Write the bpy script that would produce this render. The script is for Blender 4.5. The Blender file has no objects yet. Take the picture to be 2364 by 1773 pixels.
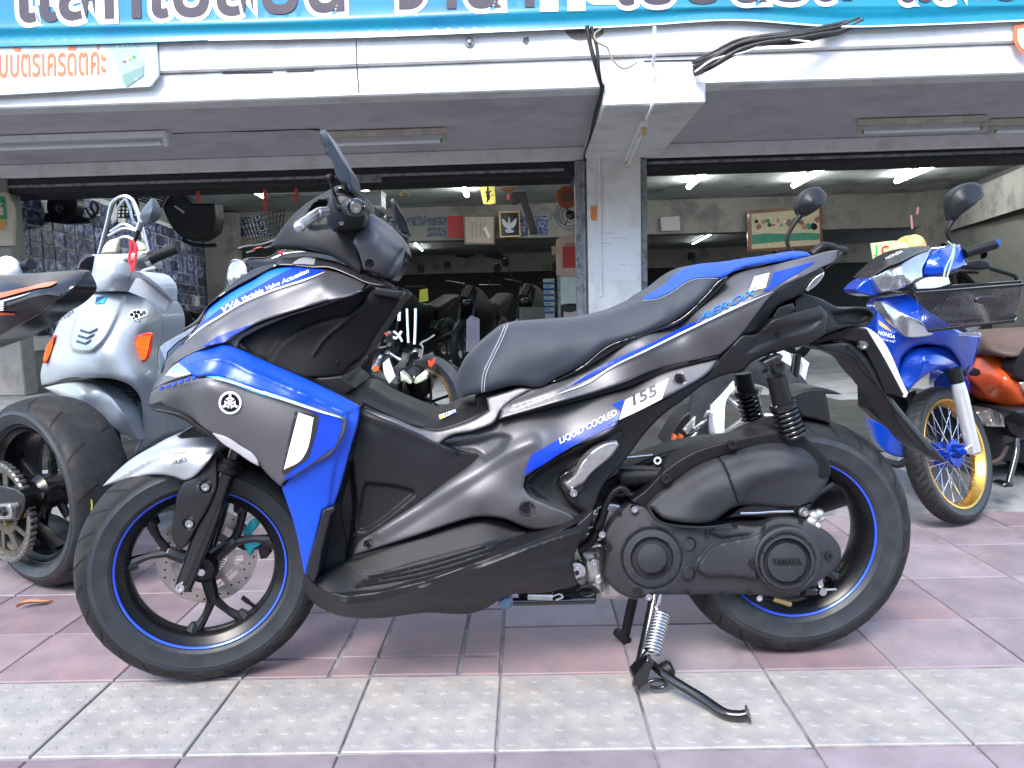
import bpy, math, random
import numpy as np
from mathutils import Vector, Matrix, geometry
from math import radians as R, sin, cos, pi
random.seed(7); np.random.seed(7)
sc = bpy.context.scene
COL = sc.collection

# ---------------------------------------------------------------- camera, sky, sun, exposure
CW, CH, CF = 2364.0, 1773.0, 1774.0          # photograph size and focal length in its pixels
CAM_H, PITCH, ROLL = 0.86, R(5.98), 0.026
f0 = Vector((0, cos(PITCH), -sin(PITCH))); r0 = Vector((1, 0, 0)); u0 = Vector((0, sin(PITCH), cos(PITCH)))
RIGHT = r0 * cos(ROLL) - u0 * sin(ROLL); UP = u0 * cos(ROLL) + r0 * sin(ROLL)
CAMP = Vector((0, 0, CAM_H))
cam = bpy.data.objects.new('camera', bpy.data.cameras.new('camera')); COL.objects.link(cam)
cam.matrix_world = Matrix(((RIGHT.x, UP.x, -f0.x, 0), (RIGHT.y, UP.y, -f0.y, 0), (RIGHT.z, UP.z, -f0.z, CAM_H), (0, 0, 0, 1)))
cam.data.sensor_width = 36; cam.data.lens = 36 * CF / CW
cam.data.clip_start = 0.02; cam.data.clip_end = 2000
sc.camera = cam

SUN_EL, SUN_AZ = R(48), R(-22)               # azimuth: 0 = straight behind the camera, negative = from the left
w = bpy.data.worlds.new('World'); sc.world = w; w.use_nodes = True
nt = w.node_tree; bg = nt.nodes['Background']
sky = nt.nodes.new('ShaderNodeTexSky'); sky.sky_type = 'NISHITA'; sky.sun_disc = False
sky.sun_elevation = SUN_EL; sky.sun_rotation = R(180) - SUN_AZ; sky.dust_density = 1.0; sky.air_density = 1.0; sky.ozone_density = 1.0
nt.links.new(sky.outputs[0], bg.inputs[0]); bg.inputs[1].default_value = 0.15
sl = bpy.data.lights.new('sun', 'SUN'); sl.energy = 1.5; sl.angle = R(24); sl.color = (1, 0.94, 0.86)
so = bpy.data.objects.new('sun', sl); COL.objects.link(so)
sd = Vector((sin(SUN_AZ) * cos(SUN_EL), -cos(SUN_AZ) * cos(SUN_EL), sin(SUN_EL)))   # towards the sun
so.rotation_euler = sd.to_track_quat('Z', 'Y').to_euler(); so.location = (0, 0, 30)
sc.view_settings.view_transform = 'Standard'; sc.view_settings.look = 'None'
sc.view_settings.gamma = 1.0; sc.view_settings.use_curve_mapping = False
sc.view_settings.exposure = 1.9
sc.render.engine = 'CYCLES'
sc.cycles.max_bounces = 6; sc.cycles.diffuse_bounces = 3; sc.cycles.glossy_bounces = 3

# ---------------------------------------------------------------- measuring: photo pixels to places
ZT = {'S': (0, 0, 1), 'D': (0, 0, .9357), 'A': (150, 850, 2.2117), 'B': (300, 550, 3.16), 'C': (600, 260, 4.1475), 'Q': (1000, 550, 4.148),
      'E': (1400, 550, 3.16), 'G': (1350, 1000, 2.37), 'L': (650, 850, 2.765), 'TL': (0, 0, 2.765), 'TM': (800, 0, 2.765),
      'TR': (1564, 0, 2.765), 'V': (0, 400, 4.148), 'V2': (0, 600, 2.074), 'H': (1864, 400, 1.844), 'M': (750, 380, 2.7653),
      'N': (1080, 400, 4.6095), 'K': (780, 680, 5.53), 'T4': (0, 0, 3.687), 'T5': (880, 0, 3.687), 'T6': (1480, 0, 2.502)}
def Z(k, *pts):
    ox, oy, s = ZT[k]
    return [(ox + p[0] / s, oy + p[1] / s) + tuple(p[2:]) for p in pts]
def ray(px, py):
    return (f0 + RIGHT * ((px - CW / 2) / CF) - UP * ((py - CH / 2) / CF))
def ground(px, py, z=0.0):
    d = ray(px, py); t = (z - CAM_H) / d.z
    return CAMP + d * t
class Frame:
    """upright plane through a ground point: x along it, z up, v = metres out of it towards the street"""
    def __init__(s, o, yaw=0.0):
        s.o = Vector(o); s.yaw = yaw; s.U = Vector((cos(yaw), sin(yaw), 0)); s.V = Vector((sin(yaw), -cos(yaw), 0))
        a = s.V.dot(CAMP - s.o); s.a = a; s.cu = s.U.dot(CAMP - s.o)
    def P(s, px, py, v=0.0):
        d = ray(px, py); t = (v - s.a) / s.V.dot(d)
        return Vector((s.cu + t * s.U.dot(d), -v, CAM_H + t * d.z - s.o.z))
    def PN(s, pts, v):
        pts = np.asarray(pts, float); v = np.broadcast_to(np.asarray(v, float), (len(pts),))
        a = (pts[:, 0] - CW / 2) / CF; b = (pts[:, 1] - CH / 2) / CF
        f, r, u = np.array(f0), np.array(RIGHT), np.array(UP)
        d = f[None] + a[:, None] * r[None] - b[:, None] * u[None]
        t = (v - s.a) / (d @ np.array(s.V))
        return np.stack([s.cu + t * (d @ np.array(s.U)), -v, CAM_H + t * d[:, 2] - s.o.z], 1)
    def empty(s, name, label, cat, group=None):
        o = bpy.data.objects.new(name, None); COL.objects.link(o); o.empty_display_size = .1
        o.location = s.o; o.rotation_euler = (0, 0, s.yaw)
        return tag(o, label, cat, group)
def tag(o, label=None, cat=None, group=None, kind=None):
    if label: o['label'] = label
    if cat: o['category'] = cat
    if group: o['group'] = group
    if kind: o['kind'] = kind
    return o
def link(name, me, mat=None, parent=None):
    o = bpy.data.objects.new(name, me); COL.objects.link(o)
    if mat is not None and not me.materials: me.materials.append(mat)
    if parent is not None: o.parent = parent
    return o
def mesh(name, V, F, mat=None, parent=None, smooth=True, sharp=None):
    me = bpy.data.meshes.new(name); me.from_pydata([tuple(map(float, v)) for v in V], [], [tuple(map(int, f)) for f in F]); me.update()
    if smooth:
        me.polygons.foreach_set('use_smooth', [True] * len(me.polygons))
        if sharp: me.set_sharp_from_angle(angle=R(sharp))
    return link(name, me, mat, parent)

# ---------------------------------------------------------------- materials
def M(name, col, rough=.5, metal=0, var=.08, vs=40, bump=0, bs=300, coat=0, crough=.1, spec=.5, emit=0, alpha=1, trans=0, rnd=0, col2=None, c2s=6, c2lo=.5, c2hi=.65, sheen=0):
    m = bpy.data.materials.new(name); m.use_nodes = True; n = m.node_tree.nodes; l = m.node_tree.links
    b = n['Principled BSDF']; tc = n.new('ShaderNodeTexCoord')
    b.inputs['Roughness'].default_value = rough; b.inputs['Metallic'].default_value = metal
    b.inputs['Coat Weight'].default_value = coat; b.inputs['Coat Roughness'].default_value = crough
    b.inputs['Specular IOR Level'].default_value = spec; b.inputs['Transmission Weight'].default_value = trans
    b.inputs['Alpha'].default_value = alpha; b.inputs['Sheen Weight'].default_value = sheen
    rgb = n.new('ShaderNodeRGB'); rgb.outputs[0].default_value = (*col, 1); out = rgb.outputs[0]
    if col2 is not None:
        nz = n.new('ShaderNodeTexNoise'); nz.inputs['Scale'].default_value = c2s; nz.inputs['Detail'].default_value = 6; nz.inputs['Roughness'].default_value = .65
        l.new(tc.outputs['Object'], nz.inputs['Vector'])
        mr = n.new('ShaderNodeMapRange'); mr.inputs['From Min'].default_value = c2lo; mr.inputs['From Max'].default_value = c2hi; l.new(nz.outputs[0], mr.inputs[0])
        mx = n.new('ShaderNodeMix'); mx.data_type = 'RGBA'; l.new(mr.outputs[0], mx.inputs['Factor']); l.new(out, mx.inputs[6]); mx.inputs[7].default_value = (*col2, 1); out = mx.outputs[2]
    if var:
        nz = n.new('ShaderNodeTexNoise'); nz.inputs['Scale'].default_value = vs; nz.inputs['Detail'].default_value = 5
        l.new(tc.outputs['Object'], nz.inputs['Vector'])
        mr = n.new('ShaderNodeMapRange'); mr.inputs['From Min'].default_value = .3; mr.inputs['From Max'].default_value = .7
        mr.inputs['To Min'].default_value = 1 - var; mr.inputs['To Max'].default_value = 1 + var; l.new(nz.outputs[0], mr.inputs[0])
        vm = n.new('ShaderNodeVectorMath'); vm.operation = 'SCALE'; l.new(out, vm.inputs[0]); l.new(mr.outputs[0], vm.inputs['Scale']); out = vm.outputs[0]
        mr2 = n.new('ShaderNodeMapRange'); mr2.inputs['From Min'].default_value = .3; mr2.inputs['From Max'].default_value = .7
        mr2.inputs['To Min'].default_value = rough * (1 - var * .8); mr2.inputs['To Max'].default_value = min(1, rough * (1 + var * .8)); l.new(nz.outputs[0], mr2.inputs[0]); l.new(mr2.outputs[0], b.inputs['Roughness'])
    if rnd:
        oi = n.new('ShaderNodeObjectInfo'); mr = n.new('ShaderNodeMapRange'); mr.inputs['To Min'].default_value = 1 - rnd; mr.inputs['To Max'].default_value = 1 + rnd
        l.new(oi.outputs['Random'], mr.inputs[0]); vm = n.new('ShaderNodeVectorMath'); vm.operation = 'SCALE'; l.new(out, vm.inputs[0]); l.new(mr.outputs[0], vm.inputs['Scale']); out = vm.outputs[0]
    l.new(out, b.inputs['Base Color'])
    if emit:
        l.new(out, b.inputs['Emission Color']); b.inputs['Emission Strength'].default_value = emit
    if bump:
        nz = n.new('ShaderNodeTexNoise'); nz.inputs['Scale'].default_value = bs; nz.inputs['Detail'].default_value = 3; l.new(tc.outputs['Object'], nz.inputs['Vector'])
        bp = n.new('ShaderNodeBump'); bp.inputs['Strength'].default_value = bump; bp.inputs['Distance'].default_value = .002; l.new(nz.outputs[0], bp.inputs['Height']); l.new(bp.outputs[0], b.inputs['Normal'])
    return m

# ---------------------------------------------------------------- outline and height-field tools
def outline(pts, step=6.0, closed=True, ang=40):
    p = np.array([q[:2] for q in pts], float); n = len(p); out = []
    def corner(i):
        if not closed and i in (0, n - 1): return True
        a = p[i] - p[i - 1]; b = p[(i + 1) % n] - p[i]
        return abs(math.degrees(math.atan2(a[0] * b[1] - a[1] * b[0], a @ b))) > ang
    cs = [corner(i) for i in range(n)]
    def tan(i):
        a = p[i - 1]; b = p[(i + 1) % n]; d1 = np.linalg.norm(p[i] - a) + 1e-6; d2 = np.linalg.norm(b - p[i]) + 1e-6
        return ((p[i] - a) / d1 * d2 + (b - p[i]) / d2 * d1) / (d1 + d2)
    for i in range(n if closed else n - 1):
        j = (i + 1) % n; L = np.linalg.norm(p[j] - p[i]); k = max(1, int(round(L / step)))
        ch = (p[j] - p[i]) / (L + 1e-9)
        t0 = tan(i) if not cs[i] else ch; t1 = tan(j) if not cs[j] else ch
        for s in range(k):
            t = s / k; h = t * t * (3 - 2 * t)
            out.append(p[i] * (1 - h) + p[j] * h + t0 * L * (t ** 3 - 2 * t * t + t) + t1 * L * (t ** 3 - t * t))
    if not closed: out.append(p[-1])
    return np.array(out)
def segdist(q, poly, closed=True):
    q = np.asarray(q, float); a = poly if closed else poly[:-1]; b = np.roll(poly, -1, 0) if closed else poly[1:]
    out = np.empty(len(q)); ab = b - a; L2 = (ab ** 2).sum(1) + 1e-9
    for s in range(0, len(q), 2000):
        d = q[s:s + 2000, None] - a[None]; t = np.clip((d * ab[None]).sum(2) / L2[None], 0, 1)
        out[s:s + 2000] = np.sqrt((((d - t[..., None] * ab[None])) ** 2).sum(2).min(1))
    return out
def inside(q, poly):
    q = np.asarray(q, float); c = np.zeros(len(q), bool); x, y = q[:, 0], q[:, 1]
    for (x1, y1), (x2, y2) in zip(poly, np.roll(poly, -1, 0)):
        k = ((y1 > y) != (y2 > y)) & (x < (x2 - x1) * (y - y1) / ((y2 - y1) if y2 != y1 else 1e-9) + x1); c ^= k
    return c
def rbf(ctrl):
    if isinstance(ctrl, (int, float)):
        return lambda q: np.full(len(q), float(ctrl))
    c = np.array(ctrl, float)
    if len(c) < 3:
        return lambda q: np.full(len(q), c[:, 2].mean())
    X = c[:, :2] / 100; n = len(c)
    def phi(a, b):
        r2 = ((a[:, None] - b[None]) ** 2).sum(2); return .5 * r2 * np.log(r2 + 1e-9)
    A = np.zeros((n + 3, n + 3)); A[:n, :n] = phi(X, X) + np.eye(n) * .02; A[:n, n] = 1; A[:n, n + 1:] = X; A[n, :n] = 1; A[n + 1:, :n] = X.T
    sol = np.linalg.lstsq(A, np.concatenate([c[:, 2], [0, 0, 0]]), rcond=None)[0]
    lo, hi = c[:, 2].min() - .03, c[:, 2].max() + .03
    return lambda q: np.clip(phi(np.asarray(q) / 100, X) @ sol[:n] + sol[n] + (np.asarray(q) / 100) @ sol[n + 1:], lo, hi)
class Surf:
    """height field over the frame: v(px,py) = smooth base + raised, sunk and ridged features + rounded rim"""
    def __init__(s, fr, out, ctrl, edge=.006, feats=(), scale=None):
        s.fr = fr; s.out = out; s.base = rbf(ctrl); s.edge = edge; s.feats = []
        c = out.mean(0); d = (fr.P(*c, 0) - fr.P(c[0] + 100, c[1], 0)).length / 100; s.ppm = 1 / d
        for f in feats:
            if f[0] == 'step': s.feats.append(('step', outline(f[1], 6), f[2], f[3]))
            elif f[0] == 'ridge': s.feats.append(('ridge', outline(f[1], 6, False), f[2], f[3]))
            elif f[0] == 'disc': s.feats.append(f)
    def v(s, q):
        q = np.asarray(q, float); v = s.base(q)
        for f in s.feats:
            if f[0] == 'step':
                d = segdist(q, f[1]); d = np.where(inside(q, f[1]), d, -d); t = np.clip(d / f[3] * .5 + .5, 0, 1); v = v + f[2] * t * t * (3 - 2 * t)
            elif f[0] == 'ridge':
                t = np.clip(1 - segdist(q, f[1], False) / f[2], 0, 1); v = v + f[3] * t * t * (3 - 2 * t)
            else:                                   # disc: cx, cy, [(r, dv), ...]
                r = np.hypot(q[:, 0] - f[1], q[:, 1] - f[2]); v = v + np.interp(r, [a for a, _ in f[3]], [b for _, b in f[3]])
        if s.edge:
            rp = s.edge * s.ppm; t = 1 - np.clip(segdist(q, s.out) / rp, 0, 1); v = v - s.edge * (1 - np.sqrt(np.clip(1 - t * t, 0, 1)))
        return v
    def pts(s, q, lift=0.0): return s.fr.PN(q, s.v(q) + lift)
def tri(poly, extra):
    V = np.concatenate([poly, extra]) if len(extra) else poly
    n = len(poly)
    r = geometry.delaunay_2d_cdt([Vector(v) for v in V], [(i, (i + 1) % n) for i in range(n)], [], 0, 1e-3)
    P = np.array([v[:] for v in r[0]]); F = np.array([f for f in r[2] if len(f) == 3])
    k = inside(P[F].mean(1), poly); F = F[k]
    return P, F
def gridpts(poly, g):
    lo, hi = poly.min(0), poly.max(0); xs = np.arange(lo[0] + g / 2, hi[0], g); ys = np.arange(lo[1] + g / 2, hi[1], g * .87)
    q = np.array([(x + (g / 2 if j % 2 else 0), y) for j, y in enumerate(ys) for x in xs])
    if not len(q): return np.zeros((0, 2))
    return q
def panel(name, pts, ctrl, mat, parent, fr, edge=.006, g=9, feats=(), core=0.0, mirror=False, ang=40, step=6, wallmat=None):
    out = outline(pts, step, True, ang)
    if ((out[:, 0] * np.roll(out[:, 1], -1) - np.roll(out[:, 0], -1) * out[:, 1]).sum()) > 0: pass
    else: out = out[::-1].copy()
    S = Surf(fr, out, ctrl, edge, feats); rp = edge * S.ppm
    q = [gridpts(out, g)]
    keepd = [rp * .8 + 1.5 if edge else 2.0]
    if edge and rp > 1.2:
        T = np.roll(out, -1, 0) - np.roll(out, 1, 0); T /= np.linalg.norm(T, axis=1)[:, None] + 1e-9; Nn = np.stack([-T[:, 1], T[:, 0]], 1)
        for k in (.07, .25, .55, 1.0):
            q.append(out + Nn * rp * k); keepd.append(rp * k * .93)
    for f in S.feats:
        if f[0] in ('step', 'ridge'):
            cl = f[0] == 'step'; o = f[1]
            T = (np.roll(o, -1, 0) - np.roll(o, 1, 0)) if cl else np.gradient(o, axis=0); T /= np.linalg.norm(T, axis=1)[:, None] + 1e-9; Nn = np.stack([-T[:, 1], T[:, 0]], 1)
            wd = f[3] / 1.0 if f[0] == 'step' else f[2]
            for k in ((-1, -.5, 0, .5, 1) if f[0] == 'step' else (-1, -.5, 0, .5, 1)): q.append(o + Nn * wd * k); keepd.append(2.0)
        else:
            for r, _ in f[3]:
                a = np.arange(0, 2 * pi, 2 * pi / (12 if f[3][-1][0] < 30 else 60)); q.append(np.stack([f[1] + r * np.cos(a), f[2] + r * np.sin(a)], 1)); keepd.append(1.5)
    ex = []; have = None
    for a, kd in list(zip(q, keepd))[1:] + [(q[0], keepd[0])]:
        if not len(a): continue
        k = inside(a, out); a = a[k]
        if len(a): a = a[segdist(a, out) >= kd]
        if len(a) and ex and a is not None:
            b = np.concatenate(ex)
            keep = np.ones(len(a), bool)
            for s0 in range(0, len(a), 1500):
                dd = ((a[s0:s0 + 1500, None] - b[None]) ** 2).sum(2).min(1); keep[s0:s0 + 1500] = dd > (1.2 ** 2 if a is not q[0] else 3 ** 2)
            a = a[keep]
        if len(a): ex.append(a)
    P2, F = tri(out, np.concatenate(ex) if ex else np.zeros((0, 2)))
    P3 = S.pts(P2)
    a, b, c = P2[F[:, 0]], P2[F[:, 1]], P2[F[:, 2]]
    cr = (b[:, 0] - a[:, 0]) * (c[:, 1] - a[:, 1]) - (b[:, 1] - a[:, 1]) * (c[:, 0] - a[:, 0])
    F[cr > 0] = F[cr > 0][:, ::-1]
    n0 = len(P3); m = len(out); W1 = S.pts(out); W2 = W1.copy(); W2[:, 1] = np.maximum(-core, W1[:, 1] + .001)
    V = np.concatenate([P3, W1, W2]); i = np.arange(m); j = (i + 1) % m
    Wf = np.stack([n0 + i, n0 + j, n0 + m + j, n0 + m + i], 1)
    faces = [tuple(f) for f in F] + [tuple(f) for f in Wf]
    o = mesh(name, V, faces, mat, parent, True, 50)
    if wallmat is not None:
        o.data.materials.append(wallmat)
        for k in range(len(F), len(faces)): o.data.polygons[k].material_index = 1
    if mirror:
        V2 = V.copy(); V2[:, 1] *= -1
        o2 = mesh(name, V2, [f[::-1] for f in faces], mat, parent, True, 50)
        if wallmat is not None:
            o2.data.materials.append(wallmat)
            for k in range(len(F), len(faces)): o2.data.polygons[k].material_index = 1
    o_S[o.name] = S
    return o, S
o_S = {}; DL = .0012
def decal(name, pts, S, mat, parent, lift=.0012, g=9, ang=30):
    out = outline(pts, 6, True, ang); q = gridpts(out, g)
    if len(q): q = q[inside(q, out)]
    if len(q): q = q[segdist(q, out) > 2.5]
    P2, F = tri(out, q); a, b, c = P2[F[:, 0]], P2[F[:, 1]], P2[F[:, 2]]
    cr = (b[:, 0] - a[:, 0]) * (c[:, 1] - a[:, 1]) - (b[:, 1] - a[:, 1]) * (c[:, 0] - a[:, 0]); F[cr > 0] = F[cr > 0][:, ::-1]
    return mesh(name, S.pts(P2, lift + DL), F, mat, parent)
def stripe(name, pts, w, S, mat, parent, lift=.0014, taper=False):
    o = outline(pts, 8, False); T = np.gradient(o, axis=0); T /= np.linalg.norm(T, axis=1)[:, None] + 1e-9; N = np.stack([-T[:, 1], T[:, 0]], 1)
    ww = np.full(len(o), w / 2.0)
    if taper: ww = ww * np.clip(np.minimum(np.arange(len(o)), np.arange(len(o))[::-1]) / (len(o) * .15) + .15, 0, 1)
    P = S.pts(np.concatenate([o + N * ww[:, None], o - N * ww[:, None]]), lift + DL); n = len(o)
    return mesh(name, P, [(i, i + 1, n + i + 1, n + i) for i in range(n - 1)], mat, parent)
def textmesh(body, shear=0, offset=0, align='LEFT', space=1.0):
    c = bpy.data.curves.new('lettering', 'FONT'); c.body = body; c.size = 1; c.shear = shear; c.offset = offset; c.align_x = align; c.resolution_u = 4; c.space_character = space
    o = bpy.data.objects.new('lettering', c); COL.objects.link(o)
    me = bpy.data.meshes.new_from_object(o.evaluated_get(bpy.context.evaluated_depsgraph_get()))
    V = np.array([v.co[:] for v in me.vertices]).reshape(-1, 3); F = [tuple(p.vertices) for p in me.polygons]
    bpy.data.objects.remove(o); bpy.data.curves.remove(c); bpy.data.meshes.remove(me)
    return V, F
def text_px(name, body, x, y, size, S, mat, parent, ang=0, width=None, lift=.002, xs=1.0, **kw):
    """lettering laid on a surface: x, y = photo pixel of its baseline start, size = pixel height of the em"""
    V, F = textmesh(body, **kw)
    if not len(V): return
    if width: xs = width / (size * (V[:, 0].max() - V[:, 0].min()))
    a = R(ang); X = V[:, 0] * size * xs; Y = V[:, 1] * size
    q = np.stack([x + X * cos(a) - Y * sin(a) * -1 * -1, y - X * sin(a) - Y * cos(a)], 1)
    q = np.stack([x + X * cos(a) - Y * sin(a), y - X * sin(a) - Y * cos(a)], 1)
    P = S.pts(q, lift + DL) if isinstance(S, Surf) else S[0].PN(q, S[1] + lift)
    return mesh(name, P, F, mat, parent, False)

# ---------------------------------------------------------------- solids
def tube_geo(path, rad, sides=10, cap=True, flat=1.0):
    P = np.array([tuple(p) for p in path], float); n = len(P); rad = np.broadcast_to(np.asarray(rad, float), (n,))
    T = np.gradient(P, axis=0); T /= np.linalg.norm(T, axis=1)[:, None] + 1e-12
    up = np.array((0, 0, 1.0)) if abs(T[0][2]) < .9 else np.array((0, 1.0, 0)); V = []
    N = up - T[0] * (up @ T[0]); N /= np.linalg.norm(N)
    for i in range(n):
        N = N - T[i] * (N @ T[i]); N /= np.linalg.norm(N) + 1e-12; Bn = np.cross(T[i], N)
        for k in range(sides):
            a = 2 * pi * k / sides; V.append(P[i] + rad[i] * (N * cos(a) * flat + Bn * sin(a)))
    F = [(i * sides + k, i * sides + (k + 1) % sides, (i + 1) * sides + (k + 1) % sides, (i + 1) * sides + k) for i in range(n - 1) for k in range(sides)]
    if cap: F += [tuple(range(sides))[::-1], tuple((n - 1) * sides + k for k in range(sides))]
    return V, F
def spath(pts, k=6):
    if len(pts) < 3: return [Vector(p) for p in pts]
    P = [Vector(p) for p in pts]; out = []
    for i in range(len(P) - 1):
        a = P[i - 1] if i else P[0] * 2 - P[1]; b, c = P[i], P[i + 1]; d = P[i + 2] if i + 2 < len(P) else c * 2 - b
        for s in range(k):
            t = s / k; out.append(.5 * ((2 * b) + (c - a) * t + (2 * a - 5 * b + 4 * c - d) * t * t + (3 * b - a - 3 * c + d) * t ** 3))
    return out + [P[-1]]
def tube(name, pts, rad, mat, parent, sides=10, k=6, flat=1.0):
    p = spath(pts, k)
    if not np.isscalar(rad): rad = np.interp(np.linspace(0, 1, len(p)), np.linspace(0, 1, len(rad)), rad)
    V, F = tube_geo(p, rad, sides, True, flat); return mesh(name, V, F, mat, parent, True, 50)
class MB:
    """several simple shapes gathered into one mesh"""
    def __init__(s): s.V = []; s.F = []
    def add(s, V, F): n = len(s.V); s.V += [tuple(v) for v in V]; s.F += [tuple(i + n for i in f) for f in F]; return s
    def tube(s, pts, rad, sides=8, k=5):
        p = spath(pts, k)
        if not np.isscalar(rad): rad = np.interp(np.linspace(0, 1, len(p)), np.linspace(0, 1, len(rad)), rad)
        return s.add(*tube_geo(p, rad, sides))
    def box(s, a, b, bev=0):
        (x0, y0, z0), (x1, y1, z1) = a, b; V = [(x, y, z) for x in (x0, x1) for y in (y0, y1) for z in (z0, z1)]
        return s.add(V, [(0, 1, 3, 2), (4, 6, 7, 5), (0, 4, 5, 1), (2, 3, 7, 6), (0, 2, 6, 4), (1, 5, 7, 3)])
    def build(s, name, mat, parent=None, smooth=True, sharp=40): return mesh(name, s.V, s.F, mat, parent, smooth, sharp)
def box(name, a, b, mat, parent=None, bev=0.004):
    """bevelled box between two corners"""
    a, b = np.minimum(a, b), np.maximum(a, b); c = (a + b) / 2; h = (b - a) / 2; e = min(bev, h.min() * .45); V = []; 
    if e <= 0: return MB().box(a, b).build(name, mat, parent, False)
    # each corner gives three points; faces, edge strips and corner triangles
    idx = {}
    for sx in (-1, 1):
        for sy in (-1, 1):
            for sz in (-1, 1):
                for ax in range(3):
                    p = np.array((sx, sy, sz), float) * h; q = p.copy()
                    for o in range(3):
                        if o != ax: q[o] -= (sx, sy, sz)[o] * e
                    idx[sx, sy, sz, ax] = len(V); V.append(c + q)
    F = []
    for ax in range(3):
        o1, o2 = [(1, 2), (0, 2), (0, 1)][ax]
        for s in (-1, 1):
            f = []
            for s1, s2 in ((-1, -1), (1, -1), (1, 1), (-1, 1)):
                t = [0, 0, 0]; t[ax] = s; t[o1] = s1; t[o2] = s2; f.append(idx[(*t, ax)])
            F.append(f)
        for s1 in (-1, 1):
            for s2 in (-1, 1):
                t = [0, 0, 0]; t[o1] = s1; t[o2] = s2; t[ax] = -1; lo = tuple(t); t[ax] = 1; hi = tuple(t)
                F.append([idx[(*lo, o1)], idx[(*hi, o1)], idx[(*hi, o2)], idx[(*lo, o2)]])
    for sx in (-1, 1):
        for sy in (-1, 1):
            for sz in (-1, 1): F.append([idx[sx, sy, sz, k] for k in range(3)])
    o = mesh(name, V, F, mat, parent, False)
    import bmesh
    bm = bmesh.new(); bm.from_mesh(o.data); bmesh.ops.recalc_face_normals(bm, faces=bm.faces); bm.to_mesh(o.data); bm.free()
    return o
def lathe_geo(prof, c, n=(0, -1, 0), segs=64, a0=0, a1=2 * pi, closed=False):
    """prof = [(radius, offset along n)], spun about n through c"""
    n = Vector(n).normalized(); c = Vector(c); ux = Vector((0, 0, 1)); e2 = ux - n * ux.dot(n); e2.normalize(); e1 = n.cross(e2) * -1
    full = abs(a1 - a0 - 2 * pi) < 1e-6; m = segs if full else segs + 1; V = []; L = len(prof)
    for i in range(m):
        a = a0 + (a1 - a0) * i / segs; d = e1 * cos(a) + e2 * sin(a)
        for r, h in prof: V.append(c + d * r + n * h)
    F = []
    for i in range(segs):
        j = (i + 1) % m
        for k in range(L if closed else L - 1):
            F.append((i * L + k, j * L + k, j * L + (k + 1) % L, i * L + (k + 1) % L))
    return V, F
def lathe(name, prof, c, mat, parent, n=(0, -1, 0), segs=64, closed=False, sharp=35, **kw):
    V, F = lathe_geo(prof, c, n, segs, closed=closed, **kw); return mesh(name, V, F, mat, parent, True, sharp)
def bolt(name, S_or_pt, mat, parent, r=.008, h=.006, n=(0, -1, 0)):
    c = Vector(S_or_pt)
    return lathe(name, [(0, h * .5), (r * .45, h * .5), (r * .5, h), (r * .9, h), (r, h * .7), (r, -.002)], c, mat, parent, n, 16)
def helix(c0, c1, rad, wire, turns, sides=6, k=14):
    c0, c1 = Vector(c0), Vector(c1); T = (c1 - c0); L = T.length; T.normalize(); a = T.orthogonal().normalized(); b = T.cross(a)
    N = int(turns * k); P = [c0 + T * (L * i / N) + (a * cos(2 * pi * i / k) + b * sin(2 * pi * i / k)) * rad for i in range(N + 1)]
    return tube_geo(P, wire, sides)
# ---------------------------------------------------------------- shared materials
m_gun   = M('gunmetal_paint', (.128, .126, .134), .5, .7, .04, 500, coat=.08, crough=.3)
m_blue  = M('matt_blue_paint', (.003, .06, .5), .4, .15, .03, 300, coat=.25, crough=.3)
m_dblue = M('blue_sticker', (.005, .04, .52), .4, 0, .03, 60, spec=.35)
m_cyan  = M('pale_blue_sticker', (.12, .42, .8), .4, 0, .03, 60)
m_white = M('white_sticker', (.8, .8, .82), .45, 0, .03, 60)
m_blk   = M('black_plastic', (.007, .007, .008), .42, 0, .12, 60, bump=.25, bs=900, spec=.3)
m_blkt  = M('textured_black_plastic', (.009, .0095, .0115), .4, 0, .15, 80, bump=.4, bs=1600, spec=.42)
m_char  = M('charcoal_satin_plastic', (.013, .0132, .0155), .4, .1, .1, 70, bump=.2, bs=1200, spec=.4)
m_gloss = M('gloss_black', (.006, .006, .007), .12, 0, .1, 30, coat=.5)
m_rub   = M('tyre_rubber', (.024, .028, .034), .45, 0, .2, 25, bump=.2, bs=900, spec=.4, col2=(.05, .047, .043), c2s=14, c2lo=.55, c2hi=.8)
m_rub2  = M('worn_tread_rubber', (.011, .011, .0125), .6, 0, .3, 30, bump=.35, bs=700, spec=.35, col2=(.045, .04, .037), c2s=10, c2lo=.52, c2hi=.8)
m_rim   = M('black_rim', (.007, .007, .008), .28, .2, .1, 40)
m_ringb = M('blue_rim_tape', (.03, .1, .8), .25, .35, .05, 30, coat=.4)
m_seat  = M('black_vinyl', (.017, .024, .036), .45, 0, .12, 25, bump=.5, bs=1100, sheen=.1)  # bluish base and sheen stand in for sky reflected on black vinyl
m_seatb = M('blue_vinyl', (.004, .06, .42), .48, 0, .08, 25, bump=.5, bs=1100)
m_thr   = M('white_thread', (.62, .66, .72), .7)
m_alu   = M('cast_aluminium', (.55, .54, .52), .38, .9, .15, 60, bump=.3, bs=200)
m_steel = M('bright_steel', (.62, .62, .63), .25, 1, .1, 50)
m_disc  = M('brake_disc_steel', (.48, .44, .41), .35, .9, .15, 40)
m_teal  = M('teal_anodised', (.02, .5, .6), .35, .2)
m_clear = M('clear_lens', (.5, .51, .55), .16, .8, .12, 25, bump=.35, bs=70, coat=.8)
m_mirr  = M('mirror_glass', (.3, .3, .32), .05, 1, 0)
m_brass = M('brass_fitting', (.5, .36, .15), .35, .9)
m_orlens= M('orange_lens', (.75, .13, .01), .15, 0, .35, 90, bump=.5, bs=160, coat=.5)
m_redlens=M('red_lens', (.6, .03, .02), .2, 0, .2, 60, coat=.4)
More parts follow.
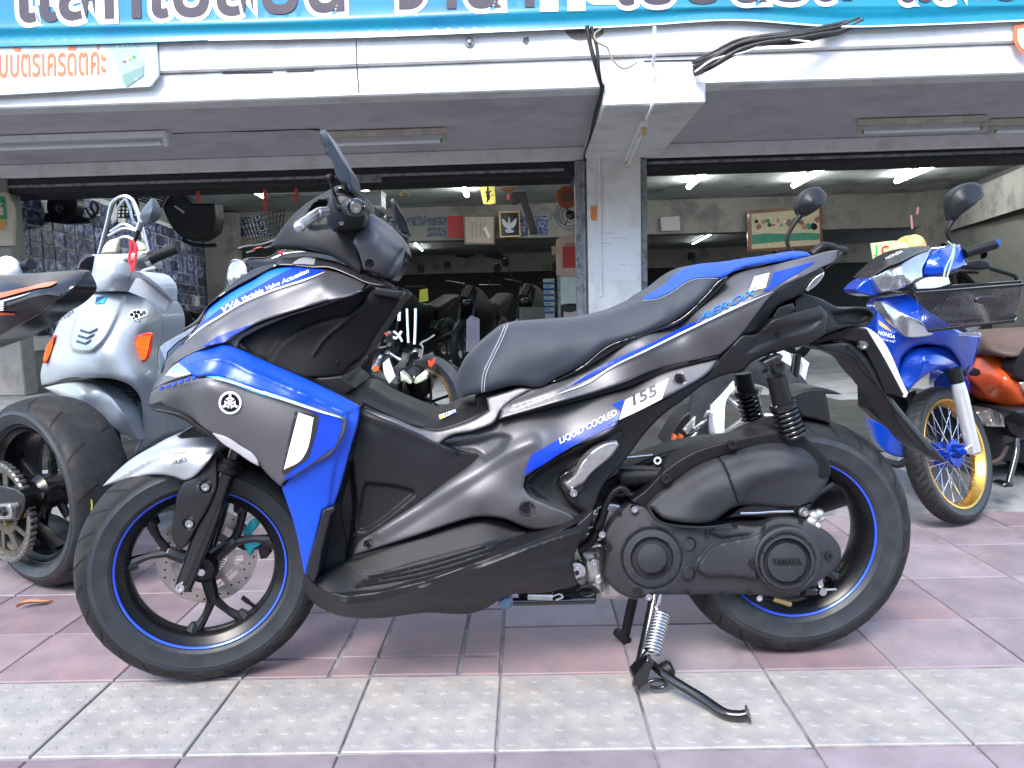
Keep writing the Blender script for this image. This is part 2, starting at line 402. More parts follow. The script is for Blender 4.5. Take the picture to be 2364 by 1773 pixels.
m_sand  = M('grey_metallic_dark', (.05, .048, .052), .35, .6, .05, 300)
m_deepblk = M('deep_black_plastic', (.004, .004, .0045), .5, 0, .15, 80, bump=.5, bs=1400, spec=.22)
m_slate = M('slate_satin', (.035, .05, .075), .32, .35, .05, 60)
m_gun2 = M('silver_grey_paint', (.42, .43, .45), .45, .75, .04, 500, coat=.1, crough=.3)
m_case = M('cast_black_case', (.024, .025, .03), .42, .1, .12, 90, bump=.5, bs=1500, spec=.5)
# ---------------------------------------------------------------- the blue and grey scooter in front
ga, gb = ground(470, 1561), ground(1836, 1491)
mid = (ga + gb) / 2; SY = math.atan2(gb.y - ga.y, gb.x - ga.x)
SF = Frame((mid.x, mid.y, 0), SY)
scoot = SF.empty('motor_scooter', 'large blue and gunmetal grey sport scooter in front, parked side-on on its centre stand', 'scooter')
def sp(name, pts, ctrl, mat, **kw):
    par = kw.pop('parent', scoot); return panel(name, pts, ctrl, mat, par, SF, **kw)
SP = SF.P
# wheels -------------------------------------------------------------------------------------
def tyre_geo(R0, w, Rb):
    """tyre section: bead radius Rb, crown radius R0, half width w -> sidewall part and tread part"""
    h = R0 - Rb
    side = [(Rb, w * .74), (Rb + h * .1, w * .87), (Rb + h * .12, w * .89), (Rb + h * .135, w * .885), (Rb + h * .3, w * .985), (Rb + h * .44, w), (Rb + h * .455, w * 1.012), (Rb + h * .47, w * .998), (Rb + h * .58, w * .96)]
    tread = [(Rb + h * .58, w * .965), (Rb + h * .60, w * .955)] + [(Rb + h * .6 + h * .4 * sin(a), w * .95 * cos(a)) for a in np.linspace(.12, pi / 2, 8)]
    tread = tread + [(r, -y) for r, y in tread[-2::-1]]
    return side, tread
def wheel(parent, c, n, R0, w, Rb, arms, hub=.035, name='wheel', tread_cuts=26, ring=m_ringb, rimmat=m_rim, split=.24, a_off=0, armw=.011):
    n = Vector(n).normalized(); c = Vector(c)
    side, tread = tyre_geo(R0, w, Rb)
    ty = mesh('tyre', *lathe_geo(tread, c, n, 96), m_rub2, parent, True, 60)
    sdw = MB(); sdw.add(*lathe_geo(side, c, n, 96)); sdw.add(*lathe_geo([(r, -y) for r, y in side], c, n, 96)); sdw.build('sidewall', m_rub, ty)
    cuts = MB(); V, F = [], []
    ux = Vector((0, 0, 1)); e2 = (ux - n * ux.dot(n)).normalized(); e1 = n.cross(e2) * -1
    def pt(a, r, y): return c + (e1 * cos(a) + e2 * sin(a)) * r + n * y
    h = R0 - Rb
    for k in range(tread_cuts):
        a = 2 * pi * k / tread_cuts
        for sgn in (1, -1):
            q = []
            for t in np.linspace(.02, 1.2, 6):
                rr = Rb + h * .6 + h * .4 * sin(t) + .0008; yy = w * .95 * cos(t) * sgn; da = (t - .1) * .16 * sgn
                q.append((a + da, rr, yy))
            nV = len(V)
            for (aa, rr, yy) in q: V += [pt(aa - .011, rr, yy), pt(aa + .011, rr, yy)]
            F += [(nV + 2 * i, nV + 2 * i + 1, nV + 2 * i + 3, nV + 2 * i + 2) for i in range(5)]
    g = mesh('tread_groove', V, F, m_deepblk, ty); g['kind'] = 'stuff'
    wr = w * .72
    rim = lathe('rim', [(Rb + .004, wr), (Rb + .007, wr + .004), (Rb - .002, wr + .003), (Rb - .007, wr - .004), (Rb - .02, wr - .012), (Rb - .028, wr * .4), (Rb - .03, 0), (Rb - .028, -wr * .4), (Rb - .02, -wr + .012), (Rb - .006, -wr), (Rb + .006, -wr - .003)], c, rimmat, parent, n, 96)
    if ring: lathe('rim_stripe', [(Rb - .0048, wr + .002), (Rb - .003, wr + .0045), (Rb - .0003, wr + .0058)], c, ring, rim, n, 96)
    hb = MB(); hb.add(*lathe_geo([(.008, w * .7), (hub * .7, w * .7), (hub, w * .5), (hub * .9, 0), (hub, -w * .5), (hub * .7, -w * .7), (.008, -w * .7)], c, n, 32)); hb.build('hub', rimmat, parent)
    for a in arms:
        sk = MB(); a = a + a_off
        fork = pt(a, Rb * .44, 0)
        sk.tube([pt(a, hub * .6, 0), fork, pt(a, Rb * .47, 0)], [armw * 1.7, armw * 1.35, armw], 8)
        for s in (-1, 1):
            sk.tube([fork, pt(a + s * split * .55, Rb * .66, 0), pt(a + s * split, Rb - .018, .0)], [armw * 1.05, armw * .8, armw * 1.25], 8)
            sk.tube([pt(a + s * split, Rb - .045, 0), pt(a + s * (split + .015), Rb - .018, 0)], [armw * .9, armw * 2], 8)
        sk.build('spoke', rimmat, parent)
    return pt
cfw = SP(456.5, 1318, .045); cfw.y = 0; FR = cfw.z
st = R(12); nF = Vector((sin(st), -cos(st), 0))
fw = tag(bpy.data.objects.new('front_wheel', None)); COL.objects.link(fw); fw.parent = scoot
rwz = SP(1845, 1245, .055); rwz.y = 0; RR = rwz.z
print('WHEELS', cfw, FR, rwz, RR, SY)
rw = tag(bpy.data.objects.new('rear_wheel', None)); COL.objects.link(rw); rw.parent = scoot
ptF = wheel(fw, cfw, nF, FR, .053, .186, [R(279), R(35), R(153)], split=.36)
ptR = wheel(rw, rwz, (0, -1, 0), RR, .068, .190, [R(-60), R(60), R(180)], ring=m_ringb)
# valve
MBv = MB(); a = R(-48); MBv.tube([ptF(a, .158, .0), ptF(a, .135, .004)], [.005, .004]); MBv.tube([ptF(a, .137, .004), ptF(a, .118, .006)], [.006, .0055]); MBv.build('valve_stem', m_blk, fw)
# front brake disc with slots, on the far side
dc = cfw - nF * .062
dV, dF = [], []; NS = 120
def discpt(a, r, y):
    e1 = Vector((cos(st), sin(st), 0)); return dc + (e1 * cos(a) + Vector((0, 0, 1)) * sin(a)) * r + nF * y
disc = MB()
for (ra, rb_) in ((.083, .115),):
    disc.add(*lathe_geo([(ra, .002), (rb_, .002), (rb_, -.002), (ra, -.002)], dc, nF, 96, closed=True))
disc.add(*lathe_geo([(.045, .002), (.064, .002), (.064, -.002), (.045, -.002)], dc, nF, 64, closed=True))
for k in range(12):
    a = 2 * pi * k / 12; q = [discpt(a - .1, .062, .002), discpt(a + .1, .062, .002), discpt(a + .07, .085, .002), discpt(a - .07, .085, .002)]
    q += [p + nF * -.004 for p in q]; disc.add(q, [(0, 1, 2, 3), (7, 6, 5, 4), (0, 4, 5, 1), (1, 5, 6, 2), (2, 6, 7, 3), (3, 7, 4, 0)])
dsk = disc.build('brake_disc', m_disc, fw)
hl = MB()
for k in range(36):
    a = 2 * pi * k / 36 + .05; r = (.092, .099, .106)[k % 3]; hl.add(*lathe_geo([(0, .0026), (.0026, .0026)], discpt(a, r, 0), nF, 8))
hl.build('disc_hole', m_blk, dsk)['kind'] = 'stuff'
ab = MB()
for k in range(40):
    a = 2 * pi * k / 40; ab.tube([discpt(a, .033, .01), discpt(a, .042, .01)], .0016, 4)
ab.build('sensor_ring', m_steel, fw)
CF_ = Frame(SF.o + SF.V * -.072, SY)
panel('brake_caliper', Z('A', (915, 845), (935, 790), (960, 778), (985, 795), (970, 825), (925, 850), (940, 872), (985, 875), (992, 900), (1040, 905), (1055, 935), (1020, 965), (975, 930), (950, 962), (935, 935), (905, 880)), .012, m_teal, scoot, SF, .003, core=-.09, g=7) if False else None
cal, _ = panel('brake_caliper', Z('A', (912, 850), (935, 790), (962, 778), (986, 797), (968, 828), (925, 852), (945, 872), (985, 874), (994, 905), (960, 925), (945, 962), (930, 935), (903, 880)), -.045, m_teal, scoot, SF, .003, core=-.08, g=6)
panel('caliper_body', Z('A', (870, 905), (920, 900), (1040, 905), (1058, 935), (1030, 970), (1000, 975), (985, 925), (900, 925)), -.06, m_rim, scoot, SF, .004, core=-.1, g=6)
# fork
fk = MB(); top = SP(*Z('A', (868, 420))[0], .07); bot = SP(*Z('A', (612, 1098))[0], .062)
midp = SP(*Z('A', (830, 530))[0], .068)
tube('fork_tube', [SP(*Z('A', (905, 330))[0], .068), midp], .017, m_gloss, scoot, 14)
lathe('fork_collar', [(.0, .0), (.026, 0), (.027, .012), (.022, .018), (.022, .03), (.0, .03)], midp + (top - midp).normalized() * .004, m_blk, scoot, (top - midp), 24)
tube('fork_leg', [midp, midp.lerp(bot, .5), bot + (bot - midp).normalized() * .012], [.022, .0225, .019], m_gloss, scoot, 16)
tube('fork_tube', [SP(*Z('A', (905, 330))[0], -.068), bot * 1 + Vector((0, .125, 0))], .019, m_gloss, scoot, 12)
bolt('axle_nut', bot + Vector((0, -.019, 0)), m_steel, scoot, .011, .012)
lathe('axle', [(.0, .06), (.008, .06), (.008, -.06), (0, -.06)], cfw, m_steel, fw, nF, 12)
# front mudguard, strut cover
sp('front_mudguard', Z('A', (192, 602), (232, 558), (330, 470), (450, 398), (555, 345), (600, 336), (740, 332), (785, 352), (803, 378), (762, 440), (702, 512), (645, 562), (612, 572), (560, 556), (500, 545), (430, 546), (330, 570), (245, 590)),
   Z('A', (195, 600, .03), (330, 480, .045), (450, 410, .05), (600, 350, .05), (760, 350, .05), (300, 565, .055), (430, 540, .075), (600, 560, .09), (500, 470, .085), (650, 450, .092), (760, 420, .09)), m_gun2, edge=.006, mirror=True,
   feats=[('ridge', Z('A', (215, 590), (330, 520), (480, 440), (700, 400), (790, 385)), 14, .006)])
sp('mudguard_fin', Z('A', (572, 345), (600, 322), (668, 284), (700, 300), (745, 330), (700, 355), (640, 365), (590, 362)), .055, m_gloss, edge=.004, mirror=True, feats=[])
_, SFx = sp('strut_cover', Z('A', (775, 432), (778, 520), (776, 605), (742, 690), (684, 790), (605, 918), (580, 938), (550, 860), (560, 720), (582, 625), (612, 578), (650, 560), (705, 512)),
   Z('A', (770, 440, .085), (610, 580, .088), (560, 740, .08), (560, 880, .078), (680, 640, .098), (740, 600, .094), (600, 900, .08)), m_char, edge=.005, core=.05, mirror=True,
   feats=[('disc', *Z('A', (720, 605))[0], [(0, -.006), (13, -.006), (17, .0)]), ('disc', *Z('A', (636, 793))[0], [(0, -.006), (13, -.006), (17, .0)])])
for q in ((722, 604), (640, 790)): bolt('strut_bolt', SFx.pts(Z('A', q), .0)[0], m_steel, scoot, .0095, .008)
text_px('mudguard_lettering', 'ABS', *Z('A', (545, 494))[0], 16, o_S['front_mudguard'], m_sand, scoot, ang=14, shear=.4, xs=1.3)
# front body: bottom layers first ----------------------------------------------------------------
sp('leg_shield_core', Z('B', (330, 900), (700, 780), (1300, 600), (1560, 1000), (1600, 1240), (1300, 1560), (1100, 1600), (700, 1250)), .1, m_blk, edge=.01, mirror=True, g=14)
# blue surround
sp('blue_fairing', Z('B', (345, 905), (420, 860), (560, 800), (640, 775), (685, 775), (800, 810), (930, 870), (1260, 1015), (1600, 1180), (1660, 1213)) + Z('L', (502, 245), (492, 330), (450, 480), (402, 660), (365, 790), (332, 880), (262, 905), (238, 1005), (160, 1318), (148, 1318), (80, 1000), (2, 765)) + Z('A', (1120, 590)) + Z('L', (60, 690), (195, 600), (330, 510), (392, 400), (400, 335)) + Z('B', (1545, 1318), (1300, 1232), (1100, 1163), (900, 1098), (700, 1035), (560, 1005), (490, 1012), (430, 975), (405, 945)),
   Z('B', (345, 905, .16), (560, 800, .165), (685, 775, .168), (930, 870, .172), (1260, 1015, .178), (1600, 1180, .183), (430, 925, .195), (560, 885, .203), (640, 880, .206), (900, 985, .212), (1250, 1135, .217), (1580, 1280, .215), (700, 1000, .212), (1200, 1250, .214)) + Z('L', (495, 260, .19), (410, 400, .214), (330, 870, .196), (250, 700, .21), (150, 1000, .208), (160, 1310, .2), (50, 780, .21), (100, 1000, .2)),
   m_blue, edge=.005, core=.10, mirror=True, wallmat=m_blk, feats=[('ridge', Z('B', (425, 915), (520, 890), (640, 878), (900, 982), (1250, 1132), (1560, 1272)), 9, .004), ('step', Z('L', (420, 290), (520, 240), (520, 500), (340, 900), (300, 900), (360, 560), (425, 400)), -.006, 6)])
sp('leg_shield_liner', Z('B', (700, 800), (930, 880), (1260, 1022), (1590, 1185), (1645, 1235)) + Z('L', (488, 330), (440, 500), (390, 690), (340, 880), (255, 1000), (150, 1250), (60, 900), (0, 600)), .150, m_blkt, edge=.004, core=.02, mirror=True, g=14)
# turn signal
sp('turn_signal', Z('B', (188, 1095), (250, 1000), (318, 930), (350, 908), (412, 937), (465, 992), (400, 1010), (300, 1040), (230, 1070)), Z('B', (190, 1090, .11), (350, 910, .165), (465, 990, .196), (300, 1000, .172)), m_clear, edge=.004, core=.1, mirror=True, g=6)
# wing panel with badge
WING = Z('B', (137, 1195), (160, 1120), (215, 1082), (300, 1045), (400, 1020), (500, 992), (560, 986), (700, 1015), (900, 1078), (1100, 1143), (1300, 1213), (1500, 1275), (1562, 1300), (1580, 1335)) + Z('L', (408, 400), (378, 470), (345, 525), (200, 622), (100, 685), (5, 742)) + Z('A', (1105, 606), (1085, 590), (1000, 500), (985, 478), (960, 441), (900, 402), (820, 352), (750, 332), (690, 292), (640, 254), (590, 228), (500, 210), (445, 200))
_, SW = sp('wing_panel', WING, Z('B', (140, 1190, .10), (220, 1085, .13), (400, 1025, .19), (560, 990, .205), (900, 1085, .215), (1500, 1280, .221), (200, 1200, .125), (330, 1230, .16), (300, 1120, .165), (450, 1150, .2), (560, 1060, .224), (700, 1190, .226), (430, 1290, .188), (600, 1410, .214), (900, 1560, .222), (1100, 1400, .228)) + Z('A', (1100, 600, .222)) + Z('L', (345, 525, .226)),
   m_gun, g=6, edge=.006, core=.12, mirror=True, feats=[('ridge', Z('B', (300, 1075), (430, 1050), (560, 1020), (760, 1055), (1000, 1135), (1300, 1235), (1545, 1318)), 10, .003)])
# under-lip of wing
sp('wing_underside', Z('A', (420, 190), (445, 204), (500, 212), (590, 232), (640, 258), (690, 297), (770, 345), (880, 405), (950, 450), (985, 500), (960, 482), (870, 425), (780, 372), (700, 330), (600, 262), (520, 232), (450, 215)), .2, m_char, edge=.003, core=.02, mirror=True, g=7)
sp('air_lip', Z('A', (752, 333), (820, 350), (900, 400), (962, 440), (986, 475), (988, 500), (950, 480), (880, 432), (800, 380)), .226, M('pale_grey_plastic', (.35, .34, .36), .4), edge=.003, core=.18, g=7)
decal('blue_graphic', Z('B', (1250, 1225), (1375, 1275), (1500, 1300), (1548, 1330), (1545, 1380), (1525, 1450), (1495, 1520), (1460, 1580)) + Z('L', (330, 505), (205, 598), (100, 668), (30, 712), (15, 700), (140, 590), (235, 300)), SW, m_dblue, scoot)
decal('grey_graphic', Z('L', (85, 275), (240, 300), (238, 330), (175, 570), (140, 600), (10, 680), (2, 655)), SW, m_sand, scoot, .002)
decal('white_graphic', Z('L', (108, 283), (205, 316), (150, 548), (130, 580), (14, 648)), SW, m_white, scoot, .003)
decal('white_pinstripe', Z('B', (520, 1002), (560, 996), (720, 1030), (900, 1088), (1150, 1170), (1350, 1240), (1530, 1300), (1535, 1312), (1400, 1275), (1150, 1195), (900, 1120), (760, 1068), (640, 1030)), SW, m_cyan, scoot, .002)
stripe('white_pinstripe', Z('B', (600, 1018), (760, 1055), (960, 1122), (1200, 1203), (1400, 1268), (1530, 1305)), 4, SW, m_white, scoot, .003, True)
for k in range(6):
    x = 215 + k * 48; y = 1098 - k * 16.5
    decal('blue_graphic', Z('B', (x, y - 6 - k * 2), (x + 30, y - 18 - k * 2), (x + 22, y + 2 + k), (x - 6, y + 12 + k)), SW, m_dblue, scoot, .002)
# round badge: three crossed tuning forks in a ring
bx, by = Z('B', (730, 1200))[0]; br = 26.5
def circ(cx, cy, r, n=40): return [(cx + r * cos(2 * pi * k / n), cy + r * sin(2 * pi * k / n)) for k in range(n)]
bd = decal('badge', circ(bx, by, br), SW, m_white, scoot, .002, 6); decal('badge_field', circ(bx, by, br * .8), SW, m_gloss, bd, .0028, 6)
for k in range(3):
    a = pi / 2 + 2 * pi * k / 3 + pi
    def bp(r, s): return (bx + cos(a) * r + sin(a) * s, by + sin(a) * r * 1 - cos(a) * s)
    stripe('badge_fork', [bp(-13, 3.2), bp(10, 3.2)], 2.6, SW, m_white, bd, .0036); stripe('badge_fork', [bp(-13, -3.2), bp(10, -3.2)], 2.6, SW, m_white, bd, .0036)
    stripe('badge_fork', [bp(10, 0), bp(19.5, 0)], 5.5, SW, m_white, bd, .0036); stripe('badge_fork', [bp(8, 4.6), bp(12, 4.6)], 3, SW, m_white, bd, .0036); stripe('badge_fork', [bp(8, -4.6), bp(12, -4.6)], 3, SW, m_white, bd, .0036)
# upper cowl
COWL = Z('B', (160, 1112), (220, 992), (250, 912), (310, 842), (360, 790), (430, 717), (520, 602), (555, 512), (700, 402), (900, 290), (1060, 200), (1130, 195), (1330, 214), (1440, 216), (1600, 272), (1730, 330), (1692, 372), (1400, 470), (1100, 560), (950, 610), (800, 690), (690, 765), (640, 773), (560, 796), (430, 850), (340, 905), (262, 990), (190, 1088))
_, SC = sp('front_cowl', COWL, Z('B', (165, 1105, .10), (250, 915, .075), (430, 720, .07), (555, 515, .06), (900, 295, .06), (1130, 198, .065), (1440, 220, .08), (1720, 335, .11), (340, 900, .16), (430, 845, .165), (690, 760, .17), (950, 605, .172), (1400, 465, .165), (1690, 370, .14), (500, 700, .14), (800, 570, .15), (1100, 420, .152), (1400, 330, .15), (300, 870, .12), (600, 600, .125), (1000, 330, .115)),
   m_gun, g=6, edge=.006, mirror=True, feats=[('ridge', Z('B', (300, 900), (450, 745), (640, 590), (820, 490), (1100, 375), (1420, 255)), 13, .005)])
decal('blue_graphic', Z('B', (312, 848), (362, 797), (434, 722), (526, 605), (565, 520), (710, 410), (905, 300), (1062, 210), (1130, 205), (1330, 224), (1425, 230), (1320, 278), (1000, 386), (800, 470), (660, 556), (500, 660), (420, 735)), SC, m_dblue, scoot, .0015)
decal('blue_highlight', Z('B', (575, 520), (712, 415), (900, 310), (1060, 222), (1180, 218), (1060, 280), (900, 370), (760, 450), (640, 530), (540, 605)), SC, M('painted_highlight_blue', (.015, .16, .42), .3, 0, .1, 40), scoot, .0022)  # lighter blue over the graphic: a highlight put into the colour
stripe('white_pinstripe', Z('B', (400, 760), (500, 668), (660, 566), (800, 480), (1000, 394), (1320, 286), (1420, 245)), 4, SC, m_white, scoot, .0028, True)
text_px('cowl_lettering', 'VVA', *Z('B', (668, 548))[0], 17, SC, m_white, scoot, ang=29, width=44, shear=.35, offset=.03, lift=.003)
text_px('cowl_lettering', 'Variable Valve Actuation', *Z('B', (812, 462))[0], 14.5, SC, m_white, scoot, ang=23.3, width=168, shear=.3, offset=.012, lift=.003)
decal('blue_graphic', Z('B', (530, 790), (640, 715), (780, 665), (900, 625), (860, 650), (740, 715), (690, 755), (640, 766)), SC, m_dblue, scoot, .0015)
# headlight glass and nose
sp('headlight', Z('B', (200, 850), (218, 790), (300, 735), (400, 680), (520, 602), (430, 718), (360, 792), (310, 842), (262, 905), (225, 985), (205, 930)), Z('B', (205, 860, .05), (400, 690, .075), (515, 605, .07), (260, 900, .085), (430, 715, .09)), m_gloss, edge=.004, mirror=True, g=7)
decal('headlight_rim', Z('B', (218, 795), (300, 738), (400, 685), (500, 622), (440, 690), (340, 760), (270, 830), (262, 890), (240, 850)), o_S['headlight'], M('smoked_lens', (.16, .18, .22), .08, .3, .3, 50, coat=.6), scoot, .002)
# screen and dash surround
sp('windscreen', Z('B', (370, 672), (480, 600), (550, 512), (640, 420), (700, 366), (830, 268), (950, 213), (1062, 188), (1068, 202), (900, 290), (700, 402), (556, 512), (520, 602), (430, 660)), Z('B', (370, 670, .05), (700, 380, .07), (1060, 195, .08), (555, 510, .08)), m_gloss, edge=.003, mirror=True, g=7)
sp('dash_surround', Z('B', (1062, 196), (1108, 150), (1190, 140), (1285, 131), (1362, 140), (1540, 182), (1700, 245), (1862, 330), (1850, 350), (1730, 326), (1600, 268), (1440, 212), (1330, 212), (1130, 194)), Z('B', (1070, 195, .085), (1285, 135, .06), (1540, 185, .08), (1860, 335, .12), (1440, 212, .1), (1730, 326, .12)), m_sand, edge=.004, mirror=True, g=7)
decal('dash_trim', Z('B', (1180, 190), (1200, 170), (1290, 136), (1355, 144), (1342, 194), (1250, 188)), o_S['dash_surround'], M('grey_satin_trim', (.3, .31, .34), .35, .3), scoot, .002)
# inner black panels
_, SI = sp('knee_panel', Z('B', (778, 792), (800, 742), (870, 692), (1100, 585), (1400, 484), (1690, 384), (1740, 335), (1800, 346), (1990, 382), (1996, 402), (1900, 560), (1800, 702), (1702, 860), (1600, 940), (1562, 1000), (1420, 1015), (1285, 1016), (930, 870)), Z('B', (790, 780, .155), (1100, 590, .15), (1690, 390, .13), (1990, 390, .10), (1800, 700, .10), (1560, 1000, .11), (930, 860, .165), (1280, 1010, .15), (1200, 780, .135), (1500, 650, .125), (1750, 450, .125)), m_deepblk, edge=.005, mirror=True, core=.0,
   feats=[('step', Z('B', (800, 745), (1100, 600), (1700, 395), (1780, 370), (1680, 500), (1300, 640), (1090, 770), (1010, 885), (930, 860)), -.014, 8), ('ridge', Z('B', (1790, 360), (1600, 580), (1400, 760), (1340, 850)), 6, .004)])
sp('knee_panel_lip', Z('B', (684, 765), (800, 690), (950, 622), (1400, 478), (1692, 376), (1690, 386), (1400, 492), (1100, 592), (870, 700), (805, 742), (788, 770), (784, 800), (720, 778)), .158, m_gun, edge=.002, core=.06, mirror=True, g=6)
sp('glove_box', Z('B', (1790, 352), (1870, 368), (1990, 384), (1994, 404), (1960, 440), (1780, 415)), .128, m_char, edge=.004, core=.06, mirror=True, g=6)
sp('dash_lower', Z('B', (1600, 940), (1562, 1000), (1420, 1015), (1285, 1016)) + Z('L', (200, 120), (330, 160), (410, 165), (468, 125), (440, 92), (400, 62), (392, 42)), .135, m_blk, edge=.004, mirror=True, g=8)
# floor tunnel and leg panel ---------------------------------------------------------------------
sp('tunnel_cover', Z('L', (400, 160), (468, 124), (512, 112), (700, 192), (980, 308), (1010, 320), (1110, 255), (1200, 235), (1300, 240), (1330, 265), (1250, 312), (1100, 372), (985, 398), (900, 386), (700, 312), (500, 245)), Z('L', (500, 115, .09), (980, 310, .09), (1110, 255, .08), (1300, 240, .1), (500, 240, .13), (900, 380, .132), (1250, 310, .13)), m_blk, edge=.006, mirror=True)
decal('tunnel_sky_sheen', Z('L', (412, 162), (470, 156), (600, 212), (760, 292), (915, 362), (905, 374), (860, 366), (700, 302), (520, 218)), o_S['tunnel_cover'], m_char, scoot, .004)  # lighter strip stands in for sky reflected on the tunnel top
ts = decal('service_sticker', Z('L', (1003, 300), (1108, 262), (1114, 280), (1012, 326)), o_S['tunnel_cover'], m_white, scoot, .004)
decal('sticker_print', Z('L', (1005, 301), (1026, 294), (1034, 315), (1012, 323)), o_S['tunnel_cover'], M('orange_print', (.8, .35, .05), .4), ts, .005)
for k in range(5):
    x = 1040 + k * 14; y = 288 - k * 5; decal('sticker_print', Z('L', (x, y), (x + 8, y - 3), (x + 13, y + 14), (x + 5, y + 18)), o_S['tunnel_cover'], m_dblue, ts, .005)
_, SLg = sp('leg_panel', Z('L', (500, 262), (700, 340), (900, 420), (1000, 470), (1110, 520), (1262, 548), (1268, 562), (1190, 636), (1040, 745), (900, 846), (600, 1042), (482, 1130), (456, 1195), (420, 1236), (300, 1320), (225, 1385), (200, 1350), (240, 1000), (262, 905), (332, 882), (370, 780), (450, 480), (490, 330)),
   Z('L', (505, 270, .15), (900, 420, .14), (1260, 550, .13), (1000, 560, .142), (600, 400, .158), (450, 600, .155), (800, 700, .14), (600, 1030, .13), (460, 1190, .12), (400, 1000, .125), (350, 1150, .12), (250, 1000, .16), (230, 1370, .14)), m_char, edge=.004, core=.05,
   mirror=True, feats=[('step', Z('L', (545, 732), (800, 770), (842, 785), (845, 805), (720, 910), (600, 1000), (520, 1035), (490, 1035), (482, 1010), (505, 880), (525, 770)), -.012, 6), ('ridge', Z('L', (505, 290), (700, 365), (900, 450), (1080, 530)), 16, .004), ('step', Z('L', (340, 890), (440, 600), (470, 900), (430, 1230), (250, 1340), (300, 1000)), -.02, 8)])
sp('kick_edge', Z('L', (262, 903), (335, 880), (342, 905), (322, 925), (300, 1000), (262, 1150), (225, 1330), (205, 1372), (160, 1330), (160, 1310), (238, 1005)), .205, m_char, edge=.004, core=.1, mirror=True, g=6)
# footboard: sunken floor, rim and skirt
_, SFl = sp('footboard', Z('L', (405, 1240), (455, 1195), (700, 1115), (880, 1062), (1100, 988), (1200, 966), (1290, 960), (1450, 985), (1610, 1055), (1760, 1030), (1890, 985), (1700, 1085), (1300, 1235), (900, 1372), (560, 1452), (400, 1460), (240, 1412), (200, 1350), (300, 1300)),
   Z('L', (405, 1240, .13), (700, 1115, .135), (1100, 988, .14), (1290, 960, .142), (1610, 1055, .15), (600, 1300, .17), (900, 1230, .172), (1300, 1110, .175), (1700, 1060, .19), (300, 1350, .18), (560, 1450, .208), (900, 1370, .21), (1300, 1235, .21), (240, 1410, .2)), m_blkt, edge=.003, core=.1, mirror=True,
   feats=[('step', Z('L', (430, 1235), (880, 1085), (1280, 980), (1560, 1050), (1300, 1120), (900, 1225), (560, 1305), (530, 1305)), .004, 5), ('ridge', Z('L', (560, 1335), (900, 1258), (1300, 1140), (1500, 1080)), 4, .004), ('ridge', Z('L', (520, 1365), (900, 1290), (1300, 1170), (1560, 1080)), 4, .004), ('ridge', Z('L', (480, 1395), (900, 1322), (1300, 1200), (1620, 1080)), 4, .004)])
sp('footboard_skirt', Z('L', (205, 1375), (300, 1425), (400, 1447), (560, 1437), (900, 1357), (1300, 1217), (1700, 1067), (1880, 1000), (1990, 905), (1986, 950), (1905, 1110), (1862, 1235), (1890, 1385), (1700, 1428), (1400, 1470), (1345, 1510), (1270, 1548), (900, 1562), (600, 1597), (420, 1592), (250, 1530), (205, 1500), (160, 1440), (146, 1345), (165, 1325)),
   Z('L', (200, 1380, .205), (400, 1450, .22), (560, 1440, .222), (900, 1360, .222), (1300, 1220, .22), (1700, 1070, .212), (1980, 915, .19), (160, 1400, .18), (400, 1500, .224), (900, 1410, .226), (1300, 1270, .224), (1800, 1080, .21), (250, 1530, .15), (600, 1590, .14), (1000, 1550, .13), (1300, 1535, .12), (1000, 1470, .185), (1500, 1380, .19), (1500, 1440, .14), (1880, 1380, .16), (1860, 1240, .17), (600, 1530, .19)), m_char, edge=.006, core=.02, mirror=True,
   feats=[('ridge', Z('L', (250, 1462), (400, 1497), (600, 1486), (900, 1402), (1300, 1262), (1700, 1112), (1900, 1052)), 7, .004), ('ridge', Z('L', (1080, 1500), (1300, 1460), (1500, 1385), (1650, 1300), (1830, 1260)), 26, .01)])
# side panels
SIDE = Z('L', (1000, 485), (1060, 440), (1240, 395), (1360, 342), (1700, 250), (2212, 118)) + Z('E', (400, 987), (720, 892), (812, 866), (826, 882), (740, 985), (560, 1097), (400, 1182), (200, 1282), (92, 1332)) + Z('L', (2140, 362), (1860, 502), (1600, 662), (1558, 695), (1545, 758), (1570, 800), (1700, 872), (1878, 966), (1888, 982), (1790, 1010), (1690, 1028), (1600, 1026), (1400, 956), (1250, 948), (1100, 987), (880, 1062), (600, 1152), (462, 1196), (456, 1185), (482, 1122), (600, 1040), (900, 842), (1040, 742), (1190, 634), (1266, 560), (1240, 548), (1110, 522), (1030, 500))
_, SS = sp('side_panel', SIDE, Z('L', (1010, 485, .132), (1360, 345, .118), (1700, 260, .112), (2200, 125, .112), (1450, 420, .158), (1700, 420, .168), (1265, 560, .14), (900, 845, .14), (600, 1042, .135), (470, 1180, .13), (700, 1080, .15), (1000, 950, .165), (1250, 850, .182), (1500, 600, .185), (1300, 940, .17), (1550, 760, .18), (1500, 900, .186), (1880, 975, .17), (1700, 950, .18), (1600, 1020, .165), (1800, 480, .17)) + Z('E', (100, 1250, .168), (400, 1080, .15), (600, 1000, .14), (815, 875, .125), (400, 1180, .158)), m_gun, g=6, edge=.006, mirror=True, core=.02,
   feats=[('step', Z('L', (1025, 492), (1240, 462), (1430, 434), (1448, 442), (1395, 520), (1300, 580), (1262, 548), (1110, 520)), -.022, 9), ('ridge', Z('L', (620, 1050), (900, 880), (1200, 690), (1420, 550), (1600, 470)), 26, .008), ('disc', *Z('L', (1568, 905))[0], [(0, -.012), (15, -.012), (18, 0)]), ('disc', *Z('L', (552, 1125))[0], [(0, -.008), (9, -.008), (11, 0)]), ('disc', *Z('E', (535, 1028))[0], [(0, -.008), (10, -.008), (13, 0)])])
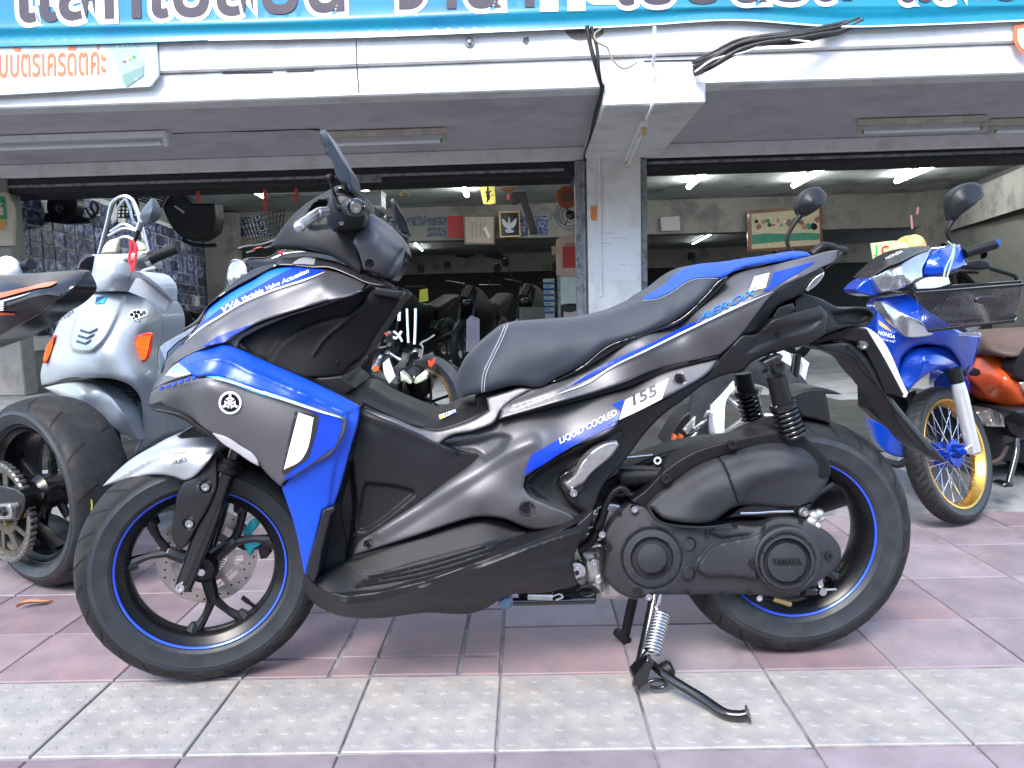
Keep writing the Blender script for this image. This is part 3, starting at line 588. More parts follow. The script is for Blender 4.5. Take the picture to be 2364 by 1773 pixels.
for k, q in (('L', (1562, 900)), ('L', (552, 1125)), ('E', (533, 1030))): bolt('panel_screw', SS.pts(Z(k, q), .001)[0], m_blk, scoot, .0085 if q[0] != 552 else .006, .006)
sp('fin_infill', Z('L', (1110, 522), (1235, 545), (1262, 552), (1225, 590), (1180, 560)), .128, m_char, edge=.003, core=.05, g=6)
decal('blue_graphic', Z('L', (1548, 680), (1575, 600), (1600, 548), (1760, 462), (1950, 372), (2180, 285)) + Z('E', (42, 1210), (122, 1180), (85, 1325), (0, 1372)) + Z('L', (2150, 352), (1860, 496), (1600, 655)), SS, m_dblue, scoot, .0015)
decal('white_graphic', Z('E', (138, 1180), (300, 1098), (455, 1020), (405, 1172), (200, 1275), (92, 1326)), SS, m_white, scoot, .0015)
text_px('displacement_number', '155', *Z('E', (172, 1232))[0], 32, SS, M('grey_print', (.05, .05, .055), .5), scoot, ang=25, width=68, shear=.25, offset=.028, lift=.0028)
text_px('side_lettering', 'LIQUID COOLED', *Z('L', (1775, 484))[0], 19, SS, m_white, scoot, ang=27, width=150, shear=.3, offset=.012, lift=.003)
# neck between tunnel and seat
sp('body_neck', Z('L', (500, 252), (700, 318), (900, 390), (985, 402), (1100, 376), (1250, 316), (1322, 272), (1308, 190), (1440, 150), (1545, 124), (1592, 134), (1400, 272), (1362, 340), (1240, 396), (1060, 442), (1000, 488), (880, 440), (700, 352), (502, 285)), Z('L', (505, 255, .135), (900, 390, .138), (1250, 315, .135), (1320, 200, .125), (1550, 130, .13), (1400, 270, .14), (1000, 480, .145), (700, 345, .15), (1240, 390, .148)), m_gun, edge=.005, mirror=True)
# tail panel
TAIL = Z('Q', (655, 1650), (640, 1640), (760, 1540), (870, 1448), (905, 1430), (960, 1430), (1030, 1425), (1100, 1395), (1230, 1335), (1420, 1250), (1659, 1116)) + Z('E', (300, 702), (540, 612), (640, 535), (745, 447), (842, 340), (900, 278), (1000, 242), (1200, 198), (1500, 130), (1680, 88), (1704, 92), (1706, 110), (1680, 152), (1560, 218), (1420, 292), (1260, 372), (1190, 432), (1082, 572), (985, 700), (900, 790), (820, 856), (560, 912), (300, 977), (158, 1040)) + Z('L', (1700, 236), (1390, 326))
_, ST = sp('tail_panel', TAIL, Z('Q', (660, 1645, .145), (900, 1440, .12), (1230, 1340, .118), (1659, 1120, .115), (1200, 1500, .155)) + Z('E', (540, 615, .11), (845, 340, .1), (1200, 200, .09), (1690, 95, .07), (1560, 215, .115), (1260, 370, .14), (985, 700, .145), (820, 850, .135), (400, 955, .135), (0, 1060, .142), (300, 830, .16), (700, 640, .162), (1000, 450, .158), (1150, 330, .145), (1400, 220, .12)), m_gun, g=6, edge=.005, mirror=True,
   feats=[('ridge', Z('Q', (760, 1600), (1200, 1440), (1700, 1200)) + Z('E', (300, 810), (700, 610), (1100, 420), (1400, 270)), 12, .005)])
decal('blue_graphic', Z('Q', (1310, 1415), (1500, 1290), (1659, 1200), (1850, 1110), (2074, 1010)) + Z('E', (640, 604), (650, 622), (300, 800), (0, 945)) + Z('Q', (1500, 1330)), ST, m_dblue, scoot, .0015)
stripe('white_pinstripe', Z('Q', (1200, 1490), (1500, 1370)) + Z('E', (0, 962), (300, 812), (660, 637), (1000, 480), (1215, 390)), 4, ST, m_white, scoot, .003, True)
decal('white_graphic', Z('E', (1040, 390), (1080, 280), (1190, 251), (1160, 360)), ST, m_white, scoot, .0015)
decal('blue_graphic', Z('E', (1140, 388), (1185, 352), (1225, 248), (1420, 195), (1530, 168), (1400, 250), (1255, 335), (1200, 372)), ST, m_dblue, scoot, .0015)
text_px('tail_lettering', 'AEROX', *Z('E', (668, 612))[0], 22, ST, M('blue_print', (.01, .14, .7), .3), scoot, ang=26, width=162, shear=.5, offset=.015, lift=.003)
sp('tail_groove', Z('Q', (650, 1648), (900, 1545), (1100, 1490)) + Z('E', (0, 1055), (300, 970), (560, 908), (822, 852), (822, 872), (720, 896), (400, 992), (158, 1082)) + Z('L', (1700, 258), (1365, 345)), .132, m_blk, edge=.003, core=.0, mirror=True)
# seat
SEAT = Z('Q', (272, 1522), (215, 1425), (232, 1330), (300, 1180), (430, 1030), (560, 922), (690, 832), (780, 811), (1000, 790), (1300, 770), (1500, 745), (1800, 670), (1960, 600)) + Z('E', (250, 450), (300, 410), (420, 340), (500, 262), (560, 222), (640, 195), (850, 170), (1000, 146), (1200, 120), (1340, 95), (1420, 95), (1472, 106), (1497, 130), (1200, 182), (960, 232), (885, 268), (830, 302), (740, 402), (640, 500), (540, 577), (300, 690), (0, 800)) + Z('Q', (1400, 1230), (1200, 1332), (1100, 1390), (1030, 1421), (960, 1426), (850, 1411), (760, 1413), (600, 1450), (480, 1482))
SEATC = Z('Q', (275, 1515, .1), (225, 1400, .08), (430, 1040, .07), (690, 840, .08), (1000, 795, .085), (1500, 750, .085), (1960, 605, .09), (500, 1450, .135), (760, 1400, .14), (1100, 1380, .142), (1400, 1225, .142), (600, 1250, .135), (800, 1000, .125), (1200, 1000, .14), (1600, 950, .14), (480, 1250, .125)) + Z('E', (300, 410, .09), (560, 225, .07), (850, 175, .07), (1340, 100, .06), (1490, 130, .075), (1200, 180, .1), (900, 262, .115), (830, 305, .12), (540, 570, .138), (0, 795, .142), (400, 520, .138), (620, 380, .13), (700, 250, .11), (1000, 190, .1))
_, SE = sp('seat', SEAT, SEATC, m_seat, edge=.018, mirror=True, feats=[('ridge', Z('Q', (702, 815), (655, 950), (575, 1115), (492, 1310), (474, 1490)), 7, -.004)])
decal('rear_seat_cover', Z('E', (252, 451), (300, 411), (420, 341), (500, 262.5), (560, 222.5), (640, 195.5), (850, 170.5), (1000, 146.5), (1200, 120.5), (1340, 95.5), (1420, 95.5), (1471, 106.5), (1495, 129.5), (1200, 181), (960, 231), (885, 266), (842, 294), (820, 284), (740, 283), (660, 288), (590, 310), (500, 370), (380, 430)), SE, m_seatb, scoot, .0025, 7)
def stitches(pts, S, mat, parent, n, w=1.6, fill=.62):
    o = outline(pts, 2, False); d = np.concatenate([[0], np.cumsum(np.linalg.norm(np.diff(o, axis=0), axis=1))]); mb = MB()
    for k in range(n):
        t = np.linspace(k / n, (k + fill) / n, 3) * d[-1]; q = np.stack([np.interp(t, d, o[:, 0]), np.interp(t, d, o[:, 1])], 1)
        mb.tube([Vector(p) for p in S.pts(q, .0012)], w / 1900, 5, 1)
    mb.build('stitching', mat, parent)['kind'] = 'stuff'
stitches(Z('Q', (686, 838), (640, 950), (560, 1118), (478, 1310), (464, 1480)), SE, m_thr, scoot, 46)
stitches(Z('Q', (716, 822), (668, 950), (590, 1112), (504, 1310), (486, 1476)), SE, m_thr, scoot, 46)
stitches(Z('E', (265, 455), (380, 440), (500, 380), (592, 318), (660, 297), (740, 291), (818, 294)), SE, m_thr, scoot, 40, 1.2)
sp('seat_trim', Z('Q', (1100, 1395), (1210, 1335), (1420, 1225)) + Z('E', (0, 790), (300, 682), (540, 582), (725, 412), (832, 300), (885, 276), (880, 296), (850, 336), (742, 447), (640, 537), (540, 612), (300, 704), (0, 850)) + Z('Q', (1420, 1255), (1230, 1345)), .134, m_gloss, edge=.003, core=.0, mirror=True, g=7)
sp('seat_hinge_cover', Z('Q', (480, 1482), (600, 1450), (860, 1412), (895, 1440), (860, 1450), (700, 1560), (600, 1640), (400, 1640), (420, 1520)), .09, m_blk, edge=.004, core=0, mirror=True)
# rear lower body
sp('rear_side_cover', Z('L', (1552, 745), (1560, 700), (1600, 664), (1860, 504), (2140, 364)) + Z('E', (92, 1334), (400, 1184), (560, 1099), (740, 987), (826, 882), (900, 800), (985, 704), (1110, 690), (1145, 660), (1200, 602), (1310, 560), (1560, 492), (1620, 560), (1600, 700), (1482, 768), (1282, 822), (1042, 922), (1002, 968), (900, 988), (740, 1050), (560, 1182), (420, 1282), (300, 1400), (150, 1600)) + Z('L', (2030, 790), (2000, 875), (1955, 945), (1920, 968), (1888, 972), (1700, 870), (1572, 798)),
   Z('L', (1560, 740, .15), (1860, 510, .15), (1900, 960, .155), (2000, 870, .15), (1750, 700, .14), (2000, 700, .145), (2100, 450, .148)) + Z('E', (100, 1500, .13), (400, 1190, .145), (420, 1280, .13), (826, 890, .138), (740, 1040, .12), (1000, 960, .115), (985, 710, .14), (1560, 495, .1), (1600, 690, .1), (1280, 815, .1), (1300, 690, .13), (1050, 820, .135)), m_char, edge=.006, mirror=True, core=.0,
   feats=[('step', Z('L', (1570, 745), (1620, 690), (1880, 530), (2150, 390), (2170, 400), (1960, 560), (1790, 690), (1760, 740), (1830, 850), (1960, 940), (1900, 965), (1700, 862)), -.014, 10), ('step', Z('E', (1022, 836), (1112, 690), (1300, 640), (1560, 590), (1530, 625), (1300, 720)), -.01, 8)])
sp('tail_side_cover', Z('E', (985, 702), (1084, 570), (1192, 430), (1262, 370), (1422, 292), (1562, 216), (1588, 228), (1570, 250), (1500, 300), (1450, 372), (1440, 400), (1362, 438), (1240, 502), (1180, 592), (1132, 682), (1102, 694), (1000, 712)), Z('E', (990, 700, .142), (1190, 440, .14), (1560, 225, .11), (1450, 390, .1), (1180, 590, .12), (1300, 400, .13)), m_char, edge=.006, mirror=True)
sp('tail_light', Z('E', (1450, 372), (1500, 302), (1560, 256), (1586, 242), (1588, 262), (1560, 312), (1510, 362), (1470, 388)), .105, m_clear, edge=.004, mirror=True, g=6)
sp('tail_tip_trim', Z('E', (1586, 215), (1640, 180), (1695, 120), (1704, 92), (1722, 100), (1710, 130), (1650, 190), (1592, 232)), .09, m_gloss, edge=.003, mirror=True, g=6)
for q in ((1500, 120, 1660, 70, .05), (1560, 100, 1745, 95, .02)):
    tube('grab_rail', [SP(*Z('E', q[:2])[0], q[4]), SP(*Z('E', ((q[0] + q[2]) / 2, min(q[1], q[3]) - 10))[0], q[4]), SP(*Z('E', q[2:4])[0], q[4] - .01)], .010, m_blk, scoot, 10)
sp('undertail', Z('E', (1362, 440), (1440, 402), (1560, 440), (1700, 508), (1900, 508), (1956, 540), (1950, 582), (1892, 642), (1762, 648), (1600, 702), (1560, 600), (1380, 560)), Z('E', (1380, 500, .09), (1700, 515, .075), (1950, 550, .06), (1600, 690, .09), (1880, 640, .06)), m_blk, edge=.008, mirror=True, feats=[('step', Z('E', (1640, 560), (1760, 530), (1910, 535), (1930, 570), (1880, 610), (1700, 620)), -.02, 8)])
sp('tail_reinforcement', Z('E', (1200, 600), (1250, 500), (1360, 472), (1380, 520), (1340, 555)), .11, m_char, edge=.004, core=.0, mirror=True, g=7)
# mudflap, plate
sp('plate_bracket', Z('E', (1470, 770), (1600, 705), (1752, 645), (1760, 640), (1900, 660), (2020, 860), (2170, 1140), (2150, 1155), (2030, 1132), (1960, 960), (1850, 760), (1680, 745), (1490, 790)), Z('E', (1480, 770, .05), (1900, 665, .06), (2160, 1145, .06), (1700, 740, .05)), m_blk, edge=.004, core=-.05)
sp('number_plate', Z('E', (1742, 652), (1902, 652), (1930, 668), (2200, 1128), (2188, 1160), (2168, 1160), (1896, 672), (1760, 664)), .05, m_white, edge=.003, core=-.085, g=7)
bolt('plate_bolt', SP(*Z('E', (1862, 780))[0], .062), m_steel, scoot, .011, .01)
sp('mudflap', Z('E', (1480, 775), (1620, 770), (1760, 765), (1830, 800), (1960, 962), (2080, 1160), (2200, 1310)) + Z('H', (592, 1226), (575, 1232), (480, 1180), (390, 1070), (330, 960), (230, 840)) + Z('E', (1800, 880), (1740, 850), (1600, 815)), Z('E', (1500, 780, .06), (1830, 810, .055), (1960, 1000, .05)) + Z('H', (580, 1225, .035), (400, 1040, .045)), m_blkt, edge=.005, mirror=True, feats=[('ridge', Z('E', (1760, 780), (1850, 870), (2000, 1100)) + Z('H', (520, 1180)), 9, .006)])
sp('hugger', Z('E', (1330, 1152), (1420, 1110), (1560, 1092), (1700, 1130), (1720, 1140), (1600, 1135), (1620, 1230), (1640, 1360), (1560, 1330), (1420, 1300), (1380, 1220)), .06, m_char, edge=.006, mirror=True)
# exhaust on the far side
tube('muffler', [SP(1500, 1230, -.13), SP(1700, 1190, -.17), SP(1960, 1120, -.19)], [.045, .058, .05], m_blk, scoot, 20)
# handlebar and cover -----------------------------------------------------------------------------
sp('handlebar_cover', Z('C', (90, 1290), (150, 1200), (290, 1010), (430, 880), (560, 800), (660, 742), (740, 700), (800, 700), (900, 735), (1000, 800), (1010, 900), (1020, 980), (1060, 1010), (1000, 1060), (985, 1085), (960, 1250), (960, 1360), (985, 1480), (960, 1560), (800, 1440), (560, 1330), (300, 1290)), Z('C', (100, 1285, .03), (430, 890, .06), (740, 710, .07), (1000, 900, .1), (960, 1300, .1), (500, 1200, .1), (300, 1100, .07)), m_blkt, edge=.008, mirror=True,
   feats=[('step', Z('C', (440, 1040), (500, 930), (560, 860), (640, 860), (670, 960), (670, 1090), (500, 1110)), -.03, 8)])
_, SHc = sp('meter_shell', Z('C', (1010, 960), (1080, 975), (1160, 1020), (1260, 1090), (1340, 1180), (1400, 1270), (1412, 1345), (1395, 1420), (1340, 1510), (1250, 1585), (1200, 1590), (1080, 1530), (990, 1500), (975, 1440), (940, 1330), (890, 1240), (930, 1150), (985, 1080)), Z('C', (1010, 970, .1), (1250, 1095, .08), (1400, 1300, .06), (1220, 1580, .09), (980, 1450, .12), (900, 1240, .125), (1150, 1200, .125), (1200, 1400, .12)), m_gun, edge=.008, mirror=True,
   feats=[('ridge', Z('C', (1060, 1090), (1220, 1200), (1370, 1310)), 16, .006), ('ridge', Z('C', (1370, 1320), (1290, 1440), (1210, 1570)), 8, -.006), ('disc', *Z('C', (1050, 1445))[0], [(0, -.007), (8, -.007), (11, 0)])])
bolt('cover_screw', SHc.pts(Z('C', (1050, 1443)), .001)[0], m_blk, scoot, .006, .004)
sp('meter_visor_edge', Z('C', (1405, 1325), (1412, 1345), (1398, 1425), (1340, 1515), (1270, 1600), (1262, 1590), (1330, 1500), (1385, 1415)), .07, m_gloss, edge=.002, mirror=True, g=5)
sp('switch_housing', Z('C', (655, 1010), (640, 900), (680, 830), (760, 780), (860, 790), (960, 810), (1010, 880), (1000, 960), (1010, 1010), (990, 1085), (860, 1105), (750, 1110), (740, 1135), (690, 1130), (670, 1080)), Z('C', (650, 950, .19), (800, 800, .2), (1000, 900, .2), (1000, 1080, .17), (700, 1120, .17), (820, 950, .215)), m_char, edge=.006, core=.1, feats=[('disc', *Z('C', (785, 1062))[0], [(0, -.005), (6, -.005), (8, 0)])])
bolt('housing_screw', SP(*Z('C', (785, 1060))[0], .185), m_steel, scoot, .0055, .006)
gc = SP(*Z('C', (912, 910))[0], .34); gi = SP(*Z('C', (850, 905))[0], .2)
tube('handlebar_grip', [gi, gi.lerp(gc, .5), gc], [.0165, .0172, .017], m_blkt, scoot, 18)
lathe('bar_end', [(.0, .004), (.0045, .004), (.005, .012), (.0095, .012), (.0105, .011), (.0155, .010), (.017, .004), (.017, -.012)], gc, m_gloss, scoot, (gc - gi), 28)
lathe('bar_end_cap', [(.004, .0135), (.0095, .0135)], gc, m_steel, scoot, (gc - gi), 24); lathe('bar_end_cap', [(0, .012), (.004, .0128)], gc, m_brass, scoot, (gc - gi), 14)
tube('handlebar_grip', [SP(*Z('C', (1080, 960))[0], -.2), SP(*Z('C', (1150, 950))[0], -.33)], .0165, m_blkt, scoot, 14)
# brake lever
tube('brake_lever', [SP(*Z('C', (650, 945))[0], .23), SP(*Z('C', (560, 965))[0], .25), SP(*Z('C', (490, 1010))[0], .28), SP(*Z('C', (390, 1075))[0], .31)], [.007, .0085, .0075, .008], m_alu, scoot, 12, flat=1.3)
lathe('lever_ball', [(0, .011)] + [(.011 * sin(a), .011 * cos(a)) for a in np.linspace(.2, pi, 8)], SP(*Z('C', (380, 1090))[0], .315), m_alu, scoot, (0, -1, 0), 20)
sp('lever_bracket', Z('C', (440, 985), (460, 960), (540, 930), (590, 925), (600, 960), (585, 1000), (540, 1045), (500, 1030), (450, 1010)), .26, m_alu, edge=.004, core=.235, g=5)
# folded mirrors
sp('mirror_stem', Z('C', (610, 615), (640, 595), (690, 580), (700, 615), (690, 640), (760, 870), (800, 880), (800, 920), (760, 950), (720, 930), (700, 860), (640, 640)), .215, m_blk, edge=.005, core=.185, g=5)
sp('rear_mirror', Z('C', (575, 178), (590, 165), (625, 162), (640, 190), (760, 400), (860, 580), (870, 640), (890, 720), (870, 752), (850, 740), (830, 680), (770, 665), (750, 640), (650, 400), (615, 375), (612, 350), (640, 340), (600, 270), (578, 220)), Z('C', (600, 170, .24), (640, 200, .26), (850, 600, .26), (760, 640, .24), (640, 360, .235), (870, 740, .25)), m_slate, edge=.005, core=.12, g=4)  # slate blue shell: pale blue reflection put into its colour
sp('rear_mirror', Z('C', (1245, 840), (1265, 822), (1285, 825), (1330, 920), (1420, 1100), (1430, 1140), (1400, 1160), (1350, 1140), (1310, 1060), (1265, 910)), -.2, m_char, edge=.004, core=-.3, g=5)
sp('mirror_glass', Z('C', (1290, 870), (1330, 930), (1418, 1110), (1415, 1150), (1350, 1130), (1310, 1040)), -.196, m_mirr, edge=.0, core=-.2, g=6)
tube('mirror_stem', [SP(*Z('C', (1340, 1140))[0], -.22), SP(*Z('C', (1400, 1200))[0], -.2), SP(*Z('C', (1340, 1180))[0], -.15)], .008, m_blk, scoot, 8)
sp('bar_bracket', Z('C', (720, 715), (790, 700), (900, 740), (930, 800), (860, 780), (760, 770), (730, 770)), .15, m_gloss, edge=.005, core=.05, g=6)

m_seam = M('dark_panel_gap', (.004, .004, .004), .8, spec=.1)
stripe('panel_seam', Z('E', (600, 905), (700, 880), (815, 852)), 2.2, ST, m_seam, scoot, .001); stripe('panel_seam', Z('B', (700, 1012), (560, 984), (470, 998)), 2.2, SW, m_seam, scoot, .001)
SR = o_S['rear_side_cover']; STc = o_S['tail_side_cover']
stripe('panel_seam', Z('E', (998, 704), (1050, 690), (1104, 674)), 2.4, STc, m_seam, scoot, .002); stripe('panel_seam', Z('L', (1760, 730), (1830, 850), (1945, 945)), 2, SR, m_seam, scoot, .002)
stripe('panel_seam', Z('L', (420, 1230), (412, 1100), (380, 900), (440, 640), (505, 320)), 2, SLg, m_seam, scoot, .002)
for q in ((470, 1060), (1120, 540)): bolt('panel_clip', SLg.pts(Z('L', q), .001)[0], m_blk, scoot, .005, .003)
for q in ((1250, 700), (1180, 860)): bolt('panel_clip', SR.pts(Z('E', q), .001)[0], m_blk, scoot, .005, .003)
bolt('panel_clip', SI.pts(Z('B', (1500, 900)), .001)[0], m_blk, scoot, .006, .003)
# engine, belt case, airbox ------------------------------------------------------------------------
sp('crankcase', Z('G', (0, 470), (50, 410), (140, 380), (230, 400), (300, 500), (300, 905), (95, 900), (70, 860), (0, 830)), .06, m_alu, edge=.008, core=-.08, feats=[('ridge', Z('G', (10, 600), (150, 610)), 8, .01), ('ridge', Z('G', (10, 650), (150, 650)), 8, .01), ('ridge', Z('G', (40, 480), (110, 860)), 10, .012), ('step', Z('G', (0, 690), (80, 680), (90, 800), (20, 820)), .015, 5)])
sp('engine_mount', Z('L', (1862, 1236), (1900, 1220), (2060, 1190), (2200, 1210), (2212, 1480), (2040, 1470), (2000, 1410), (1900, 1400), (1870, 1330)), .05, m_alu, edge=.006, core=-.05, feats=[('step', Z('L', (1930, 1280), (2040, 1260), (2050, 1340), (1950, 1350)), -.015, 6)])
lathe('mount_bush', [(.006, .01), (.012, .01), (.013, .004), (.022, .004), (.024, -.01)], SP(*Z('L', (1880, 1298))[0], .07), m_steel, scoot, segs=24)
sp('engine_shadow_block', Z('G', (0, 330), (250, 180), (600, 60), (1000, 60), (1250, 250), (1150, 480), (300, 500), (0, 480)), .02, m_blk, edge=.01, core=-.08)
_, SCv = sp('belt_case', Z('G', (92, 575), (112, 540), (190, 432), (245, 380), (330, 402), (370, 442), (440, 492), (560, 516), (700, 506), (800, 496), (990, 490), (1005, 478), (1180, 470), (1282, 512), (1362, 572), (1402, 642), (1396, 702), (1332, 772), (1252, 832), (1152, 882), (1050, 892), (900, 882), (600, 882), (400, 887), (250, 902), (200, 882), (130, 822), (100, 782), (112, 652)),
   Z('G', (100, 600, .1), (250, 390, .1), (368, 685, .135), (600, 700, .125), (900, 700, .13), (1108, 705, .15), (1390, 670, .115), (1100, 880, .12), (600, 870, .115), (250, 890, .11), (1000, 490, .12)), m_case, edge=.009, core=.02, g=8,
   feats=[('disc', *Z('G', (368, 685))[0], [(0, -.003), (34, -.003), (36, -.012), (46, -.012), (50, .005), (66, .006), (69, -.006), (74, -.002)]), ('step', Z('G', (618, 722), (640, 690), (700, 618), (750, 598), (870, 572), (985, 545), (960, 640), (940, 800), (800, 782), (640, 768), (618, 750)), .016, 5), ('step', Z('G', (640, 505), (800, 498), (985, 492), (965, 555), (860, 560), (720, 560)), .010, 5)])
_, SCr = sp('clutch_cover', circ(*Z('G', (1110, 690))[0], 77), Z('G', (1110, 690, .158), (960, 690, .156), (1250, 690, .152), (1110, 560, .15), (1110, 820, .156)), m_case, edge=.008, core=.1, g=7,
   feats=[('disc', *Z('G', (1107, 707))[0], [(0, -.001), (45, -.001), (47, -.011), (52, -.011), (56, .006), (62, .006), (65, -.004), (69, 0)])])
text_px('case_lettering', 'YAMAHA', *Z('G', (1028, 722))[0], 22, SCr, m_deepblk, scoot, ang=0, width=69, offset=.03, lift=.0015)
for q in ((570, 608), (566, 768)):
    lathe('case_hole', [(0, -.004), (.014, -.004), (.0155, .002), (.0165, .001)], SCv.pts(Z('G', q), .001)[0], m_gloss, scoot, segs=24)
for q, mt in (((920, 710), m_char), ((1332, 670), m_char), ((126, 620), m_char), ((290, 866), m_char)): bolt('case_bolt', SCv.pts(Z('G', q), .002)[0], mt, scoot, .0095, .006)
for q in ((268, 412), (345, 890)): bolt('case_bolt', SCv.pts(Z('G', q), .004)[0], m_steel, scoot, .0085, .01)
for q in ((90, 548), (1195, 430)): bolt('case_bolt', SP(*Z('G', q)[0], .11), m_steel, scoot, .0085, .012)
AIR = Z('G', (330, 402), (400, 312), (500, 232), (640, 142), (800, 76), (950, 32), (1080, 16), (1160, 22), (1220, 62), (1300, 132), (1342, 192), (1332, 252), (1292, 322), (1242, 372), (1180, 396), (870, 396), (835, 400), (690, 482), (520, 486), (420, 462), (362, 412))
sp('airbox_rim', Z('G', (250, 372), (320, 320), (450, 192), (600, 100), (780, 45), (940, 8), (1090, -8), (1180, 5), (1250, 60), (1345, 180), (1345, 230), (1300, 250), (1080, 60), (800, 110), (500, 260), (340, 410)), .105, m_blk, edge=.005, core=.02)
_, SA = sp('airbox', AIR, Z('G', (340, 400, .115), (500, 240, .095), (800, 85, .085), (1080, 22, .085), (1330, 190, .09), (1240, 365, .125), (870, 390, .145), (690, 475, .15), (420, 455, .14), (650, 300, .158), (900, 200, .16), (1120, 180, .155), (1050, 300, .15)), m_case, edge=.012, core=.03,
   feats=[('ridge', Z('G', (725, 122), (760, 175), (800, 270), (838, 388)), 3.2, -.006), ('ridge', Z('G', (360, 395), (520, 270), (700, 170), (900, 105), (1100, 100), (1230, 165)), 18, .006), ('step', Z('G', (840, 385), (900, 300), (1050, 235), (1330, 210), (1330, 420), (850, 420)), -.01, 16)])
for q in ((440, 246), (802, 60), (1120, 16)): bolt('airbox_screw', SP(*Z('G', q)[0], .118), m_char, scoot, .011, .009)
tube('cable', [SP(*Z('G', q)[0], .14) for q in ((340, 400), (420, 490), (640, 515), (800, 500))], .0035, m_gloss, scoot, 8)
tube('cable', [SP(*Z('G', q)[0], .15) for q in ((850, 438), (950, 436), (1030, 430), (1140, 428))], .003, m_steel, scoot, 8)
sp('gear_bracket', Z('G', (870, 398), (1180, 398), (1240, 380), (1220, 430), (1150, 450), (850, 460), (760, 470)), .1, m_gloss, edge=.004, core=.04)
# white knuckle fitting and rear brake rod
kn = MB()
for q, r in (((1195, 432), .012), ((1250, 450), .013), ((1280, 440), .012), ((1235, 480), .014), ((1270, 505), .011), ((1215, 495), .010), ((1295, 465), .008)):
    kn.add(*lathe_geo([(0, r)] + [(r * sin(a), r * cos(a)) for a in np.linspace(.25, pi, 6)], SP(*Z('G', q)[0], .11), segs=14))
kn.build('adjuster_fitting', m_alu, scoot)
sp('brake_arm', Z('G', (1255, 790), (1300, 780), (1308, 840), (1320, 870), (1300, 885), (1270, 880), (1275, 830)), .1, m_alu, edge=.003, core=.09, g=5)
lathe('brake_nut', [(0, .012), (.009, .012), (.011, 0), (.011, -.01)], SP(*Z('G', (1292, 860))[0], .1), m_steel, scoot, segs=14)
tube('brake_rod', [SP(*Z('G', (1200, 862))[0], .1), SP(*Z('G', (1375, 854))[0], .1)], .003, m_steel, scoot, 8)
mesh('return_spring', *helix(SP(*Z('G', (1200, 862))[0], .1), SP(*Z('G', (1262, 862))[0], .1), .009, .002, 7), m_sand, scoot)
tube('drain_hose', [SP(*Z('G', (1030, 905))[0], .09), SP(*Z('G', (1125, 935))[0], .09)], .007, m_brass, scoot, 12)
bolt('drain_bolt', SP(*Z('G', (948, 896))[0], .09), m_steel, scoot, .008, .01)
tube('drain_hose', [SP(*Z('G', (960, 900))[0], .085), SP(*Z('G', (1030, 908))[0], .085)], .004, m_blk, scoot, 8)
# intake clutter
lathe('intake_hose', [(0, .0), (.02, 0)] + [(.022 + .0035 * (k % 2), .012 * k) for k in range(10)] + [(.0, .11)], SP(*Z('G', (185, 240))[0], .06), m_blk, scoot, (1, 0, 0), 20)
tube('fuel_pipe', [SP(*Z('G', (190, 185))[0], .07), SP(*Z('G', (440, 200))[0], .07)], .006, m_sand, scoot, 10)
tube('fuel_pipe', [SP(*Z('G', (200, 135))[0], .06), SP(*Z('G', (370, 120))[0], .05)], .004, m_steel, scoot, 8)
tube('wiring_loom', [SP(*Z('G', q)[0], .065) for q in ((400, 140), (410, 190), (440, 220), (380, 260), (300, 330), (120, 340))], .006, m_blk, scoot, 8)
lathe('cable_tie', [(.005, .001), (.009, .001), (.009, -.001), (.005, -.001)], SP(*Z('G', (398, 150))[0], .075), m_thr, scoot, closed=True, segs=16)
# shock absorbers
def shock(top, a, b, c, v, near):
    T, A, B, C_ = [SP(*Z('E', q)[0], v) for q in (top, a, b, c)]
    g = bpy.data.objects.new('shock_absorber', None); COL.objects.link(g); g.parent = scoot
    tube('damper_body', [A, B], [.021, .023], m_blk, g, 18)
    mesh('spring', *helix(B, C_, .026, .0048, 7, 8, 18), m_gloss, g)
    tube('damper_rod', [B, C_], .012, m_sand, g, 12)
    lathe('spring_seat', [(0, .0), (.03, 0), (.031, .008), (0, .01)], B, m_blk, g, (C_ - B), 24)
    if near:
        sp('shock_mount', Z('E', (1135, 905), (1180, 880), (1270, 840), (1290, 860), (1250, 940), (1285, 960), (1300, 1000), (1280, 1040), (1200, 1040), (1165, 990), (1180, 960)), v + .012, m_sand, edge=.005, core=v - .02, parent=g, g=6)
        bolt('mount_bolt', T + Vector((0, -.02, 0)), m_char, g, .015, .01)
shock((1220, 930), (1235, 1010), (1285, 1205), (1360, 1440), .105, True)
shock((1000, 980), (1000, 985), (1020, 1110), (1075, 1335), -.105, False)
# under the floor: stands and springs
tube('side_stand', [SP(*Z('L', (1440, 1490))[0], .1), SP(*Z('L', (1600, 1490))[0], .1), SP(*Z('L', (2000, 1480))[0], .1)], .009, m_gloss, scoot, 10)
lathe('stand_pivot', [(0, .01), (.01, .012), (.017, .006), (.017, -.01)], SP(*Z('L', (1430, 1488))[0], .11), M('blue_grey_metal', (.12, .2, .3), .4, .6), scoot, segs=20)
mesh('stand_spring', *helix(SP(*Z('L', (1570, 1450))[0], .11), SP(*Z('L', (1730, 1455))[0], .11), .009, .0022, 14), m_steel, scoot)
tube('spring_hook', [SP(*Z('L', q)[0], .11) for q in ((1730, 1455), (1770, 1440), (1795, 1460), (1750, 1480))], .003, m_steel, scoot, 6)
sp('frame_tube', Z('L', (1520, 1475), (1900, 1430), (2010, 1420), (2010, 1490), (1900, 1505), (1520, 1505)), .07, m_blk, edge=.006, core=-.08)
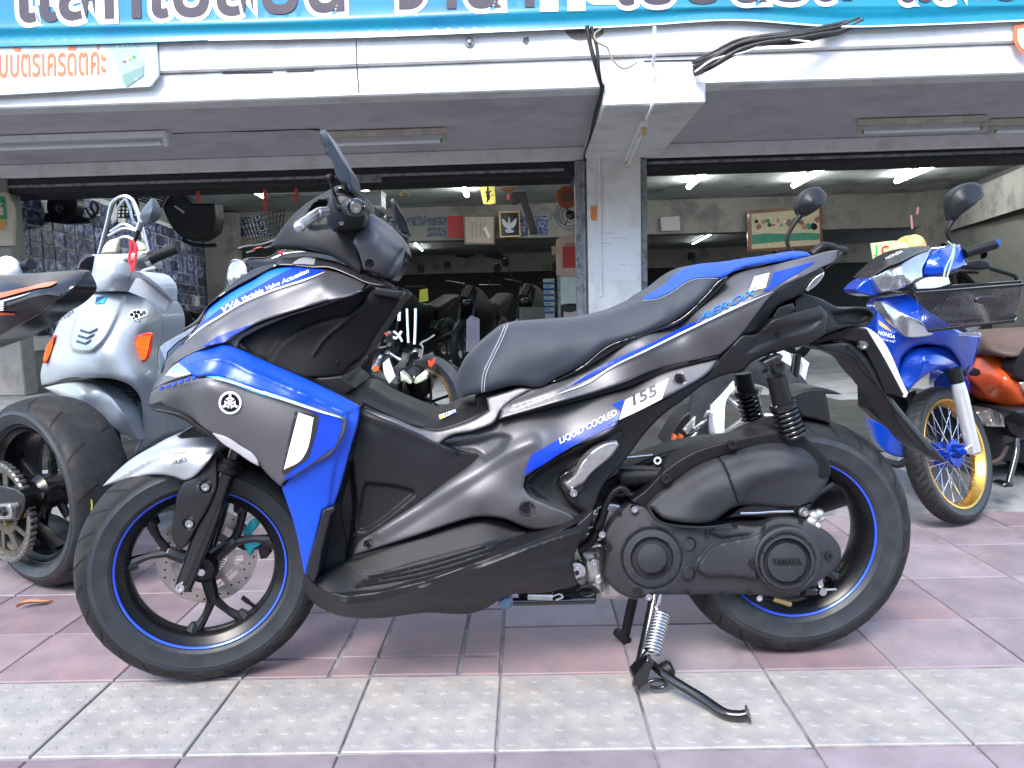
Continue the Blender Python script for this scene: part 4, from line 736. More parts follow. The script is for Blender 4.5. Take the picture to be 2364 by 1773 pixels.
# centre stand
c1 = SP(*Z('G', (385, 880))[0], .1); c2 = SP(*Z('G', (300, 1330))[0], .19); c3 = SP(*Z('G', (290, 1390))[0], .205)
tube('stand_leg', [c1, c1.lerp(c2, .5), c2, c3], [.014, .014, .016, .012], m_gloss, scoot, 12)
tube('stand_leg', [SP(*Z('G', (265, 900))[0], -.08), SP(*Z('G', (215, 1130))[0], -.08)], [.013, .012], m_blk, scoot, 12)
tube('stand_foot', [SP(*Z('G', (175, 1085))[0], -.1), SP(*Z('G', (235, 1140))[0], -.06)], .012, m_blk, scoot, 10)
tube('stand_pedal', [SP(*Z('G', q)[0], v) for q, v in (((350, 1250), .17), ((470, 1345), .22), ((640, 1450), .27), ((760, 1530), .312), ((840, 1545), .325), ((890, 1535), .33))], [.009, .0105, .0105, .0105, .0105, .009], m_gloss, scoot, 14)
pc = SP(*Z('G', (893, 1535))[0], .331); pd = (SP(*Z('G', (893, 1535))[0], .331) - SP(*Z('G', (840, 1545))[0], .325)).normalized()
lathe('pedal_tip', [(0, .003), (.016, .002), (.017, -.001), (.009, -.003)], pc, m_sand, scoot, pd, 20)
sp('stand_bracket', Z('G', (265, 1330), (300, 1290), (345, 1230), (380, 1260), (350, 1330), (345, 1370), (300, 1405), (268, 1370)), .215, m_gloss, edge=.004, core=.17, g=6)
lathe('stand_bumper', [(0, .0), (.016, 0), (.019, .006), (.019, .022), (.012, .028), (0, .028)], SP(*Z('G', (420, 1310))[0], .19), m_blk, scoot, (SP(*Z('G', (480, 1280))[0], .19) - SP(*Z('G', (420, 1310))[0], .19)), 16)
tube('stand_eyelet', [SP(*Z('G', q)[0], .2) for q in ((350, 1385), (400, 1395), (435, 1385), (440, 1360), (390, 1350), (350, 1360))], .004, m_gloss, scoot, 8)
mesh('stand_spring', *helix(SP(*Z('G', (420, 980))[0], .135), SP(*Z('G', (365, 1200))[0], .185), .018, .0033, 13, 8, 16), m_steel, scoot)
tube('spring_hook', [SP(*Z('G', q)[0], .13) for q in ((415, 880), (405, 930), (390, 965), (440, 990))], .003, m_steel, scoot, 6)
tube('spring_hook', [SP(*Z('G', q)[0], .19) for q in ((395, 1205), (345, 1205), (325, 1230), (330, 1260))], .003, m_steel, scoot, 6)
# passenger footrest
sp('passenger_footrest', Z('L', (1805, 735), (1880, 672), (1905, 620), (2100, 470), (2140, 465), (2155, 490), (2130, 530), (1960, 690), (1930, 730), (1830, 780)), Z('L', (1820, 750, .17), (1900, 660, .185), (2130, 490, .175), (1930, 720, .178)), m_alu, edge=.006, core=.15, g=6)
sp('footrest_bracket', Z('L', (1775, 690), (1830, 650), (1890, 690), (1930, 760), (1900, 800), (1840, 820), (1790, 770)), .155, m_gloss, edge=.004, core=.13, g=6)
bolt('footrest_bolt', SP(*Z('L', (1838, 692))[0], .16), m_char, scoot, .009, .008); bolt('footrest_bolt', SP(*Z('L', (1860, 790))[0], .16), m_steel, scoot, .009, .012)

# more fasteners, ribs and hoses on the engine
for q in ((190, 440), (700, 515), (820, 505), (560, 870), (760, 875), (900, 872), (1180, 480)): bolt('case_bolt', SCv.pts(Z('G', q), .001)[0], m_char, scoot, .006, .005)
for k in range(5): tube('case_rib', [SCv.pts(Z('G', (590 + 22 * k, 520 + 2 * k)), -.002)[0], SCv.pts(Z('G', (585 + 20 * k, 560 + 6 * k)), -.002)[0]], .003, m_case, scoot, 6, 1)
tube('breather_hose', [SP(*Z('G', q)[0], .1) for q in ((240, 330), (200, 300), (150, 330), (110, 400), (90, 470), (60, 520))], .008, m_blk, scoot, 10)
tube('coolant_hose', [SP(*Z('L', q)[0], .09) for q in ((2060, 900), (2040, 960), (2010, 1040), (1960, 1120), (1900, 1160))], .011, m_blk, scoot, 10)
tube('wiring_loom', [SP(*Z('L', q)[0], .1) for q in ((1880, 1420), (1930, 1395), (1985, 1400), (2000, 1440), (1940, 1460), (1900, 1430))], .005, m_blk, scoot, 8)
for k in range(4): tube('crankcase_rib', [SP(*Z('G', (8, 520 + 34 * k))[0], .068), SP(*Z('G', (88, 505 + 36 * k))[0], .072)], .0045, m_alu, scoot, 8, 1)
for q in ((60, 430), (95, 545), (45, 700), (70, 800)): bolt('crankcase_bolt', SP(*Z('G', q)[0], .074), m_steel, scoot, .008, .009)
# ---------------------------------------------------------------- pavement
m_mort = M('grey_mortar', (.2, .2, .212), .9, 0, .25, 30, bump=.6, bs=200, col2=(.09, .085, .085), c2s=9)
m_gnd  = M('street_asphalt', (.06, .06, .062), .9, 0, .2, 20)
m_tile = M('red_paving', (.2, .15, .166), .55, 0, .18, 9, bump=.5, bs=240, rnd=.14, col2=(.235, .12, .105), c2s=5, c2lo=.54, c2hi=.85)
m_tile2= M('red_paving_worn', (.222, .186, .206), .5, 0, .2, 7, bump=.5, bs=240, rnd=.12, col2=(.16, .115, .125), c2s=12, c2lo=.5, c2hi=.8)
m_tact = M('tactile_paving', (.29, .277, .275), .55, 0, .16, 14, bump=.5, bs=180, rnd=.07, col2=(.315, .292, .26), c2s=7, c2lo=.46, c2hi=.66)
m_conc = M('ramp_concrete', (.2, .205, .21), .8, 0, .2, 8, bump=.9, bs=90, col2=(.11, .115, .12), c2s=5)
g_ = .0186
gx = Vector((cos(g_), -sin(g_), 0)); gy = Vector((sin(g_), cos(g_), 0))
def G2(s, t, z=0): return gx * s + gy * t + Vector((0, 0, z))
mesh('street', [(-400, -400, -.16), (400, -400, -.16), (400, 400, -.16), (-400, 400, -.16)], [(0, 1, 2, 3)], m_gnd, None, False)['kind'] = 'structure'
pv = MB(); q = [G2(-9, -.55, -.005), G2(9, -.55, -.005), G2(9, 2.975, -.005), G2(-9, 2.975, -.005)]; q += [p + Vector((0, 0, -.15)) for p in q]
pv.add(q, [(0, 1, 2, 3), (0, 4, 5, 1), (1, 5, 6, 2), (2, 6, 7, 3), (3, 7, 4, 0)]); pave = pv.build('pavement', m_mort, None, False); pave['kind'] = 'structure'
_tm = {}
def tile_mesh(w, d, mat, bumps=False):
    key = (round(w, 3), round(d, 3), mat.name)
    if key in _tm: return _tm[key]
    mb = MB(); e = .0022; hw, hd = w / 2, d / 2
    V = [(-hw, -hd, -.012), (hw, -hd, -.012), (hw, hd, -.012), (-hw, hd, -.012), (-hw, -hd, -e), (hw, -hd, -e), (hw, hd, -e), (-hw, hd, -e), (-hw + e, -hd + e, 0), (hw - e, -hd + e, 0), (hw - e, hd - e, 0), (-hw + e, hd - e, 0)]
    mb.add(V, [(8, 9, 10, 11)] + [(i, (i + 1) % 4, 4 + (i + 1) % 4, 4 + i) for i in range(4)] + [(4 + i, 4 + (i + 1) % 4, 8 + (i + 1) % 4, 8 + i) for i in range(4)])
    if bumps:
        for i in range(6):
            for j in range(6):
                cx, cy = -hw + w * (i + .5) / 6, -hd + d * (j + .5) / 6; n = 10
                P = [(cx + .0135 * cos(2 * pi * k / n), cy + .0135 * sin(2 * pi * k / n), -.0005) for k in range(n)] + [(cx + .0075 * cos(2 * pi * k / n), cy + .0075 * sin(2 * pi * k / n), .0018) for k in range(n)]
                mb.add(P, [(k, (k + 1) % n, n + (k + 1) % n, n + k) for k in range(n)] + [tuple(range(n, 2 * n))])
    me = bpy.data.meshes.new('paving_tile'); me.from_pydata(mb.V, [], mb.F); me.materials.append(mat)
    if bumps: me.polygons.foreach_set('use_smooth', [len(p.vertices) == 4 and i > 8 for i, p in enumerate(me.polygons)])
    me.update(); _tm[key] = me; return me
def lay(s0, s1, t0, t1, mat, gap=.004, bumps=False, name='paving_tile'):
    me = tile_mesh(s1 - s0 - gap, t1 - t0 - gap, mat, bumps)
    o = bpy.data.objects.new(name, me); COL.objects.link(o); o.parent = pave
    o.location = G2((s0 + s1) / 2, (t0 + t1) / 2, random.uniform(-.0012, .0012)); o.rotation_euler = (random.uniform(-.002, .002), random.uniform(-.002, .002), -g_ + random.uniform(-.003, .003))
cols = [-.075 + .305 * k for k in range(-9, 9)]
for a, b in zip(cols[:-1], cols[1:]):
    lay(a, b, 1.403, 1.709, m_tact, .006, True, 'tactile_tile')
    cut = -.7 < (a + b) / 2 < -.08
    for r0, r1 in ((.75, 1.08), (1.085, 1.399)): lay(a, b, r0, r1, m_tile2 if random.random() < .7 else m_tile)
    if cut:
        rows = [1.715, 1.81, 2.10, 2.39, 2.68, 2.965]
        for r0, r1 in zip(rows[:-1], rows[1:]): lay(a, b - .1, r0, r1, m_tile, .009); lay(b - .1, b, r0, r1, m_tile, .011)
    else:
        rows = [1.713, 1.983, 2.275, 2.57, 2.77, 2.965] if b < 0 else [1.713, 1.975, 2.276, 2.575, 2.77, 2.965]
        for r0, r1 in zip(rows[:-1], rows[1:]): lay(a, b, r0, r1, m_tile2 if random.random() < .55 else m_tile)
# raised worn edge between tile levels on the right
# forecourt ramp and shop floor
fl = MB(); prof = [(2.962, -.02), (2.975, .012), (3.12, .035), (3.3, .075), (3.34, .085), (7.0, .1), (24, .1)]
xs = np.linspace(-9, 9, 60); V = []; F = []
for (t, z) in prof:
    for x in xs: V.append(G2(x, t + (random.uniform(-.012, .012) if t < 3.5 else 0), z + (random.uniform(-.006, .006) if .0 < z < .09 else 0)))
n = len(xs)
for i in range(len(prof) - 1): F += [(i * n + k, i * n + k + 1, (i + 1) * n + k + 1, (i + 1) * n + k) for k in range(n - 1)]
mesh('shop_floor', V, F, m_conc, None, True, 30)['kind'] = 'structure'
m_fl2 = M('shaded_shop_floor', (.02, .02, .0195), .5, 0, .25, 5, bump=.3, bs=40, col2=(.045, .044, .042), c2s=3, spec=.2)  # near-black floor sheet; the shop's darkness is put into its colour
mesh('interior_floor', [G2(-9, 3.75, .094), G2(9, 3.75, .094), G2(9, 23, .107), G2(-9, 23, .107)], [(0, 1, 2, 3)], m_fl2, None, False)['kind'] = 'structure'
# dry leaf
lf = []; lF = []
la, lb = ground(38, 1406, .004), ground(122, 1388, .004); ld = lb - la; ln = Vector((-ld.y, ld.x, 0)).normalized()
for i in range(9):
    t = i / 8; wdt = .011 * (sin(pi * min(1, t * 1.05 + .02)) ** .7) + .0006; c = la.lerp(lb, t) + ln * .006 * sin(t * 6)
    for s in (-1, -.5, 0, .5, 1): lf.append(c + ln * wdt * s + Vector((0, 0, .004 + .009 * abs(s) ** 1.5 * (1 - .3 * t) + .004 * sin(5 * t))))
for i in range(8): lF += [(i * 5 + k, i * 5 + k + 1, i * 5 + k + 6, i * 5 + k + 5) for k in range(4)]
tag(mesh('dry_leaf', lf, lF, M('dry_leaf_brown', (.42, .19, .09), .7, 0, .25, 60), None, True), 'curled brown dry leaf lying on the red paving left of the scooter', 'leaf')

# ---------------------------------------------------------------- the shop building
m_paint = M('white_painted_concrete', (.84, .825, .81), .8, 0, .05, 6, bump=.5, bs=60, spec=.15, col2=(.52, .48, .45), c2s=3.6, c2lo=.5, c2hi=.85)
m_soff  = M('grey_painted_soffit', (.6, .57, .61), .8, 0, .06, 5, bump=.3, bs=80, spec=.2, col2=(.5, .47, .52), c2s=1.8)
m_beam  = M('dull_grey_wall', (.27, .255, .235), .8, 0, .08, 6, bump=.4, bs=50, col2=(.16, .155, .145), c2s=2.5)
m_ceil  = M('shop_ceiling', (.42, .43, .42), .85, 0, .06, 4, col2=(.22, .22, .21), c2s=1.5)
m_dark  = M('dark_shutter_box', (.02, .02, .022), .6, 0, .2, 12, bump=.3, bs=60)
m_rail  = M('grey_door_rail', (.28, .29, .3), .6, .2, .2, 20, bump=.5, bs=60, col2=(.13, .13, .13), c2s=14)
m_wall  = M('interior_side_wall', (.2, .2, .19), .85, 0, .08, 4)
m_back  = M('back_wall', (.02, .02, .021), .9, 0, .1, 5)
BF = Frame((0, 7.2, 0), -.03); BP = BF.P
shop = BF.empty('shop_building', 'open fronted shophouse with white concrete canopy and column behind the motorcycles', 'building')
def bb(name, x0, x1, z0, z1, v0, v1, mat, parent=shop, bev=.01): return box(name, (x0, -v1, z0), (x1, -v0, z1), mat, parent, bev)
XL, XR = -9, 9
zf1 = BP(1100, 213, 1.9).z; zf2 = BP(1100, 152, 1.9).z; zf3 = BP(1100, 140, 2.0).z; zs = zf1
zl1 = BP(1100, 377, 0).z; zl2 = BP(1100, 357, 0).z
print('BLD', zf1, zf2, zf3, zl1, zl2, BP(1353, 500, 0), BP(1482, 500, 0))
fas = bb('fascia_lower', XL, XR, zf1, zf2 + .02, 1.72, 1.9, m_paint)
bb('fascia_upper', XL, XR, zf2 + .022, zf2 + .62, 1.72, 1.93, m_paint)
bb('upper_wall', XL, XR, zf2 + .62, zf2 + 5.5, 1.6, 1.95, m_paint)
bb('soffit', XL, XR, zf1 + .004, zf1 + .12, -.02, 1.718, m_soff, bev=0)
bb('lintel', XL, XR, zl1, zf1, -.18, .0, m_paint)
bx0, bx1 = BP(1393, 223, 1.902).x, BP(1628, 223, 1.902).x
zc0, zc1 = BP(1500, 243, 1.904).z, BP(1500, 203, 1.904).z
bb('canopy_beam', bx0, bx1, zc0, zf1 + .02, .02, 1.92, m_paint)
# column with rails at its sides
cx0, cx1 = BP(1356, 500, .06).x, BP(1480, 500, .06).x
bb('column', cx0, cx1, 0, zc0 + .03, -.3, .06, m_paint)
bb('door_rail', cx0 - .105, cx0 - .003, 0, zl1 - .01, -.12, .03, m_rail); bb('door_rail', cx0 - .045, cx0 - .02, 0, zl1 - .06, .032, .05, m_rail)
bb('door_rail', cx1 + .003, cx1 + .06, 0, zl1 - .01, -.12, .03, m_rail)
bb('column_conduit', cx0 + .10, cx0 + .125, .9, zl1 + .02, .062, .085, m_paint)
# rolled shutter boxes
zb = BP(1100, 415, -.05).z
bb('shutter_box', XL, cx0 - .11, zb, zl1 - .002, -.5, -.03, m_dark); bb('shutter_box', cx1 + .065, XR, zb + .05, zl1 - .002, -.5, -.03, m_dark)
bb('shutter_slat', XL, cx0 - .2, zb + .05, zb + .075, -.03, -.015, m_rail); bb('shutter_slat', cx1 + .07, XR, zb + .085, zb + .11, -.03, -.015, m_rail)
bb('shutter_plate', BP(800, 405, 0).x, BP(880, 405, 0).x, zb + .0, zb + .06, -.03, -.01, m_rail)
# inside
HC = 2.55
bb('ceiling', XL, XR, HC, HC + .1, -6.3, -.19, m_ceil, bev=0)
zb0, zb1 = BP(1100, 553, -6.2).z, BP(1100, 480, -6.2).z
b1 = bb('ceiling_beam', BP(520, 520, -6.2).x - 2.5, BP(2145, 500, -6.2).x, zb0, HC, -6.6, -6.2, m_beam)
H2 = 2.02
bb('rear_ceiling', XL, XR, H2, H2 + .1, -11, -6.61, m_ceil, bev=0)
z20 = BP(1100, 630, -10.8).z; bb('rear_beam', XL, XR, z20, H2, -11.2, -10.8, m_beam)
bb('rear_dark_sheet', XL, XR, .1, z20 - .01, -11.4, -10.9, m_back); bb('back_wall', XL - 3, XR + 3, .1, 3, -14.2, -14, m_back)  # first sheet is near black, standing in for the dark beyond the beam
# right side wall, its beam and pillar
def quad(name, pts, mat, parent=shop): return mesh(name, pts + [p + Vector((.0, .05, 0)) for p in pts], [(0, 1, 2, 3), (7, 6, 5, 4), (0, 4, 5, 1), (1, 5, 6, 2), (2, 6, 7, 3), (3, 7, 4, 0)], mat, parent, False)
xr0, xr1 = 6.3, BP(2160, 452, -6.2).x
quad('side_wall', [Vector((xr0, 0, .1)), Vector((xr1 + .3, 7, .1)), Vector((xr1 + .3, 7, HC)), Vector((xr0, 0, HC))], M('dim_side_wall', (.15, .145, .135), .85, 0, .08, 5, bump=.4, bs=50, col2=(.1, .098, .09), c2s=2.5))
pr = BP(2139, 500, -6).x; pr2 = BP(2208, 500, -6).x
bb('pillar', pr, pr2, .1, HC, -6.4, -5.95, m_beam)
quad('side_beam', [BP(2185, 535, -5.9), BP(2364, 480, -3.0), BP(2364, 385, -3.0), BP(2185, 462, -5.9)], m_beam)
# left wall with the blue photo prints, near pillar
wl0, wl1 = Vector((-4.9, .4, 0)), Vector((-5.35, 6.0, 0))
quad('side_wall', [wl0 + Vector((-.06, 0, .1)), wl1 + Vector((-.06, 0, .1)), wl1 + Vector((-.06, 0, HC)), wl0 + Vector((-.06, 0, HC))], m_wall)
bb('pillar', BP(472, 600, -5.8).x, BP(545, 600, -5.8).x, .1, zb1, -6.1, -5.8, m_beam)
bb('wall_end', BP(-60, 600, .0).x, BP(30, 600, .0).x, .1, zl1, -.2, .0, m_beam)
# grid of indigo photo prints
m_print = bpy.data.materials.new('indigo_photo_print'); m_print.use_nodes = True
nn = m_print.node_tree.nodes; ll = m_print.node_tree.links; bs = nn['Principled BSDF']; tc = nn.new('ShaderNodeTexCoord'); oi = nn.new('ShaderNodeObjectInfo')
vm = nn.new('ShaderNodeVectorMath'); vm.operation = 'MULTIPLY_ADD'; ll.new(oi.outputs['Random'], vm.inputs[1]); vm.inputs[0].default_value = (37, 71, 53); ll.new(tc.outputs['Object'], vm.inputs[2])
nz = nn.new('ShaderNodeTexNoise'); nz.inputs['Scale'].default_value = 17; nz.inputs['Detail'].default_value = 5; nz.inputs['Roughness'].default_value = .7; ll.new(vm.outputs[0], nz.inputs[0])
cr = nn.new('ShaderNodeValToRGB'); cr.color_ramp.elements[0].position = .4; cr.color_ramp.elements[0].color = (.02, .025, .09, 1); cr.color_ramp.elements[1].position = .68; cr.color_ramp.elements[1].color = (.7, .72, .8, 1)
e = cr.color_ramp.elements.new(.48); e.color = (.08, .1, .26, 1); ll.new(nz.outputs[0], cr.inputs[0]); mr = nn.new('ShaderNodeMapRange'); mr.inputs['To Min'].default_value = .25; mr.inputs['To Max'].default_value = 1.1; wn = nn.new('ShaderNodeTexWhiteNoise'); wn.noise_dimensions = '1D'; ll.new(oi.outputs['Random'], wn.inputs['W']); ll.new(wn.outputs['Value'], mr.inputs[0]); sv = nn.new('ShaderNodeVectorMath'); sv.operation = 'SCALE'; ll.new(cr.outputs[0], sv.inputs[0]); ll.new(mr.outputs[0], sv.inputs['Scale']); ll.new(sv.outputs[0], bs.inputs['Base Color']); bs.inputs['Roughness'].default_value = .35
m_border = M('print_border', (.6, .6, .57), .6)
pw = None
def print_mesh(w, h):
    mb = MB(); mb.add([(-w / 2, 0, -h / 2), (w / 2, 0, -h / 2), (w / 2, 0, h / 2), (-w / 2, 0, h / 2), (-w / 2, .004, -h / 2), (w / 2, .004, -h / 2), (w / 2, .004, h / 2), (-w / 2, .004, h / 2)], [(0, 1, 2, 3), (0, 4, 5, 1), (1, 5, 6, 2), (2, 6, 7, 3), (3, 7, 4, 0)])
    me = bpy.data.meshes.new('photo_print'); me.from_pydata(mb.V, [], mb.F); me.materials.append(m_print); return me
pmesh = print_mesh(.212, .148)
wd = (wl1 - wl0); wlen = wd.length; wd.normalize(); wa = math.atan2(wd.y, wd.x)
board = mesh('print_board', [wl0 + wd * .02 + Vector((-.02, 0, .5)), wl1 + Vector((-.02, 0, .5)), wl1 + Vector((-.02, 0, 2.12)), wl0 + wd * .02 + Vector((-.02, 0, 2.36))], [(0, 1, 2, 3)], m_border, shop, False)
k = 0
while .12 + k * .232 < wlen - .1:
    d = .12 + k * .232; top = 2.3 - .22 * d / wlen
    for r in range(10):
        z = top - .09 - r * .163 + random.uniform(-.004, .004)
        if z < .56 or random.random() < .02: continue
        o = bpy.data.objects.new('photo_print', pmesh); COL.objects.link(o); o.parent = board
        o.location = wl0 + wd * (d + random.uniform(-.006, .006)) + Vector((.004, -.0005, z)); o.rotation_euler = (0, random.uniform(-.02, .02), wa + pi + (pi if False else 0)); o.rotation_euler.z = wa - pi if False else wa
        o.scale = (1, -1, 1) if False else (1, 1, 1)
    k += 1
# the prints along the far beam
for (x0, x1, y0, y1) in ((892, 918, 499, 522), (919, 936, 524, 546), (938, 984, 499, 522), (986, 1030, 500, 521), (986, 1030, 524, 547), (1200, 1218, 500, 544), (1234, 1264, 498, 543), (893, 915, 523, 547), (520, 548, 498, 520), (550, 580, 500, 522), (585, 610, 498, 520), (520, 545, 524, 545), (552, 585, 524, 546), (590, 625, 522, 545)):
    a, b = BP(x0, y1, -6.19), BP(x1, y0, -6.19); o = bpy.data.objects.new('photo_print', print_mesh(b.x - a.x, b.z - a.z)); COL.objects.link(o); o.parent = b1; o.location = ((a.x + b.x) / 2, -(-6.195), (a.z + b.z) / 2)

# houses across the street, behind the camera: added unseen to keep the low sky off the scooter
m_opp = M('opposite_render', (.13, .105, .09), .8, 0, .15, 1, col2=(.2, .17, .15), c2s=.4); opp = bpy.data.objects.new('opposite_houses', None); COL.objects.link(opp); opp['kind'] = 'structure'
for k in range(9):
    x = -36 + 8 * k; h = 8.5 + (k * 5 % 4); box('house_wall', (x, -34, -.1), (x + 7.9, -26 - .15 * (k % 2), h), m_opp, opp, .02)
    for fl_ in range(3):
        for j in range(3): box('window', (x + .8 + 2.4 * j, -26.3, 1.0 + 2.9 * fl_), (x + 2.4 + 2.4 * j, -25.82, 2.6 + 2.9 * fl_), m_dark, opp, .01)
# ---------------------------------------------------------------- lamps of the shop
m_tubelit = M('lit_tube', (.93, 1.0, .97), .5, emit=18, var=0)
m_tubeoff = M('unlit_tube', (.92, .93, .95), .25, 0, .03, 20, coat=.3)
m_batten = M('cream_batten', (.62, .57, .47), .5, 0, .15, 14, col2=(.4, .3, .2), c2s=18, c2lo=.62, c2hi=.8)
m_battenw = M('white_batten', (.9, .9, .9), .45, 0, .06, 14)
m_green = M('green_cap', (.02, .35, .15), .4)
def batten(x0, x1, v, ztop, mat, label, drop=.09, dirv=None, tubemat=m_tubeoff, endmat=None):
    """strip light fixed under the canopy: tray, end holders and tube"""
    L = Vector((x1 - x0, 0, 0)) if dirv is None else dirv; c0 = Vector((x0, -v, ztop)); ln = L.length; a = math.atan2(L.y, L.x)
    t = bpy.data.objects.new('strip_light', None); COL.objects.link(t); t.parent = None
    t.matrix_world = Matrix.Translation(BF.o) @ Matrix.Rotation(BF.yaw, 4, 'Z') @ Matrix.Translation(c0) @ Matrix.Rotation(a, 4, 'Z')
    tag(t, label, 'light', 'unlit strip lights under the canopy')
    box('tray', (0, -.028, -.05), (ln, .028, 0), mat, t, .006)
    for x in (0, ln - .03): box('end_holder', (x, -.02, -drop - .02), (x + .03, .02, -.052), endmat or mat, t, .006)
    tu = MB(); tu.tube([(.032, 0, -drop), (ln - .032, 0, -drop)], .0155, 16, 1); to = tu.build('tube', tubemat, t)
    cp = MB()
    for x in (.034, ln - .05): cp.tube([(x, 0, -drop), (x + .016, 0, -drop)], .0165, 12, 1)
    cp.build('tube_cap', m_green if tubemat is m_tubeoff and mat is m_batten else m_steel, to)
    return t
def under(px, py): # point of the soffit seen at that pixel
    d = ray(px, py); t = (zs + BF.o.z - CAM_H) / d.z; p = CAMP + d * t; return Vector((BF.U.dot(p - BF.o), -BF.V.dot(p - BF.o), zs))
for (xa, xb, y, mt, lb) in ((-330, 395, 312, m_battenw, 'long white strip light at the left under the canopy'), (738, 1030, 297, m_batten, 'cream strip light under the canopy above the scooter handlebar'), (1978, 2278, 268, m_batten, 'cream strip light under the canopy right of the column'), (2288, 2700, 266, m_batten, 'strip light cut off by the right edge of the photo')):
    p0, p1 = under(xa, y + 8), under(xb, y - (6 if xa < 0 else 3)); batten(p0.x, p1.x, -(p0.y + p1.y) / 2, zs - .002, mt, lb, .1 if mt is m_batten else .095)
# old lamp under the canopy beam
p0 = Vector(under(1505, 262)); p1 = Vector(under(1452, 388)); p0.z = p1.z = zc0
d = ray(1487, 275); tt = (zc0 - CAM_H) / d.z; p = CAMP + d * tt; p0 = Vector((BF.U.dot(p - BF.o), -BF.V.dot(p - BF.o), zc0)); p1 = Vector((p0.x - .02, -.12, zc0)); p1.x = BP(1448, 360, .12).x
ol = batten(p0.x, p1.x, -p0.y, zc0 - .002, m_battenw, 'old strip light with yellowed ends under the canopy beam at the column', .085, p1 - p0, m_tubeoff, M('yellowed_plastic', (.62, .45, .2), .5))
# lit tubes inside
def lit(px0, py0, px1, py1, zc, label, r=.036, hang=.07):
    def at(px, py):
        d = ray(px, py); t = (zc - hang - CAM_H) / d.z; return CAMP + d * t
    a, b = at(px0, py0), at(px1, py1)
    t = bpy.data.objects.new('ceiling_tube_light', None); COL.objects.link(t); t.location = a; tag(t, label, 'light', 'lit tube lights inside the shop')
    dv = b - a; up = Vector((0, 0, hang * .55)); tube('tray', [up, dv + up], .026, m_battenw, t, 6, 1); tube('tube', [Vector((0, 0, 0)), dv], r, m_tubelit, t, 12, 1)
zl = HC
for q, lb in (((555, 423, 609, 452), 'lit tube on the ceiling left of the hanging red ribbons'), ((818, 420, 846, 442), 'lit tube just behind the scooter mirror'), ((1062, 414, 1078, 450), 'lit tube left of the yellow hanging cloth'), ((1590, 431, 1630, 396), 'lit tube right of the column, nearest it'), ((1832, 428, 1903, 388), 'middle lit tube of the right hand shop'), ((2070, 418, 2165, 377), 'lit tube above the tall black mirror on the right')):
    lit(*q, HC, lb)
for q, lb in (((955, 556, 974, 577), 'short lit tube under the far beam, by the scooter screen'), ((1600, 562, 1640, 540), 'lit tube behind the far beam by the framed picture')): lit(*q, H2, lb, .02, .02)
t = bpy.data.objects.new('ceiling_tube_light', None); COL.objects.link(t); tag(t, 'long lit tube lying level at the right behind the blue motorcycle', 'light', 'lit tube lights inside the shop')
wa_ = BF.o + BF.U * BP(2213, 530, -5.9).x + BF.V * -5.9; t.location = wa_; zt = BP(2213, 532, -5.9).z
tube('tube', [Vector((0, 0, zt)), Vector(BF.U * (BP(2480, 526, -5.9).x - BP(2213, 530, -5.9).x)) + Vector((0, 0, BP(2480, 524, -5.9).z))], .03, m_tubelit, t, 10, 1)
# ---------------------------------------------------------------- banner and signs on the fascia
def flat(name, pts, v, mat, parent, fr=BF, th=.004, g=40, ang=30, edge=0):
    return panel(name, pts, v, mat, parent, fr, edge=edge, core=v - th, g=g, ang=ang)
m_ban = M('turquoise_vinyl', (.003, .21, .33), .35, 0, .05, 3, bump=.3, bs=8, coat=.2, col2=(.003, .15, .3), c2s=1.5)
m_ban_in = M('banner_black_print', (.055, .04, .055), .35, 0, .1, 10); m_banw = M('banner_white_print', (.8, .82, .84), .4)
ban = BF.empty('shop_banner', 'turquoise vinyl banner with bold Thai lettering across the top of the shop', 'banner')
BANC = [(0, 80, 1.970), (400, 70, 1.980), (830, 60, 1.970), (1200, 50, 1.980), (1630, 30, 1.970), (2000, 40, 1.990), (2364, 40, 1.970), (0, -60, 1.970), (2364, -60, 1.975), (1200, -60, 1.980)]
bo, SB = panel('sheet', [(-300, 118), (0, 108), (300, 99), (480, 92), (830, 85), (1200, 70), (1480, 58), (1680, 46), (1950, 62), (2120, 57), (2364, 47), (2600, 40), (2600, -160), (-300, -160)], BANC, m_ban, ban, BF, edge=0, core=1.945, g=30,
   feats=[('ridge', [(-300, 95), (480, 76), (830, 68), (1480, 42), (1680, 30), (1950, 44), (2364, 30)], 18, -.012), ('ridge', [(-300, 70), (600, 52), (1480, 20), (2364, 12)], 10, .006)])
stripe('hem', [(480, 92), (830, 85), (1200, 70), (1480, 58), (1680, 46), (1950, 61), (2120, 57), (2364, 47)], 3.5, SB, m_banw, ban, .003)
def thai(body, x, y, size, ang, width):
    for nm, mt, off, lf in (('lettering_outline', m_banw, .075, .003), ('lettering', m_ban_in, .018, .006)):
        V, F = textmesh(body, offset=off); V0, _ = textmesh(body)
        s = width / (V0[:, 0].max() - V0[:, 0].min()); a = R(ang); X = (V[:, 0] - V0[:, 0].min()) * s; Y = V[:, 1] * size
        qq = np.stack([x + X * cos(a) - Y * sin(a), y - X * sin(a) - Y * cos(a)], 1); mesh(nm, SB.pts(qq, lf), F, mt, ban, False)
thai('แลกเปลี่ยน', 48, 47, 205, 1.9, 745)
thai('จำนำทะเบียนรถ', 905, 19, 205, 1.2, 1060)
thai('และขาย', 2080, 1, 205, 1.0, 420)
